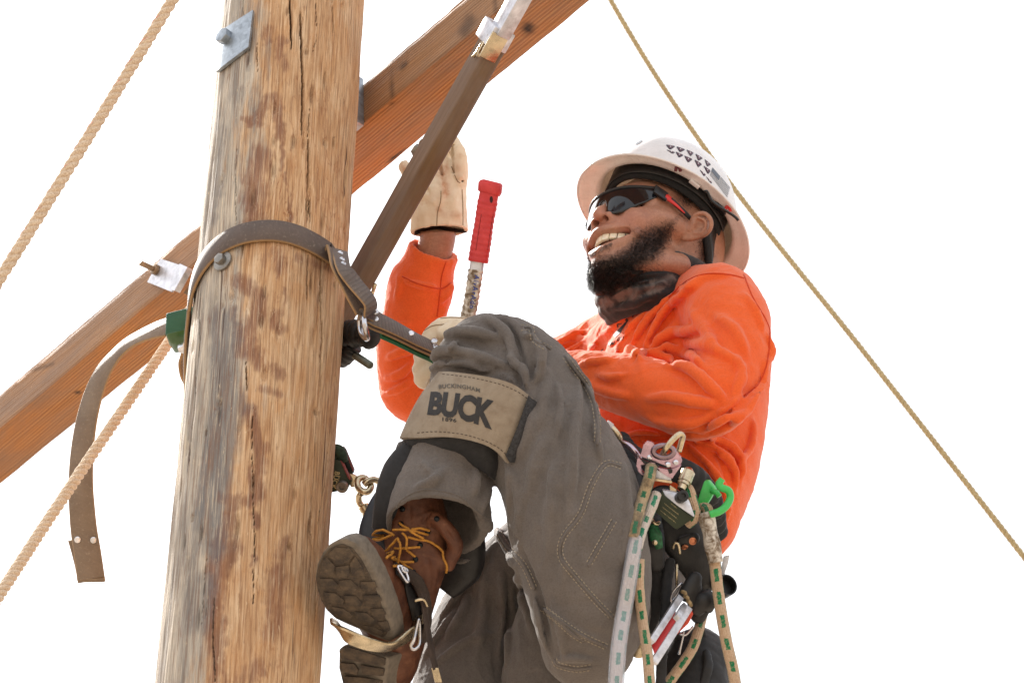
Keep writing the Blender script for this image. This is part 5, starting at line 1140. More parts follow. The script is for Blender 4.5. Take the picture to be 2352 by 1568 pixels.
MAT_GAITER = m.set(col=col, rough=.85, sheen=.2, normal=m.bump(n2, .5, .0008)); obj('neck_gaiter', Vg, Qg, MAT_GAITER, person, attrs=dict(camo=camo))
# ================================================================== gloves
def leather_mat(name, c0, c1, c2, sc=26, rough=.7, stain=None):
    m = M(name); c = m.coord(); n1 = m.noise(c, sc, 5, .65, .5); n2 = m.noise(c, 380, 4, .65); n3 = m.noise(c, 70, 4, .6)
    col = m.mix(m.ramp(n1, [(.42, 0.), (.68, 1.)]), c0, c1); col = m.mix(m.ramp(n3, [(.55, 0.), (.78, .6)]), col, c2)
    if stain: col = m.mix(m.math('MULTIPLY', m.attr('rust'), m.ramp(n3, [(.3, .2), (.6, .9)])), col, stain)
    nb = m.bump(n2, .35, .0009); nb = m.bump(n3, .35, .003, nb)
    return m.set(col=col, rough=rough, spec=.3, normal=nb, sheen=.1)
MAT_GLOVE = leather_mat('tan_glove_leather', S(238, 224, 200), S(230, 210, 180), S(212, 178, 140), stain=S(176, 108, 58))
MAT_GLOVE2 = leather_mat('cream_glove_leather', S(236, 224, 202), S(222, 206, 180), S(194, 172, 144))
MAT_BIND = plain('glove_binding', S(50, 38, 34), .8); MAT_GSEAM = plain('glove_seam', S(160, 134, 104), .8)
GD = 4.915
gv = Solid(cam(905, 560, GD) - [.01, .0, .075], cam(1095, 300, GD) + [.01, .01, .075], .0017)
def gz(x, y, d, r): u, v = zL(x, y); return (u, v, GD + d, r)
CH(gv, [gz(720, 1300, .0, 66), gz(720, 1150, .0, 65), gz(730, 950, .0, 62), gz(760, 750, .004, 56), gz(760, 560, .006, 48)], .01, sq=([0, 0, 1], .72))
CH(gv, [gz(640, 760, -.008, 34), gz(560, 700, -.012, 26), gz(430, 560, -.014, 19), gz(330, 480, -.012, 16.5), gz(270, 400, -.006, 13)], .008)         # thumb
CH(gv, [gz(600, 560, .004, 22), gz(560, 400, .006, 20), gz(540, 250, .012, 18), gz(560, 110, .020, 16)], .006)                                   # index
CH(gv, [gz(700, 520, .000, 23), gz(690, 330, .000, 21), gz(680, 150, .010, 19), gz(660, 20, .02, 16)], .006)                                    # middle
CH(gv, [gz(800, 520, .006, 20), gz(790, 360, .014, 18), gz(800, 200, .020, 17), gz(790, 60, .026, 15)], .005)                                  # ring
CH(gv, [gz(925, 680, .002, 26), gz(985, 520, -.006, 20), gz(985, 340, -.014, 19), gz(945, 180, -.014, 18), gz(860, 70, -.006, 17), gz(780, 40, .006, 15)], .004)       # little
CH(gv, [gz(720, 1240, .0, 58), gz(715, 1500, .0, 62)], .001, 's', sq=([0, 0, 1], .72))
gv.cut(cam(*zL(700, 1250), GD), nrm([.05, -1, -.28]), 0.)
for pts, r, h in [([zL(895, 130), zL(880, 300), zL(890, 430), zL(960, 590), zL(1030, 590)], 6, .010), ([zL(740, 60), zL(735, 250), zL(740, 400), zL(760, 500)], 6, .010), ([zL(480, 620), zL(560, 700), zL(640, 800)], 5, .005)]: gv.fold(pts, r * GD / FPX, h, groove=True, taper=False)
for pts, r, h in [([zL(660, 600), zL(690, 720), zL(740, 850)], 9, .004), ([zL(620, 720), zL(640, 820), zL(680, 900)], 8, .004), ([zL(720, 560), zL(760, 700), zL(745, 850), zL(700, 960)], 7, .003), ([zL(250, 450), zL(320, 420), zL(390, 400)], 6, .003), ([zL(270, 510), zL(340, 490), zL(400, 450)], 6, .003), ([zL(930, 520), zL(990, 530), zL(1030, 500)], 6, .003), ([zL(450, 900), zL(520, 1020), zL(540, 1150)], 10, .003), ([zL(900, 800), zL(920, 950), zL(980, 1080)], 12, .003)]: gv.fold(pts, r * GD / FPX, h)
gv.ripple(.0008, 90, 31); V, Q = gv.mesh(1); V = wrinkle(V, Q, .0016, 60, 81, (1, .6, 1)); SKG = Skin(V, Q); ug, vg = uv_of(V)
rust = np.clip(sum(a * np.exp(-(pl_dist(ug, vg, [zL(*q) for q in pts]) / w) ** 2) for pts, w, a in [([(780, 420), (790, 600), (800, 740)], 14, .8), ([(720, 950), (740, 960)], 8, .5), ([(820, 1030), (960, 1040)], 10, .4), ([(260, 420), (400, 540)], 12, .7), ([(950, 420), (960, 520)], 9, .4)]), 0, 1)
glove = obj('glove', V, Q, MAT_GLOVE, person, attrs=dict(rust=rust)); glove['label'] = 'tan leather glove on the raised hand'
obj('binding', *seam(SKG, [zL(400, 1268), zL(480, 1240), zL(560, 1212), zL(700, 1195), zL(850, 1215), zL(1000, 1240), zL(1060, 1240)], .0034, .0002, sides=8), MAT_BIND, glove)
for pts in [[zL(690, 1170), zL(700, 1000), zL(740, 850), zL(745, 720)], [zL(880, 400), zL(930, 520), zL(975, 610), zL(1030, 590)], [zL(1030, 1200), zL(1030, 950), zL(1020, 700)]]:
    V, F_ = seam(SKG, pts, .0009, .0001)
    if len(F_): obj('seam', V, F_, MAT_GSEAM, glove)
LD = 4.70
lg = Solid(cam(930, 900, LD) - [.01, 0, .08], cam(1130, 700, LD) + [.01, .01, .09], .0018)
CH(lg, [(1110, 820, LD + .02, 46), (1060, 800, LD + .01, 50), (1025, 790, LD, 50), (1010, 815, LD, 44)], .01)
for i, (u0, v0, u1, v1, u2, v2, r) in enumerate([(1065, 748, 1015, 748, 978, 790, 20), (1040, 765, 998, 775, 968, 820, 20), (1035, 800, 990, 812, 964, 850, 19), (1030, 830, 990, 845, 966, 872, 17)]):
    CH(lg, [(u0, v0, LD - .01, r), (u1, v1, LD - .022, r), (u2, v2, LD - .006, r - 1), (u2 + 22, v2 + 12, LD + .02, r - 3)], .004)
CH(lg, [(1085, 770, LD - .03, 20), (1050, 752, LD - .04, 20), (1018, 765, LD - .042, 17)], .005)
lg.ripple(.0008, 90, 33); V, Q = lg.mesh(1); SKL = Skin(V, Q); glove2 = obj('glove', V, Q, MAT_GLOVE2, person); glove2['label'] = 'cream leather glove closed round the red handled tool'
for pts in [[zK(330, 118), zK(430, 110), zK(560, 120)], [zK(180, 230), zK(260, 180), zK(360, 165)]]:
    V, F_ = seam(SKL, pts, .0009, .0001)
    if len(F_): obj('seam', V, F_, MAT_GSEAM, glove2)

# ================================================================== red handled tool
TD = 4.705
tool = thing('hand_tool', cam(*zB(725, 1070), TD), 'red handled lever tool with taped shaft held upright in the lower glove', 'tool')
m = M('red_grip'); n1 = m.noise(m.coord(), 60, 5, .65); n2 = m.noise(m.coord(), 240, 4, .7); col = m.mix(m.ramp(n2, [(.60, 0.), (.76, .6)]), m.ramp(n1, [(.3, S(188, 40, 44)), (.7, S(210, 62, 62))]), S(96, 42, 44))
MAT_GRIP = m.set(col=col, rough=.5, normal=m.bump(n2, .25, .0008))
def zb(x, y, d=TD): return cam(*zB(x, y), d)
ax_t = nrm(zb(860, 290) - zb(785, 760)); sd_t = nrm(zb(900, 300) - zb(860, 290)); 
P = spline(np.array([zb(784, 762), zb(800, 660), zb(822, 520), zb(842, 400), zb(853, 345)]), 60); s_ = np.linspace(0, 1, 60)
R = (.0148 + .0010 * np.abs(np.sin(s_ * 40)) * (s_ < .85) - .0008 * np.exp(-((s_ - .55) / .16) ** 2)); V, F_ = tube(P, R, 20, sup=.62, flat=.78, ref=[0.25, 0, 1]); gp = obj('grip', V, F_, MAT_GRIP, tool, 50); SKT = Skin(V, F_)
P = np.array([zb(850, 362), zb(853, 350), zb(857, 306), zb(859, 292), zb(860, 288)]); obj('grip_cap', *tube(P, [.0165, .0182, .0186, .0165, .012], 20, sup=.6, flat=.8, ref=[.25, 0, 1]), MAT_GRIP, gp, 50)
V2, F2 = poly_fill([zB(862 + 9 * math.cos(t), 396 + 20 * math.sin(t)) for t in np.linspace(0, 6.283, 17)[:-1]], 3); V, F_ = lay(SKT, V2, F2, lambda x, y: (x, y), .0004); obj('hang_hole', V, F_, plain('hole_dark', S(52, 14, 16), .8), gp)
for off in (-38, 38):
    V, F_ = seam(SKT, [zB(838 + off * .9, 480), zB(822 + off * .9, 580), zB(806 + off * .9, 690)], .0007, 0.)
    if len(F_): obj('grip_groove', V, F_, plain('grip_dark%d' % off, S(150, 32, 36), .6), gp)
obj('steel_bar', *tube(np.array([zb(781, 745), zb(778, 780), zb(772, 830)]), .0105, 16, sup=.45, flat=.72, ref=[.25, 0, 1]), MAT_ALU, tool, 40)
m = M('grimy_tape'); n1 = m.noise(m.coord(), 70, 6, .7, .6); n2 = m.noise(m.coord(), 300, 4, .7); col = m.mix(m.ramp(n1, [(.44, 0.), (.60, 1.)]), S(214, 206, 194), S(112, 92, 70)); MAT_TAPE = m.set(col=col, rough=.7, normal=m.bump(m.math('ADD', n1, n2), .5, .002))
P = spline(np.array([zb(772, 806), zb(758, 900), zb(742, 1000), zb(722, 1090)]), 40); V, F_ = tube(P, .0112 + .0006 * np.sin(np.linspace(0, 50, 40)), 20, sup=.55, flat=.8, ref=[.25, 0, 1]); tp = obj('tape_wrap', V, F_, MAT_TAPE, tool, 60); SKP = Skin(V, F_)
MAT_INK = plain('blue_ink', S(40, 62, 140), .6, 0, .1, 60, 0)
V2, F2 = text_polys('AlvArAdo', 40, .6, 0, 1.25); V, F_ = lay(SKP, V2, F2, affine(zB(762, 935), (-.060, .385), (.385, .060)), .0004)
if len(F_): tag(obj('name_marking', V, F_, MAT_INK, tp), kind='stuff')

# ================================================================== knee pad
kp = thing('knee_pad', cam(*zK(450, 850), 4.38), 'tan leather knee pad cuff with black lettering strapped below the raised knee', 'knee pad')
MAT_KPAD = leather_mat('tan_pad_leather', S(150, 138, 122), S(134, 120, 104), S(118, 102, 84), 30, .8); MAT_PRINT = plain('black_print', S(44, 44, 46), .7, 0, .15, 120, 0)
def shellgrid(cols, rows, th, n=(40, 16), wave=.0):
    """cols: list of (top zK, bottom zK, depth_top, depth_bottom)"""
    T = np.array([cam(*zK(*c[0]), c[2]) for c in cols]); B = np.array([cam(*zK(*c[1]), c[3]) for c in cols]); T, B = spline(T, n[0]), spline(B, n[0])
    t = np.linspace(0, 1, n[1])[:, None, None]; G = T[None] * (1 - t) + B[None] * t; du = np.gradient(G, axis=1); dv = np.gradient(G, axis=0); N = nrm(np.cross(du, dv)); 
    if N[n[1] // 2, n[0] // 2, 2] > 0: N = -N
    G = G + N * (.006 * np.sin(np.pi * t) + wave * vnoise(np.stack([np.broadcast_to(np.linspace(0, 9, n[0])[None], N.shape[:2]), np.broadcast_to(np.linspace(0, 3, n[1])[:, None], N.shape[:2]), N[..., 0] * 0], -1))[..., None])
    A, Bk = G.reshape(-1, 3), (G - N * th).reshape(-1, 3); k = len(A); F1 = [tuple(q) for q in quads(n[1], n[0], False)]; F = F1 + [tuple(i + k for i in q)[::-1] for q in F1]
    ed = list(range(n[0])) + [n[0] * j + n[0] - 1 for j in range(1, n[1])] + [n[0] * (n[1] - 1) + i for i in range(n[0] - 2, -1, -1)] + [n[0] * j for j in range(n[1] - 2, 0, -1)]
    return np.concatenate([A, Bk]), F + [(b, a, a + k, b + k) for a, b in zip(ed, ed[1:] + ed[:1])]
kc = [((560, 560), (230, 1110), 4.56, 4.55), ((400, 548), (60, 1110), 4.49, 4.48), ((318, 552), (2, 1092), 4.43, 4.42), ((400, 552), (150, 1086), 4.375, 4.37), ((560, 568), (400, 1084), 4.340, 4.335), ((760, 602), (620, 1124), 4.325, 4.32), ((940, 662), (780, 1196), 4.325, 4.32), ((1110, 790), (915, 1335), 4.345, 4.335)]
V, F_ = shellgrid(kc, 0, .005, (60, 18), .0012); pad = obj('cuff', V, F_, MAT_KPAD, kp, 60); SKK = Skin(V, F_)
V2, F2 = text_polys('BUCK', 1.0, .05, .06, .96); V2 = V2 - V2.mean(0); V2 = V2 / np.abs(V2).max(0)
V, F_ = lay(SKK, V2, F2, lambda x, y: zK(455 + 305 * x + 12 * y, 838 + 50 * x + 30 * x * x - (114 + 14 * x) * y), .0007); tag(obj('large_lettering', V, F_, MAT_PRINT, pad), kind='stuff')
V2, F2 = text_polys('BUCKINGHAM', 1.0, .02, 0, 1.1); V2 = V2 - V2.mean(0); V2 = V2 / np.abs(V2).max(0)
V, F_ = lay(SKK, V2, F2, lambda x, y: zK(478 + 175 * x, 672 + 14 * x + 22 * x * x - 18 * y), .0007); tag(obj('arched_lettering', V, F_, plain('faded_print', S(86, 82, 76), .7, 0, .1, 60, 0), pad), kind='stuff')
V2, F2 = text_polys('1896', 1.0, .02, 0, 1.1); V2 = V2 - V2.mean(0); V2 = V2 / np.abs(V2).max(0)
V, F_ = lay(SKK, V2, F2, lambda x, y: zK(408 + 60 * x, 944 + 6 * x - 16 * y), .0007); tag(obj('year_lettering', V, F_, MAT_PRINT, pad), kind='stuff')
st = stitches(SKK, [zK(345, 570), zK(480, 585), zK(640, 610), zK(820, 655), zK(960, 715), zK(1040, 770)], 6, 4, .0006) + stitches(SKK, [zK(140, 1050), zK(300, 1040), zK(500, 1060), zK(680, 1110), zK(800, 1170), zK(880, 1240)], 6, 4, .0006)
V, F_ = join(st); tag(obj('stitching', V, F_, MAT_STITCHD, pad), kind='stuff')
MAT_VELCRO = plain('dark_hook_tape', S(62, 62, 64), .95, 0, .3, 300, .8, 1400, .0015)
V, F_ = shellgrid([((1052, 745), (866, 1235), 4.328, 4.322), ((1085, 775), (900, 1290), 4.330, 4.324), ((1122, 800), (950, 1290), 4.338, 4.330)], 0, .004, (10, 18)); obj('hook_tape', V, F_, MAT_VELCRO, kp, 60)
V, F_ = shellgrid([((230, 1100), (330, 1300), 4.56, 4.55), ((30, 1120), (60, 1260), 4.49, 4.49), ((10, 1120), (20, 1230), 4.43, 4.43), ((160, 1070), (170, 1180), 4.385, 4.40), ((380, 1060), (350, 1225), 4.350, 4.37), ((600, 1095), (560, 1300), 4.340, 4.36), ((760, 1150), (720, 1395), 4.345, 4.36), ((850, 1230), (775, 1440), 4.37, 4.38)], 0, .008, (50, 12), .002); obj('lining', V, F_, MAT_BLACK, kp, 60)

# ================================================================== boot
m = M('boot_leather'); c = m.coord(); n1 = m.noise(c, 34, 5, .65, .4); n2 = m.noise(c, 300, 4, .65); n3 = m.noise(c, 90, 4, .6)
col = m.ramp(n1, [(.3, S(74, 44, 32)), (.55, S(100, 62, 44)), (.78, S(132, 90, 66))]); col = m.mix(m.ramp(n3, [(.6, 0.), (.8, .5)]), col, S(150, 114, 88))
MAT_BOOT = m.set(col=col, rough=m.math('MULTIPLY_ADD', n3, .4, .35), spec=.35, normal=m.bump(m.math('ADD', n2, n1), .35, .0016))
m = M('boot_rubber'); n1 = m.noise(m.coord(), 60, 5, .65); n2 = m.noise(m.coord(), 300, 4, .7); col = m.mix(m.ramp(n1, [(.4, 0.), (.65, .9)]), S(58, 50, 44), S(98, 84, 68)); col = m.mix(m.ramp(n2, [(.6, 0.), (.75, .5)]), col, S(140, 122, 98)); MAT_SOLE = m.set(col=col, rough=.85, normal=m.bump(n2, .6, .002))
m = M('sole_edge'); n1 = m.noise(m.coord(), 80, 5, .65); MAT_WELT = m.set(col=m.ramp(n1, [(.3, S(92, 86, 78)), (.7, S(128, 118, 106))]), rough=.8, normal=m.bump(n1, .3, .001))
def zn3(x, y, d): return cam(*zN(x, y), d)
bo = Solid(zn3(150, 1750, 4.35) - [.02, .02, .22], zn3(1450, -250, 4.35) + [.02, .02, .20], .0022)
def bz(x, y, d, r): u, v = zN(x, y); return (u, v, d, r)
CH(bo, [bz(490, 350, 4.305, 50), bz(540, 420, 4.32, 62), bz(655, 620, 4.355, 68), bz(750, 860, 4.39, 66), bz(825, 1090, 4.42, 60), bz(800, 1380, 4.455, 62), bz(790, 1500, 4.47, 58)], .012)
CH(bo, [bz(860, 1300, 4.46, 58), bz(930, 1080, 4.45, 62), bz(985, 820, 4.43, 62), bz(1050, 560, 4.42, 66), bz(1085, 300, 4.42, 73), bz(1080, 50, 4.42, 74), bz(1060, -160, 4.42, 66)], .018)
zM = zm(960, 1200, 220, 1232)      # lace crop
CH(bo, [(*zM(700, 520), 4.375, 16), (*zM(820, 620), 4.372, 18), (*zM(960, 800), 4.378, 18), (*zM(1000, 950), 4.385, 18), (*zM(900, 1180), 4.39, 16)], .012)
for pts, r, h in [([zM(620, 900), zM(700, 1000), zM(780, 1130), zM(800, 1250)], 9, .004), ([zM(560, 1100), zM(620, 1250), zM(640, 1450)], 10, .004), ([zM(700, 1150), zM(720, 1300), zM(700, 1500)], 9, .004), ([zN(900, 1000), zN(960, 900), zN(1000, 820)], 8, .003)]: bo.fold(pts, r * 4.38 / FPX, h)
for pts, r, h in [([zM(500, 660), zM(580, 520), zM(680, 430)], 5, .004), ([zM(360, 330), zM(360, 500), zM(370, 640)], 4, .003), ([zM(830, 640), zM(930, 800), zM(1000, 900)], 4, .004)]: bo.fold(pts, r * 4.38 / FPX, h, groove=True)
bo.ripple(.0009, 80, 51); V, Q = bo.mesh(1); SKB = Skin(V, Q); boot = obj('boot', V, Q, MAT_BOOT, person); boot['label'] = 'worn brown lace up leather work boot'
# sole: fore part and heel, with lugs
def sole_d(y): return np.interp(y, [150, 1200, 1568], [4.205, 4.345, 4.40])
def slab(poly, off3, lift=0.0, mat=None, name='sole', parent=None, bev=.003):
    bm = bmesh.new(); vs = [bm.verts.new(Vector(cam(*zN(x, y), sole_d(y) - lift))) for x, y in poly]; f = bm.faces.new(vs); r = bmesh.ops.extrude_face_region(bm, geom=[f])
    for v in r['geom']:
        if isinstance(v, bmesh.types.BMVert): v.co += Vector(off3)
    bmesh.ops.recalc_face_normals(bm, faces=bm.faces[:])
    if bev: bmesh.ops.bevel(bm, geom=bm.edges[:], offset=bev, segments=2, affect='EDGES', profile=.6)
    bm.verts.index_update(); V = np.array([v.co for v in bm.verts]); F_ = [tuple(v.index for v in f.verts) for f in bm.faces]; bm.free(); return obj(name, V, F_, mat, parent, 50)
SO = np.array([.0150, .0065, .034])
fore = [(400, 172), (320, 188), (240, 232), (175, 310), (125, 420), (105, 540), (118, 650), (160, 770), (215, 870), (300, 950), (430, 1010), (560, 1065), (700, 1130), (825, 1172), (868, 1130), (852, 980), (800, 800), (740, 640), (680, 500), (590, 335), (500, 220)]
so_ = slab(fore, SO, 0, MAT_WELT, 'sole', boot, .004)
inner = [(np.array(p) - [430, 640]) * .90 + [405, 650] for p in fore]; slab(inner, (.002, .001, .01), .003, MAT_SOLE, 'tread', so_, .002)
for pl in [[(225, 330), (300, 260), (440, 270), (480, 330), (430, 400), (310, 420)], [(160, 430), (215, 350), (300, 440), (280, 520), (150, 520)], [(440, 420), (490, 345), (560, 450), (590, 560), (520, 560), (450, 500)], [(300, 450), (430, 430), (440, 510), (400, 560), (310, 540)],
           [(145, 560), (270, 560), (330, 620), (300, 660), (160, 640)], [(330, 580), (450, 570), (520, 640), (480, 700), (350, 660)], [(540, 590), (680, 590), (700, 650), (620, 690), (550, 660)], [(185, 690), (300, 700), (390, 770), (370, 810), (230, 790)], [(380, 720), (500, 730), (560, 800), (520, 850), (400, 800)], [(570, 720), (720, 720), (745, 780), (650, 810), (580, 790)],
           [(260, 830), (380, 850), (470, 910), (450, 950), (310, 910)], [(480, 880), (600, 890), (680, 950), (650, 1000), (500, 950)], [(640, 850), (760, 850), (790, 910), (720, 940), (650, 910)], [(560, 1010), (660, 1020), (760, 1070), (740, 1110), (600, 1060)], [(700, 980), (800, 970), (830, 1060), (790, 1080)]]:
    slab(pl, (.001, .0005, .006), .0065, MAT_SOLE, 'lug', so_, .0012)
heel = [(335, 1235), (400, 1190), (560, 1240), (700, 1290), (815, 1320), (800, 1450), (790, 1600), (780, 1720), (360, 1720), (370, 1570), (330, 1420)]
hl = slab(heel, (.024, .004, .045), 0, MAT_WELT, 'heel', boot, .004)
for pl in [[(335, 1250), (410, 1215), (560, 1260), (780, 1330), (770, 1400), (560, 1370), (350, 1330)], [(340, 1370), (480, 1380), (520, 1440), (500, 1490), (350, 1450)], [(540, 1390), (770, 1430), (760, 1500), (560, 1480)], [(380, 1500), (540, 1510), (760, 1540), (750, 1620), (380, 1620)]]: slab(pl, (.002, .0, .010), .008, MAT_SOLE, 'lug', hl, .0015)
# laces, eyelets
MAT_LACE = plain('yellow_lace', S(186, 128, 44), .7, 0, .2, 200, .4, 900, .0008)
def drape(sk, pts, r, lift, n=40, sides=8, fall=None):
    q = spline(np.array(pts, float), n); P = []; last = fall
    for i, (u, v) in enumerate(q[:, :2]):
        p, nn = sk.at(u, v); L = lift if np.isscalar(lift) else np.interp(i / (n - 1), np.linspace(0, 1, len(lift)), lift)
        if p is None: 
            if last is None: continue
            p = cam(u, v, last)
        else: last = p[2]; p = p + nn * (L + r)
        P.append(p)
    P = np.array(P)
    for _ in range(3): P[1:-1, 2] = (P[:-2, 2] + P[1:-1, 2] * 2 + P[2:, 2]) / 4
    return tube(P, r, sides)
for pts, l in [([zM(-20, 1100), zM(90, 1010), zM(180, 900), zM(250, 800)], [.004, .01, .012, .01]), ([zM(60, 1110), zM(150, 1105), zM(260, 1135), zM(420, 1135)], [.004, .006, .006, .002]), ([zM(190, 945), zM(330, 940), zM(500, 930)], [.006, .008, .002]), ([zM(90, 1210), zM(180, 1205), zM(260, 1210)], .003), ([zM(180, 1080), zM(280, 1150), zM(400, 1250)], [.006, .006, .002]), ([zM(330, 970), zM(380, 1010), zM(440, 1060)], .005),
               ([zM(250, 800), zM(280, 900), zM(275, 1020), zM(230, 1170)], [.012, .014, .012, .008]), ([zM(290, 730), zM(340, 800), zM(345, 880), zM(335, 960)], .012), ([zM(240, 600), zM(330, 660), zM(440, 740), zM(530, 800)], [.004, .012, .014, .012]), ([zM(410, 690), zM(500, 680), zM(620, 695)], [.012, .01, .004]), ([zM(200, 690), zM(260, 690), zM(400, 700), zM(600, 760)], [.012, .014, .012, .003]),
               ([zM(220, 760), zM(170, 720), zM(80, 690), zM(10, 730), zM(0, 790), zM(60, 825), zM(130, 790), zM(200, 740)], [.012, .014, .016, .016, .016, .016, .014, .012]), ([zM(350, 790), zM(480, 820), zM(600, 850), zM(740, 960), zM(850, 1090), zM(885, 1180), zM(880, 1260)], [.01, .006, .004, .003, .003, .003, .002])]:
    V, F_ = drape(SKB, pts, .0018, l, 26, fall=4.36); obj('lace', V, F_, MAT_LACE, boot)
MAT_EYE = plain('dark_eyelet', S(30, 34, 38), .35, .6)
for x, y in [(740, 540), (610, 720), (505, 905), (440, 1105), (410, 1280), (262, 405), (240, 610)]:
    p, nn = SKB.at(*zM(x, y))
    if p is not None: obj('eyelet', *disc(p, nn, .0042, .003, 14, .001), MAT_EYE, boot, 40)
# ================================================================== pole climber worn on that boot
cl = thing('pole_climber', zn3(700, 1210, 4.33), 'metal stirrup climbing iron strapped under the brown boot', 'climbing iron')
P = spline(np.array([zn3(285, 965, 4.33), zn3(330, 1040, 4.31), zn3(440, 1120, 4.30), zn3(640, 1195, 4.31), zn3(810, 1215, 4.33), zn3(930, 1160, 4.345), zn3(1060, 1060, 4.36), zn3(1120, 930, 4.38)]), 60)
V, F_ = ribbon(P, np.tile(nrm([.1, .75, .62]), (60, 1)), np.interp(np.linspace(0, 1, 60), [0, .2, .8, 1], [.014, .030, .030, .022]), .006); stp = obj('stirrup', V, F_, MAT_BRASSY, cl, 40)
shk = spline(np.array([cam(*zC(455, 780), 4.44), cam(*zC(430, 660), 4.445), cam(*zC(480, 520), 4.45), cam(*zC(540, 430), 4.46)]), 24); obj('shank', *tube(shk, .024, 16, sup=.6, flat=.55, ref=[.2, 0, 1]), plain('shank_sleeve', S(42, 48, 58), .5, 0, .2, 40, .2), cl, 50)
sp2 = spline(np.array([cam(*zC(670, 150), 4.41), cam(*zC(600, 250), 4.405), cam(*zC(545, 380), 4.40), cam(*zC(520, 520), 4.40), cam(*zC(505, 640), 4.41)]), 30); obj('shin_pad', *tube(sp2, np.interp(np.linspace(0, 1, 30), [0, .3, 1], [.020, .026, .024]), 16, sup=.75, flat=.6, ref=[.3, 0, 1]), MAT_BLACK, cl)
cp2 = spline(np.array([cam(*zC(960, 690), 4.46), cam(*zC(960, 820), 4.465), cam(*zC(900, 940), 4.47), cam(*zC(850, 1010), 4.47)]), 20); obj('calf_pad', *tube(cp2, [.034] * 10 + list(np.linspace(.034, .018, 10)), 16, sup=.7, flat=.55, ref=[.3, 0, 1]), MAT_LEATHERBK, cl)
def dstrap(sk, pts, w, th, lift, mat, name, parent, n=40, fall=None, nrm_hint=None):
    q = spline(np.array(pts, float), n); P, N = [], []; last = fall; ln = np.array([0, 0, -1.])
    for i, (u, v) in enumerate(q[:, :2]):
        p, nn = sk.at(u, v) if sk is not None else (None, None)
        if p is None: p = cam(u, v, last); nn = ln
        else: last = p[2]; ln = nn
        P.append(p + nn * lift); N.append(nn)
    P, N = np.array(P), np.array(N)
    for _ in range(6): P[1:-1, 2] = (P[:-2, 2] + 2 * P[1:-1, 2] + P[2:, 2]) / 4; N[1:-1] = nrm(N[:-2] + 2 * N[1:-1] + N[2:])
    V, F_ = ribbon(P, N, w, th); return obj(name, V, F_, mat, parent, 50)
MAT_STRAPBR = leather_mat('dark_boot_strap', S(62, 50, 44), S(48, 40, 36), S(90, 76, 66), 40, .6)
stp2 = dstrap(SKB, [zN(870, 470), zN(940, 560), zN(1010, 720), zN(1070, 900), zN(1090, 1060)], .021, .004, .004, MAT_LEATHERBK, 'instep_strap', cl, fall=4.34)
stp3 = dstrap(SKB, [zN(990, 500), zN(1080, 560), zN(1130, 680), zN(1150, 860), zN(1140, 1010), zN(1100, 1150)], .017, .0035, .009, MAT_STRAPBR, 'ankle_strap', cl, fall=4.36)
tail = np.array([zn3(1150, 700, 4.35), zn3(1170, 900, 4.345), zn3(1205, 1120, 4.34), zn3(1250, 1350, 4.335), zn3(1270, 1430, 4.335)]); V, F_ = ribbon(spline(tail, 30), np.tile([.75, .1, -.6], (30, 1)), .012, .003); ts = obj('strap_tail', V, F_, MAT_STRAPBR, cl, 50)
obj('strap_tip', *box(zn3(1278, 1490, 4.334), [nrm(zn3(1290, 1540, 4.334) - zn3(1262, 1430, 4.334)), [1, 0, .3], [0, .2, -1]], [.011, .0055, .002], .001), MAT_BRASSY, ts, 40)
def ring(pts, r, mat, name, parent, closed=True, n=40): return obj(name, *tube(spline(np.array(pts), n, closed), r, 10, closed=closed), mat, parent)
ring([zn3(905, 455, 4.325), zn3(955, 450, 4.33), zn3(1005, 560, 4.325), zn3(985, 585, 4.32)], .0022, MAT_RIVET, 'buckle', cl); ring([zn3(945, 450, 4.327), zn3(990, 470, 4.33), zn3(995, 495, 4.328), zn3(960, 490, 4.325)], .002, MAT_RIVET, 'buckle', cl)
ring([zn3(1065, 775, 4.335), zn3(1120, 760, 4.335), zn3(1160, 770, 4.338), zn3(1190, 830, 4.34)], .0022, MAT_BRASSY, 'keeper', cl, False, 16)
ring([zn3(1110, 950, 4.345), zn3(1080, 1060, 4.34), zn3(1060, 1150, 4.335), zn3(1030, 1210, 4.335), zn3(1060, 1240, 4.335), zn3(1110, 1200, 4.34), zn3(1120, 1100, 4.345)], .0026, MAT_CHROME, 'shackle_ring', cl)

# ================================================================== positioning strap round the pole
MAT_WEB = strap_mat('brown_web', S(92, 80, 74), S(108, 94, 86)); MAT_WEBT = strap_mat('tan_web', S(124, 106, 90), S(140, 122, 104)); MAT_STRAPL = strap_mat('oiled_strap', S(98, 88, 84), S(112, 102, 96), 300)
def web(name, P, N, w, th, mat, parent):
    P = np.asarray(P); V, F_ = ribbon(P, N, w, th); s = np.concatenate([[0], np.cumsum(np.linalg.norm(np.diff(P, axis=0), axis=1))]); at = np.zeros((len(V), 3)); at[:, 0] = np.repeat(s, 8)
    ed = np.tile([1, 1, 0, 0, 1, 1, 0, 0], len(P)).astype(float); return obj(name, V, F_, mat, parent, 50, attrs=dict(st=at, edge=ed * .8))
ps = thing('positioning_strap', pole_hit(*z9(900, 260)), 'brown webbed safety strap looped round the pole with its tail hanging at left', 'safety strap')
lp = [(318, 850), (345, 690), (392, 560), (465, 448), (570, 352), (710, 285), (860, 258), (1000, 262), (1140, 298), (1280, 366), (1390, 438)]
q = spline(np.array([z9(*p) for p in lp]), 70); P = np.array([on_pole(u, v, .0055) for u, v in q]); N = np.array([pole_normal(p) for p in P])
th0 = [pole_dir(t) * (RP + .0055) for t in np.linspace(-1.75, -2.9, 14)]; ax0 = (P[0] - PB) @ PA_c
back = np.array([PB + PA_c * (ax0 - .028 * (i + 1)) + d for i, d in enumerate(th0)])[::-1]; Nb = np.array([pole_normal(p) for p in back])
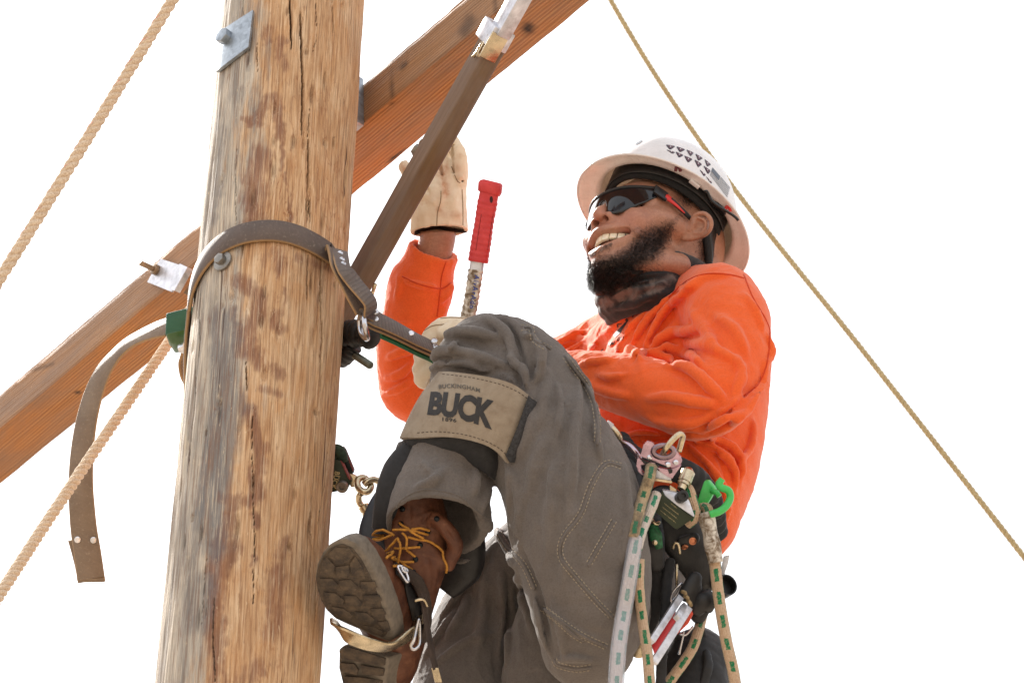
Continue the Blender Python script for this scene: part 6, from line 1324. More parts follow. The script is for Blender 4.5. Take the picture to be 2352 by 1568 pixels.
fr = spline(np.array([P[-1], cam(*z9(1480, 525), 4.565), cam(*z9(1560, 655), 4.55), cam(*z9(1620, 770), 4.545), cam(*z9(1660, 850), 4.55)]), 24)[1:]; Nf = nrm(np.linspace(N[-1], nrm([.35, .55, -.75]), len(fr)))
web('webbing', np.concatenate([back, P, fr]), np.concatenate([Nb, N, Nf]), .040, .0065, MAT_WEB, ps)
ov = spline(np.array([on_pole(*z9(1415, 415), .012), cam(*z9(1500, 520), 4.545), cam(*z9(1580, 640), 4.532), cam(*z9(1660, 735), 4.528), cam(*z9(1712, 810), 4.53), cam(*z9(1706, 880), 4.536), cam(*z9(1668, 915), 4.545)]), 40); No = nrm(np.linspace(nrm([.25, .35, -.9]), nrm([.62, .50, -.6]), 40))
lay1 = web('leather_tab', ov, No, .030, .005, MAT_STRAPL, ps)
for t in (.14, .36, .50): i = int(t * 40); obj('rivet', *disc(ov[i] + No[i] * .0025, No[i], .0045, .0015, 14, .0006), MAT_RIVET, lay1, 40)
N2 = nrm([-.10, .62, -.78]); s2 = spline(np.array([cam(*z9(1690, 880), 4.545), cam(*z9(1760, 930), 4.55), cam(*z9(1900, 1000), 4.57), cam(*z9(2060, 1085), 4.60), cam(*z9(2240, 1185), 4.64), cam(1060, 868, 4.70)]), 40); NN = np.tile(N2, (40, 1))
ly = web('leather_strap', s2, NN, .031, .0045, MAT_STRAPL, ps)
dn2 = nrm([.05, -.9, .15])
web('leather_strap', s2 - N2 * .006 + dn2 * .004, NN, .029, .005, MAT_WEB, ps); web('wear_strip', s2[4:] - N2 * .012 + dn2 * .010, NN[4:], .026, .005, plain('green_web', S(34, 96, 60), .7), ps)
for x, y in [(1752, 935), (1752, 878), (2030, 1045), (2212, 1105), (2216, 1150)]:
    p = cam(*z9(x, y), np.interp(x, [1690, 1900, 2240], [4.545, 4.57, 4.64]) - .004); obj('rivet', *disc(p, N2, .0052, .0018, 16, .0008), MAT_RIVET, ly, 40)
bk = obj('buckle', *tube(spline(np.array([cam(*z9(1655, 895), 4.54), cam(*z9(1668, 980), 4.525), cam(*z9(1688, 1085), 4.535), cam(*z9(1640, 1040), 4.56), cam(*z9(1628, 930), 4.565)]), 30, True), .0042, 12, closed=True), MAT_CHROME, ps)
# green adjuster block and the hanging tail
MAT_GREEN = plain('green_enamel', S(40, 92, 74), .35, .1, .12, 30, .12, 200, .0006); MAT_GREEN2 = plain('green_enamel_low', S(52, 92, 40), .35, .1, .12, 30, .12, 200, .0006)
def para(c0, ex, ey, ez, bev=.003):
    c0, ex, ey, ez = map(lambda a: np.asarray(a, float), (c0, ex, ey, ez)); bm = bmesh.new(); bmesh.ops.create_cube(bm, size=1.0)
    if bev: bmesh.ops.bevel(bm, geom=bm.edges[:], offset=bev, segments=3, affect='EDGES', profile=.5)
    for v in bm.verts: v.co = Vector(c0 + ex * (v.co.x + .5) + ey * (v.co.y + .5) + ez * (v.co.z + .5))
    bmesh.ops.recalc_face_normals(bm, faces=bm.faces[:]); bm.verts.index_update(); V = np.array([v.co for v in bm.verts]); F_ = [tuple(v.index for v in f.verts) for f in bm.faces]; bm.free(); return V, F_
def z33(x, y, d): return cam(*z3(x, y), d)
c0 = z33(268, 795, 4.80); ex = z33(620, 705, 4.80) - c0; ey = z33(258, 1055, 4.80) - c0; ez = z33(330, 960, 4.86) - z33(268, 795, 4.80)
blk = obj('adjuster_block', *para(c0, ex, ey, ez, .06), MAT_GREEN, ps, 40)
hx = hexbolt(z33(495, 1200, 4.815), nrm([.05, -.8, -.6]), .0115, .008, MAT_RIVET, blk)
obj('adjuster_base', *para(c0 + ey * .97 + ex * .02, ex * .96, z33(330, 1175, 4.825) - z33(262, 1050, 4.80), ez * .8, .12), MAT_GREEN2, blk, 50)
cb = spline(np.array([z33(530, 1230, 4.87), z33(495, 1380, 4.88), z33(512, 1540, 4.88), z33(560, 1640, 4.88)]), 20); web('webbing', cb, np.tile([.8, .2, -.5], (20, 1)), .03, .006, MAT_WEBT, ps)
tl = [(830, 225), (760, 245), (690, 275), (620, 318), (560, 375), (505, 450), (458, 560), (422, 700), (402, 850), (396, 1000), (402, 1120), (412, 1230), (428, 1330), (446, 1462)]
P = spline(np.array([cam(*z2(*p), d) for p, d in zip(tl, [4.83, 4.85, 4.87, 4.885, 4.89, 4.885, 4.875, 4.86, 4.85, 4.845, 4.84, 4.84, 4.835, 4.83])]), 80); tt = np.linspace(0, 1, 80)
Nt = nrm(np.stack([np.interp(tt, [0, .15, .25, .4, 1], [-.1, -.25, -.5, -.45, .12]), np.interp(tt, [0, .15, .25, .4, 1], [.55, .75, .72, .25, .05]), np.interp(tt, [0, .15, .25, .4, 1], [-.8, -.6, -.55, -.85, -1])], -1))
tlo = web('tail', P, Nt, np.interp(tt, [0, .2, .35, .5, 1], [.040, .038, .038, .0395, .0445]), .005, MAT_WEBT, ps)
P2 = np.array([cam(*z2(447, 1458), 4.8305), cam(*z2(448, 1468), 4.832), cam(*z2(448.5, 1472), 4.836), cam(*z2(447, 1468), 4.840), cam(*z2(444, 1450), 4.843), cam(*z2(430, 1380), 4.852), cam(*z2(412, 1310), 4.855), cam(*z2(398, 1262), 4.850)]); N2t = nrm([[0, 0, -1.], [0, -.7, -.7], [0, -1, 0], [0, -.7, .7], [.1, 0, 1], [.1, 0, 1], [.1, 0, 1], [.1, 0, 1]]); web('tail_fold', P2, N2t, .0445, .005, MAT_WEBT, tlo)
for x, y in [(380, 1271), (458, 1273)]: obj('rivet', *disc(cam(*z2(x, y), 4.834), nrm([.1, .05, -1]), .0052, .0015, 16, .0006), MAT_RIVET, tlo, 40)
# rubber boot and through bolt at the right edge of the pole
rb = thing('insulated_bolt', cam(*zS(200, 1150), 4.72), 'threaded bolt with black rubber cover sticking out right of the pole', 'bolt')
t_ = np.linspace(0, 1, 40); P = spline(np.array([cam(*zS(90, 1090), 4.73), cam(*zS(200, 1080), 4.71), cam(*zS(330, 1075), 4.69), cam(*zS(445, 1110), 4.67)]), 40); obj('rubber_cover', *tube(P, (.0185 + .0022 * np.abs(np.sin(t_ * 22)) + .002 * vnoise(np.stack([t_ * 9, t_ * 0, t_ * 0], -1))) * np.interp(t_, [0, .93, 1], [1, 1.05, .8]), 18), MAT_BLACKRUB, rb)
P = spline(np.array([cam(*zS(110, 1320), 4.73), cam(*zS(170, 1280), 4.72), cam(*zS(240, 1190), 4.71)]), 24); t_ = np.linspace(0, 1, 24); obj('rubber_cover', *tube(P, .0150 + .0016 * np.abs(np.sin(t_ * 14)), 16), MAT_BLACKRUB, rb)
a, b = cam(*zS(225, 1260), 4.72), cam(*zS(415, 1385), 4.66); L = np.linalg.norm(b - a); pr = []
for i in range(56): pr += [(i / 56 * L, .0052 + (.0011 if i % 2 else 0))]
obj('bolt', *lathe(a, b - a, pr + [(L + .002, .0035)], 16), galv_mat('stud_steel', S(120, 122, 112), .45, .8, .4), rb, 60)

# ================================================================== rope grab device hanging right of the pole
rg = thing('rope_grab', cam(*zT(200, 700), 4.60), 'dark green metal rope grab with gold lettering behind the right edge of the pole', 'rope grab')
MAT_OLIVE = plain('olive_anodised', S(44, 52, 36), .35, .4, .1, 50, .08); MAT_OLIVE2 = plain('black_green_plate', S(26, 34, 32), .35, .3, .1, 50, .08); MAT_REDED = plain('red_edge', S(130, 52, 46), .45); MAT_GOLD = plain('gold_print', S(196, 176, 128), .4, .2, .05, 60, 0)
def zplate(poly, fn, d, off, mat, name, parent, bev=.001):
    bm = bmesh.new(); f = bm.faces.new([bm.verts.new(Vector(cam(*fn(x, y), d if np.isscalar(d) else d(x, y)))) for x, y in poly]); r = bmesh.ops.extrude_face_region(bm, geom=[f])
    for v in r['geom']:
        if isinstance(v, bmesh.types.BMVert): v.co += Vector(off)
    bmesh.ops.recalc_face_normals(bm, faces=bm.faces[:])
    if bev: bmesh.ops.bevel(bm, geom=bm.edges[:], offset=bev, segments=2, affect='EDGES', profile=.6)
    bm.verts.index_update(); V = np.array([v.co for v in bm.verts]); F_ = [tuple(v.index for v in f.verts) for f in bm.faces]; bm.free(); o = obj(name, V, F_, mat, parent, 40); return o, Skin(V, F_)
p1, SKO = zplate([(-120, 430), (100, 405), (180, 425), (222, 480), (318, 690), (335, 745), (285, 860), (70, 905), (-120, 930)], zT, 4.60, (.002, .001, .006), MAT_OLIVE, 'cheek_plate', rg)
zplate([(182, 428), (224, 482), (320, 690), (330, 720), (300, 690), (205, 480)], zT, 4.5995, (.002, .001, .007), MAT_REDED, 'plate_edge', p1, .0004)
p2, _ = zplate([(60, 300), (160, 220), (225, 222), (258, 265), (385, 570), (372, 625), (300, 620), (235, 480), (150, 400), (60, 400)], zT, 4.625, (.002, .001, .006), MAT_OLIVE2, 'cheek_plate', rg)
zplate([(240, 240), (258, 262), (388, 570), (376, 600), (362, 570)], zT, 4.6245, (.001, .001, .007), MAT_REDED, 'plate_edge', p2, .0004)
obj('rope_piece', *tube(spline(np.array([cam(*zT(60, 330), 4.615), cam(*zT(130, 270), 4.612), cam(*zT(190, 330), 4.612), cam(*zT(215, 440), 4.615)]), 16), .010, 12), plain('green_rope', S(52, 70, 52), .8, 0, .3, 200, .5, 600, .001), rg)
V2, F2 = text_polys('BUCK', 1., .02, 0, 1.05); V2 = V2 - V2.mean(0); V2 = V2 / np.abs(V2).max(0); V, F_ = lay(SKO, V2, F2, lambda x, y: zT(112 - 38 * x + 42 * y, 705 + 150 * x + 10 * y), .0005); tag(obj('gold_lettering', V, F_, MAT_GOLD, p1), kind='stuff')
V2, F2 = text_polys('BUCKINGHAM', 1., .01, 0, 1.05); V2 = V2 - V2.mean(0); V2 = V2 / np.abs(V2).max(0); V, F_ = lay(SKO, V2, F2, lambda x, y: zT(160 - 18 * x + 11 * y, 712 + 62 * x + 3 * y), .0005); tag(obj('gold_lettering', V, F_, MAT_GOLD, p1), kind='stuff')
obj('pivot_bolt', *lathe(cam(*zT(225, 800), 4.605), nrm([-.1, -.25, -1]), [(0, .0095), (.010, .0095), (.012, .0085), (.0121, .0045), (.008, .004)], 24), MAT_BOLT, p1, 40)
zplate([(300, 620), (390, 640), (455, 690), (440, 760), (430, 830), (340, 830), (320, 780), (345, 700)], zT, 4.612, (.001, .001, .010), MAT_BRASSY, 'swivel_lug', rg, .002)
ring([cam(*zT(*p), d) for p, d in zip([(440, 760), (470, 700), (540, 690), (610, 740), (645, 820), (600, 895), (520, 890), (460, 840)], [4.61, 4.615, 4.62, 4.615, 4.605, 4.60, 4.60, 4.605])], .0055, MAT_BRASSY, 'swivel_eye', rg)
ring([cam(*zT(*p), d) for p, d in zip([(540, 790), (600, 740), (690, 715), (780, 750), (845, 830), (900, 930)], [4.60, 4.60, 4.605, 4.61, 4.615, 4.62])], .0052, MAT_BRASSY, 'carabiner', rg, False, 30)
ring([cam(*zT(*p), d) for p, d in zip([(500, 920), (465, 960), (470, 1050), (520, 1130)], [4.60, 4.605, 4.61, 4.61])], .0050, MAT_BRASSY, 'carabiner', rg, False, 20)
a, b = cam(*zT(520, 1090), 4.61), cam(*zT(660, 1320), 4.61); L = np.linalg.norm(b - a); obj('carabiner_gate', *lathe(a, b - a, [(0, .006), (.002, .0085), (L * .35, .009), (L * .4, .0075), (L * .5, .009), (L, .0085)], 18), MAT_BRASSY, rg, 40)
# ================================================================== work belt and the gear on it
zE = zm(1520, 1040, 200, 1568)
def d3(x, y, d): return cam(*zD(x, y), d)
def p3(x, y, d): return cam(*zP(x, y), d)
def q3(x, y, d): return cam(*zQ(x, y), d)
def e3(x, y, d): return cam(*zE(x, y), d)
belt = thing('work_belt', d3(700, 400, 4.45), 'padded black work belt with leather pouches on the hip', 'tool belt')
def flatsolid(chains, res=.0025, pad=.04, rip=.001, seed=60):
    P = [C3([(*f(x, y), d, r) for x, y, d, r in rows])[0] for f, rows, k, sq in chains]; lo, hi = bbox_of(P, pad + .03); g = Solid(lo, hi, res)
    for f, rows, k, sq in chains: CH(g, [(*f(x, y), d, r) for x, y, d, r in rows], k, 'u', None, ([0.15, 0.1, -1], sq))
    if rip: g.ripple(rip, 60, seed)
    return g.mesh(1)
V, Q = flatsolid([(zD, [(440, 190, 4.50, 24), (500, 280, 4.47, 30), (600, 330, 4.46, 32), (760, 350, 4.46, 32), (880, 420, 4.475, 30), (960, 540, 4.50, 28), (990, 700, 4.53, 26)], .006, .32)]); bp = obj('belt_pad', V, Q, MAT_BLACK, belt)
V, Q = flatsolid([(zD, [(500, 330, 4.46, 22), (520, 430, 4.45, 24), (560, 540, 4.44, 30)], .006, .4), (zD, [(600, 640, 4.43, 30), (620, 780, 4.41, 30), (640, 880, 4.41, 22)], .01, .45)]); obj('pouch', V, Q, MAT_LEATHERBK, belt)
V, Q = flatsolid([(zD, [(690, 560, 4.46, 50), (760, 680, 4.45, 54), (830, 800, 4.45, 50), (880, 900, 4.45, 42), (900, 1000, 4.46, 28)], .01, .35), (zD, [(790, 760, 4.415, 14), (860, 740, 4.415, 14)], .01, .5), (zD, [(930, 820, 4.45, 30), (960, 960, 4.46, 24)], .012, .35)]); ph = obj('tool_holder', V, Q, MAT_LEATHERBK, belt); SKH = Skin(V, Q)
MAT_COPPER = plain('copper_rivet', S(196, 128, 96), .3, .9, .1, 60, .1)
for x, y in [(801, 790), (848, 757)]:
    p, nn = SKH.at(*zD(x, y))
    if p is not None: obj('rivet', *lathe(p, nn, [(0, .0058), (.0015, .0055), (.002, .0035), (.0012, .003)], 18), MAT_COPPER, ph, 40)
V, Q = flatsolid([(zD, [(720, 880, 4.43, 14), (700, 1000, 4.42, 14), (690, 1200, 4.40, 14), (675, 1400, 4.38, 14), (665, 1600, 4.37, 14)], .004, .3), (zD, [(650, 900, 4.43, 20), (650, 1100, 4.43, 18), (600, 1250, 4.43, 16)], .004, .3)], rip=.0005); obj('hanger_strap', V, Q, MAT_BLACK, belt)
V, Q = flatsolid([(zD, [(905, 1080, 4.44, 20), (900, 1130, 4.43, 22), (880, 1180, 4.43, 20)], .006, .5)]); obj('holder_loop', V, Q, MAT_LEATHERBK, belt)
for rows in [[(735, 800, 4.40), (745, 770, 4.395), (765, 775, 4.395), (775, 830, 4.40)], [(757, 890, 4.41), (757, 950, 4.405), (757, 1010, 4.41)]]: obj('wire_hook', *tube(spline(np.array([d3(*r) for r in rows]), 16), .0022, 8), MAT_BRASSY, belt)
ring([d3(725, 1100, 4.40), d3(735, 1050, 4.395), d3(770, 1010, 4.395), d3(785, 1000, 4.40), d3(760, 1060, 4.405)], .0020, MAT_CHROME, 'wire_hook', belt)
tg = obj('cord_tag', *tube(spline(np.array([d3(620, 660, 4.39), d3(635, 720, 4.385), d3(660, 800, 4.385)]), 14), np.interp(np.linspace(0, 1, 14), [0, .5, 1], [.006, .010, .005]), 12, flat=.35, ref=[0, 0, 1]), plain('green_tag', S(36, 100, 62), .6, 0, .3, 200, .3), belt); obj('brass_stud', *disc(d3(632, 765, 4.372), [0, 0, -1], .004, .002, 12, .001), MAT_BRASSY, tg, 40)
ring([d3(612, 620, 4.40), d3(620, 645, 4.39), d3(640, 660, 4.39), d3(658, 650, 4.395)], .003, MAT_BRASSY, 'wire_hook', belt, False, 14)
# D ring by the thigh
dr_ = thing('d_ring', e3(300, 500, 4.42), 'steel D ring at the front of the belt beside the thigh', 'D ring')
obj('ring', *tube(spline(np.array([e3(180, 470, 4.45), e3(270, 520, 4.43), e3(400, 575, 4.42), e3(520, 680, 4.415), e3(610, 820, 4.42), e3(640, 950, 4.44)]), 30), .0048, 12), galv_mat('mauve_chrome', S(196, 178, 190), .14, 1., .1), dr_)
obj('ring', *tube(spline(np.array([e3(20, 180, 4.42), e3(110, 270, 4.415), e3(200, 380, 4.415), e3(235, 520, 4.43)]), 24), .0055, 12), MAT_BRASSY, dr_)
obj('clip', *box(e3(40, 170, 4.415), [nrm(e3(110, 200, 4.415) - e3(0, 120, 4.415)), [.3, .9, 0], [0, 0, -1]], [.0055, .0045, .004], .0012), MAT_ALU, dr_, 40)
# rope adjuster
MAT_MAUVE = galv_mat('mauve_anodised', S(196, 166, 180), .24, .85, .15)
ad = thing('rope_adjuster', e3(1000, 800, 4.38), 'mauve anodised rope adjuster hanging from a steel ring on the belt', 'rope adjuster')
ADd = 4.375
b1, SKA = zplate([(690, 560), (770, 480), (880, 515), (940, 590), (905, 680), (1000, 760), (1110, 810), (1260, 780), (1340, 680), (1420, 780), (1450, 880), (1400, 990), (1260, 1020), (860, 870), (640, 790), (612, 805), (660, 690)], zE, ADd, (.001, .001, .007), MAT_MAUVE, 'upper_cheek', ad, .0012)
zplate([(600, 810), (640, 850), (840, 940), (1000, 1010), (1150, 1040), (1270, 1030), (1440, 960), (1260, 1225), (1170, 1190), (1010, 1080), (900, 960), (780, 950), (640, 960), (660, 1060), (735, 1140), (715, 1190), (590, 1090), (550, 980), (570, 850)], zE, ADd - .004, (.001, .002, .010), MAT_MAUVE, 'lower_cheek', ad, .0012)
zplate([(900, 1215), (1250, 1268), (1262, 1300), (1235, 1315), (905, 1265)], zE, ADd - .006, (.0, .001, .012), MAT_BRASSY, 'foot_plate', ad, .0008)
zplate([(900, 1000), (980, 1060), (1240, 1200), (1240, 1260), (920, 1210), (940, 1120)], zE, ADd - .002, (.0, .001, .008), MAT_ALU, 'side_plate', ad, .0008)
zplate([(640, 840), (720, 870), (840, 930), (990, 950), (1000, 1010), (860, 950), (700, 930)], zE, ADd - .0045, (.0, .001, .004), MAT_BLACKPL, 'cam_gap', ad, .0004)
zplate([(1165, 1025), (1265, 1040), (1262, 1110), (1200, 1130)], zE, ADd - .0055, (0, .0005, .004), MAT_BLACKPL, 'cam_window', ad, .0004)
obj('eye', *tube(spline(np.array([e3(1090 + 200 * math.cos(t), 690 + 118 * math.sin(t), ADd - .002) for t in np.linspace(0, 6.283, 13)[:-1]]), 40, True), .0042, 10, closed=True), galv_mat('eye_steel', S(150, 130, 138), .2, 1., .1), ad)
for x, y in [(812, 808), (1178, 948), (1330, 905)]: obj('rivet', *disc(e3(x, y, ADd - .006 if x > 1000 else ADd - .0005), [0, .1, -1], .0038, .0012, 14, .0012), MAT_RIVET, ad, 40)
obj('steel_link', *tube(spline(np.array([e3(1070, 740, ADd + .002), e3(1140, 620, ADd - .008), e3(1260, 470, ADd - .006), e3(1400, 350, ADd), e3(1465, 390, ADd + .006), e3(1430, 540, ADd + .010), e3(1385, 690, ADd + .012)]), 40), .0043, 12), MAT_BRASSY, ad)
a, b = p3(950, 610, 4.40), p3(850, 850, 4.385); L = np.linalg.norm(b - a); obj('swivel_barrel', *lathe(a, b - a, [(-.004, .005), (0, .0085), (.002, .0105), (L * .6, .0105), (L * .62, .009), (L * .75, .009), (L * .78, .0065), (L, .006)], 20), MAT_BRASSY, ad, 40)
obj('link_plate', *para(p3(700, 790, 4.385), p3(790, 850, 4.385) - p3(700, 790, 4.385), p3(700, 900, 4.385) - p3(700, 790, 4.385), (0, 0, .008), .1), MAT_BRASSY, ad, 40)
# olive block with bright top
bl = thing('swivel_block', p3(780, 1100, 4.37), 'olive metal block with bright top and small gold print under the adjuster', 'pulley block')
fr_ = [(605, 868), (640, 935), (800, 1065), (1018, 1215), (1000, 1240), (800, 1372), (770, 1365), (510, 1140), (560, 1000), (590, 900)]
fo, SKFo = zplate(fr_, zP, lambda x, y: 4.362 + (x - 500) * .00001 + (1300 - y) * .00001, (.003, .004, .030), MAT_OLIVE, 'body', bl, .001)
zplate([(605, 858), (760, 886), (905, 935), (960, 1010), (1025, 1190), (1020, 1212), (800, 1062), (640, 930)], zP, lambda x, y: 4.360 + (1215 - y) * .00004, (.000, .0015, .012), MAT_ALU, 'top_plate', bl, .0006)
obj('pin', *lathe(p3(835, 965, 4.372), nrm(p3(890, 925, 4.35) - p3(835, 965, 4.372)), [(0, .0085), (.018, .0085), (.019, .0075), (.0191, .004), (.016, .0035)], 20), MAT_BLACKPL, bl, 40)
for k, tx in enumerate(['DO NOT USE IN', 'VERTICAL FALL', 'ARREST MODE', 'ONLY']):
    V2, F2 = text_polys(tx, 1., 0, 0, 1.); V2 = V2 - V2.mean(0); V2 = V2 / np.abs(V2).max(0); w = [115, 120, 118, 50][k]
    V, F_ = lay(SKFo, V2, F2, (lambda k, w: lambda x, y: zP(680 + k * 26 - w * x * .80 + 10 * y, 1205 - k * 46 - w * x * .62 + 14 * y))(k, w), .0004)
    if len(F_): tag(obj('gold_lettering', V, F_, MAT_GOLD, fo), kind='stuff')
# ---- braided ropes with green flecks
def braid_mat(name, c0, c1, fleck, dirty=None, cover=0.):
    m = M(name); a = m.attr('st', 'Vector'); sx = m.n('SeparateXYZ'); m.l(a, sx.inputs[0]); s, t = sx.outputs[0], sx.outputs[1]
    def cell(ph, off): # dashes running along the rope at one position round it
        ds = m.math('FRACT', m.math('ADD', m.math('ADD', m.math('DIVIDE', s, .034), ph), m.math('MULTIPLY', m.noise(m.coord(), 25, 2), .5))); dt = m.math('ABSOLUTE', m.math('SUBTRACT', m.math('FRACT', m.math('ADD', t, off)), .5))
        return m.math('MULTIPLY', m.math('LESS_THAN', ds, .52), m.math('LESS_THAN', dt, m.math('MULTIPLY_ADD', m.noise(m.coord(), 500, 2), .08, .02)))
    fl = m.math('MAXIMUM', m.math('MAXIMUM', cell(0, .0), cell(.5, .25)), m.math('MAXIMUM', cell(0, .5), cell(.5, .75)))
    n1 = m.noise(m.coord(), 300, 4, .7); n2 = m.noise(m.coord(), 40, 4, .6)
    col = m.mix(m.ramp(n1, [(.35, 0.), (.65, 1.)]), c0, c1)
    if dirty: col = m.mix(m.ramp(n2, [(.42, 0.), (.62, .9)]), col, dirty)
    col = m.mix(m.math('MULTIPLY', fl, m.ramp(n1, [(.3, .55), (.5, 1.)])), col, fleck)
    b1 = m.math('SINE', m.math('ADD', m.math('MULTIPLY', s, 1500.), m.math('MULTIPLY', t, 50.26))); b2 = m.math('SINE', m.math('SUBTRACT', m.math('MULTIPLY', s, 1500.), m.math('MULTIPLY', t, 50.26)))
    return m.set(col=col, rough=.85, spec=.2, sheen=.2, normal=m.bump(m.math('MULTIPLY', b1, b2), .5, .0016))
MAT_BRAID = braid_mat('braided_rope', S(206, 180, 152), S(186, 156, 128), S(26, 118, 76)); MAT_BRAIDW = braid_mat('braided_rope_pale', S(216, 206, 198), S(198, 184, 172), S(26, 128, 96)); MAT_BRAIDD = braid_mat('dirty_braided_rope', S(190, 168, 134), S(166, 142, 108), S(46, 110, 80), S(98, 84, 66)); 
m = M('clear_hose'); nz = m.noise(m.coord((1, 1, .3)), 60, 4, .6); MAT_HOSE = m.set(col=S(226, 230, 244), rough=.22, trans=.55, ior=1.2, alpha=.55, normal=m.bump(nz, .2, .001))
def over(P, lift):                  # keep a hanging rope in front of the trousers
    P = np.array(P); out = P.copy()
    for i, p in enumerate(P):
        u, v = uv_of(p); q, nn = SK_TR.at(u, v)
        if q is not None and q[2] - lift < p[2]: out[i] = cam(u, v, q[2] - lift)
    for _ in range(12): out[1:-1] = np.where((np.arange(1, len(out) - 1) > -1)[:, None], np.minimum(out[1:-1] * [1, 1, 9e9], ((out[:-2] + 2 * out[1:-1] + out[2:]) / 4) * [1, 1, 1]), out[1:-1]) if False else (out[:-2] + 2 * out[1:-1] + out[2:]) / 4
    return out
def braid(name, P, r, mat, parent, n=None, sides=16):
    P = over(spline(np.array(P), n or max(12, int(len(P) * 14))), r + .006); V, F_ = tube(P, r, sides); s = np.concatenate([[0], np.cumsum(np.linalg.norm(np.diff(P, axis=0), axis=1))]); at = np.zeros((len(V), 3)); at[:, 0] = np.repeat(s, sides); at[:, 1] = np.tile(np.arange(sides) / sides, len(P))
    V2 = V + 0; return obj(name, V2, F_, mat, parent, attrs=dict(st=at))
r1 = thing('lanyard_rope', d3(500, 900, 4.32), 'pale rope in a clear plastic hose hanging in front of the thigh', 'rope', 'braided ropes on the belt')
braid('rope', [d3(612, 335, 4.365), d3(600, 400, 4.35), d3(572, 480, 4.345), d3(548, 560, 4.34), d3(520, 660, 4.335), d3(508, 740, 4.33)], .0088, MAT_BRAIDD, r1)
braid('rope', [d3(640, 490, 4.36), d3(615, 560, 4.345), d3(580, 640, 4.335), d3(550, 720, 4.33), d3(530, 800, 4.325)], .0080, MAT_BRAIDW, r1)
braid('rope', [d3(528, 740, 4.328), d3(500, 900, 4.31), d3(470, 1080, 4.285), d3(440, 1260, 4.255), d3(420, 1420, 4.23), d3(405, 1700, 4.20)], .0085, MAT_BRAIDW, r1)
hz = spline(np.array([d3(520, 735, 4.326), d3(500, 900, 4.308), d3(470, 1080, 4.283), d3(440, 1260, 4.253), d3(420, 1420, 4.228), d3(405, 1700, 4.198)]), 60); hz = over(hz, .0145); obj('clear_hose', *tube(hz, np.interp(np.linspace(0, 1, 60), [0, .02, 1], [.0102, .0112, .0118]), 18), MAT_HOSE, r1)
r2 = thing('lanyard_rope', d3(560, 1250, 4.30), 'tan green flecked rope hanging straight beside the clear hose', 'rope', 'braided ropes on the belt')
braid('rope', [d3(545, 860, 4.36), d3(540, 960, 4.34), d3(548, 1100, 4.31), d3(572, 1280, 4.28), d3(592, 1420, 4.26), d3(612, 1700, 4.23)], .0078, MAT_BRAID, r2)
r3 = thing('lanyard_rope', d3(980, 900, 4.42), 'long tan green flecked rope hanging from the green hook', 'rope', 'braided ropes on the belt')
braid('rope', [d3(880, 620, 4.43), d3(895, 575, 4.42), d3(930, 570, 4.41), d3(940, 620, 4.405), d3(938, 700, 4.40)], .0080, MAT_BRAIDD, r3)
braid('rope', [d3(935, 620, 4.402), d3(950, 740, 4.395), d3(972, 860, 4.39), d3(985, 980, 4.385), d3(1010, 1160, 4.375), d3(1045, 1350, 4.365), d3(1080, 1500, 4.36), d3(1110, 1700, 4.35)], .0086, MAT_BRAID, r3)
tp2 = spline(np.array([d3(922, 600, 4.40), d3(945, 700, 4.393), d3(965, 800, 4.388), d3(980, 880, 4.386)]), 30); obj('tape_sleeve', *tube(tp2, .0118 + .0008 * np.sin(np.linspace(0, 12, 30)), 16), MAT_TAPE, r3)
r4 = thing('lanyard_rope', d3(800, 1450, 4.42), 'short tan rope curving down to the left in front of the black bag', 'rope', 'braided ropes on the belt')
braid('rope', [d3(900, 1190, 4.45), d3(880, 1270, 4.43), d3(845, 1370, 4.42), d3(780, 1470, 4.41), d3(700, 1580, 4.40), d3(640, 1680, 4.39)], .0080, MAT_BRAID, r4)
r5 = thing('lanyard_rope', d3(850, 520, 4.41), 'short rope loop with green flecks beside the olive block', 'rope', 'braided ropes on the belt')
braid('rope', [p3(900, 810, 4.415), p3(955, 870, 4.405), p3(995, 1000, 4.40), p3(1030, 1120, 4.40), p3(1010, 1230, 4.40), p3(930, 1300, 4.405)], .0085, MAT_BRAID, r5)
# ---- green plastic hook
MAT_LIME = plain('lime_plastic', S(66, 190, 92), .35, 0, .06, 40, .08, sss=.05, ssss=.004)
gh = thing('gear_hook', d3(960, 520, 4.42), 'bright green plastic gear hook on the back of the belt', 'hook')
obj('hook', *tube(spline(np.array([d3(1018, 402, 4.40), d3(998, 432, 4.40), d3(1012, 452, 4.40), d3(1052, 470, 4.40), d3(1062, 510, 4.40), d3(1040, 556, 4.395), d3(1000, 588, 4.39), d3(945, 606, 4.39)]), 50), np.concatenate([np.linspace(.0046, .0056, 6), np.full(44, .0056)]), 14), MAT_LIME, gh)
zplate([(912, 416), (935, 414), (970, 455), (985, 500), (962, 492), (948, 520), (925, 556), (900, 552), (872, 585), (868, 550), (890, 480)], zD, 4.43, (.004, .002, .010), MAT_LIME, 'bracket', gh, .002)
obj('lever', *tube(np.array([d3(955, 470, 4.425), d3(985, 480, 4.42), d3(1002, 502, 4.418)]), .0042, 10), MAT_LIME, gh)
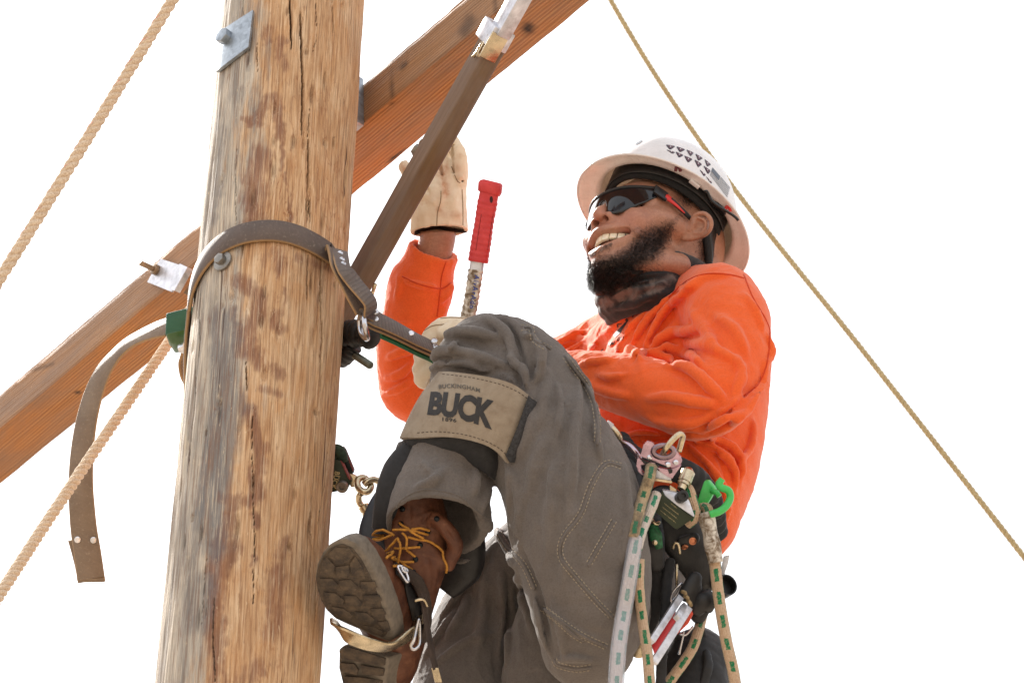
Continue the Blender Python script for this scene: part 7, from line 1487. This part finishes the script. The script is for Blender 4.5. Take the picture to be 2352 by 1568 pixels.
# ---- folding saw with red inlay
fs = thing('folding_tool', d3(700, 1280, 4.37), 'aluminium folding tool with red handle panels hanging head down in its loop', 'tool')
ax_ = nrm(q3(330, 1300, 4.33) - q3(660, 720, 4.40)); wd_ = nrm(q3(700, 780, 4.40) - q3(590, 660, 4.40))
for (x0, y0), (x1, y1), w in [((600, 650), (290, 1120), .0050), ((690, 760), (315, 1350), .0058), ((640, 740), (560, 870), .004)]:
    P0, P1 = q3(x0, y0, 4.385), q3(x1, y1, 4.325); obj('rail', *bar(P0, P1, wd_, w * 2, .009, .0015), MAT_ALU, fs, 40)
zplate([(545, 795), (578, 915), (335, 1285), (290, 1165)], zQ, lambda x, y: 4.385 - (y - 700) * .0001, (.001, .001, .010), plain('red_panel', S(206, 62, 66), .4, 0, .08, 60, .1), 'red_panel', fs, .0015)
zplate([(720, 790), (740, 830), (690, 930), (560, 1055), (545, 1040), (600, 960)], zQ, 4.385, (.001, .001, .014), plain('orange_panel', S(208, 72, 48), .4, 0, .08, 60, .1), 'red_panel', fs, .002)
V, Q = flatsolid([(zQ, [(760, 450, 4.40, 17), (700, 540, 4.395, 18), (650, 620, 4.39, 15)], .004, .7), (zQ, [(800, 560, 4.40, 10), (720, 690, 4.395, 10)], .01, .7)], rip=.0012); obj('wrapped_grip', V, Q, MAT_LEATHERBK, fs)
for y_ in (590, 640, 690): obj('grip_tie', *tube(spline(np.array([q3(620 + (y_ - 590) * .55, y_, 4.372), q3(650 + (y_ - 590) * .5, y_ + 10, 4.366), q3(660 + (y_ - 590) * .55, y_ + 50, 4.372)]), 10), .0028, 8), plain('knotted_cord', S(150, 128, 92), .8, 0, .3, 200, .5), fs)
hs_ = spline(np.array([q3(740, 760, 4.41), q3(830, 700, 4.405), q3(900, 690, 4.41)]), 14); obj('sheath', *tube(hs_, [.016] * 7 + list(np.linspace(.017, .018, 7)), 20), MAT_LEATHERBK, fs)
# small tube and plate at the back of the belt
bt_ = thing('holster_tube', q3(1110, 520, 4.46), 'short open grey tube sticking out behind the long rope', 'holster')
a, b = q3(1040, 560, 4.46), q3(1125, 500, 4.44); obj('tube', *lathe(a, b - a, [(0, .016), (.018, .0165), (.0185, .0165), (.0185, .0145), (.004, .014)], 24), MAT_BLACKPL, bt_, 40)
zplate([(1060, 220), (1125, 205), (1110, 290), (1075, 390), (1085, 520), (1060, 530), (1020, 430)], zQ, 4.47, (.001, .001, .004), MAT_ALU, 'blade_plate', bt_, .0008)
# black bag under the belt
bag = thing('tool_bag', q3(700, 1450, 4.48), 'black canvas tool bag hanging below the belt at the bottom edge', 'bag')
V, Q = flatsolid([(zQ, [(880, 1150, 4.52, 30), (800, 1250, 4.50, 62), (760, 1450, 4.48, 84), (740, 1700, 4.46, 90)], .02, .8), (zQ, [(1000, 1170, 4.53, 16), (1040, 1300, 4.52, 20), (1080, 1560, 4.50, 22), (1080, 1750, 4.50, 22)], .02, .8), (zQ, [(500, 1230, 4.50, 20), (620, 1130, 4.50, 12), (760, 1120, 4.50, 12), (900, 1180, 4.51, 14)], .012, .8)], rip=.002); bb_ = obj('body', V, Q, MAT_BLACK, bag)
V, Q = flatsolid([(zQ, [(840, 880, 4.47, 8), (840, 1000, 4.47, 8), (850, 1120, 4.48, 10)], .004, .5), (zQ, [(580, 1050, 4.47, 10), (570, 1130, 4.48, 10)], .004, .5)], rip=0); tag(obj('handle', V, Q, MAT_BLACK, bag), kind='stuff')
V, Q = flatsolid([(zQ, [(880, 1250, 4.44, 10), (900, 1380, 4.43, 12), (850, 1600, 4.42, 12)], .006, .5)], rip=.001); obj('webbing', V, Q, MAT_BLACKRUB, bb_)
for pts in [[(640, 1010), (625, 1090), (600, 1200), (590, 1260)], [(600, 1040), (660, 1050), (740, 960)]]: obj('key_chain', *tube(spline(np.array([q3(x, y, 4.40) for x, y in pts]), 20), .0018, 6), MAT_CHROME, belt)
lm = thing('hammer_head', q3(150, 1220, 4.36), 'round bright metal end peeking out below the seat beside the rope', 'tool'); obj('head', *lathe(q3(175, 1190, 4.37), nrm(q3(100, 1250, 4.34) - q3(175, 1190, 4.37)), [(0, .012), (.012, .0125), (.013, .009), (.02, .009), (.0205, .006)], 20), MAT_BRASSY, lm, 40); obj('red_collar', *lathe(q3(210, 1150, 4.38), nrm(q3(100, 1250, 4.34) - q3(175, 1190, 4.37)), [(0, .010), (.012, .0105)], 18), MAT_REDPL, lm, 40)
# ================================================================== chest print on the shirt
for tx, c, ex, ey in [('DU', (470, 1090), (52, -14), (12, 36)), ('MAI', (312, 1172), (58, -16), (12, 34)), ('EL', (165, 1275), (34, -20), (12, 24))]:
    V2, F2 = text_polys(tx, 1., .03, 0, 1.); V2 = V2 - V2.mean(0); V2 = V2 / np.abs(V2).max(0); V, F_ = lay(SK_SHIRT, V2, F2, (lambda c, ex, ey: lambda x, y: zR(c[0] + ex[0] * x + ey[0] * y, c[1] + ex[1] * x - ey[1] * y))(c, ex, ey), .0008)
    if len(F_): tag(obj('chest_lettering', V, F_, MAT_PRINT, shirt), kind='stuff')
for pl in [[(405, 855), (425, 838), (490, 842), (488, 856), (430, 858), (440, 900), (420, 915)], [(350, 1030), (375, 1005), (540, 830), (580, 780), (600, 790), (470, 990), (420, 1040), (380, 1075)], [(650, 740), (690, 690), (700, 705), (670, 745)], [(540, 790), (565, 750), (590, 770), (560, 800)], [(805, 605), (845, 575), (885, 592)]]:
    V2, F2 = poly_fill([zR(*q) for q in pl], 3); V, F_ = lay(SK_SHIRT, V2, F2, lambda x, y: (x, y), .0008)
    if len(F_): obj('chest_emblem', V, F_, MAT_PRINT, shirt)
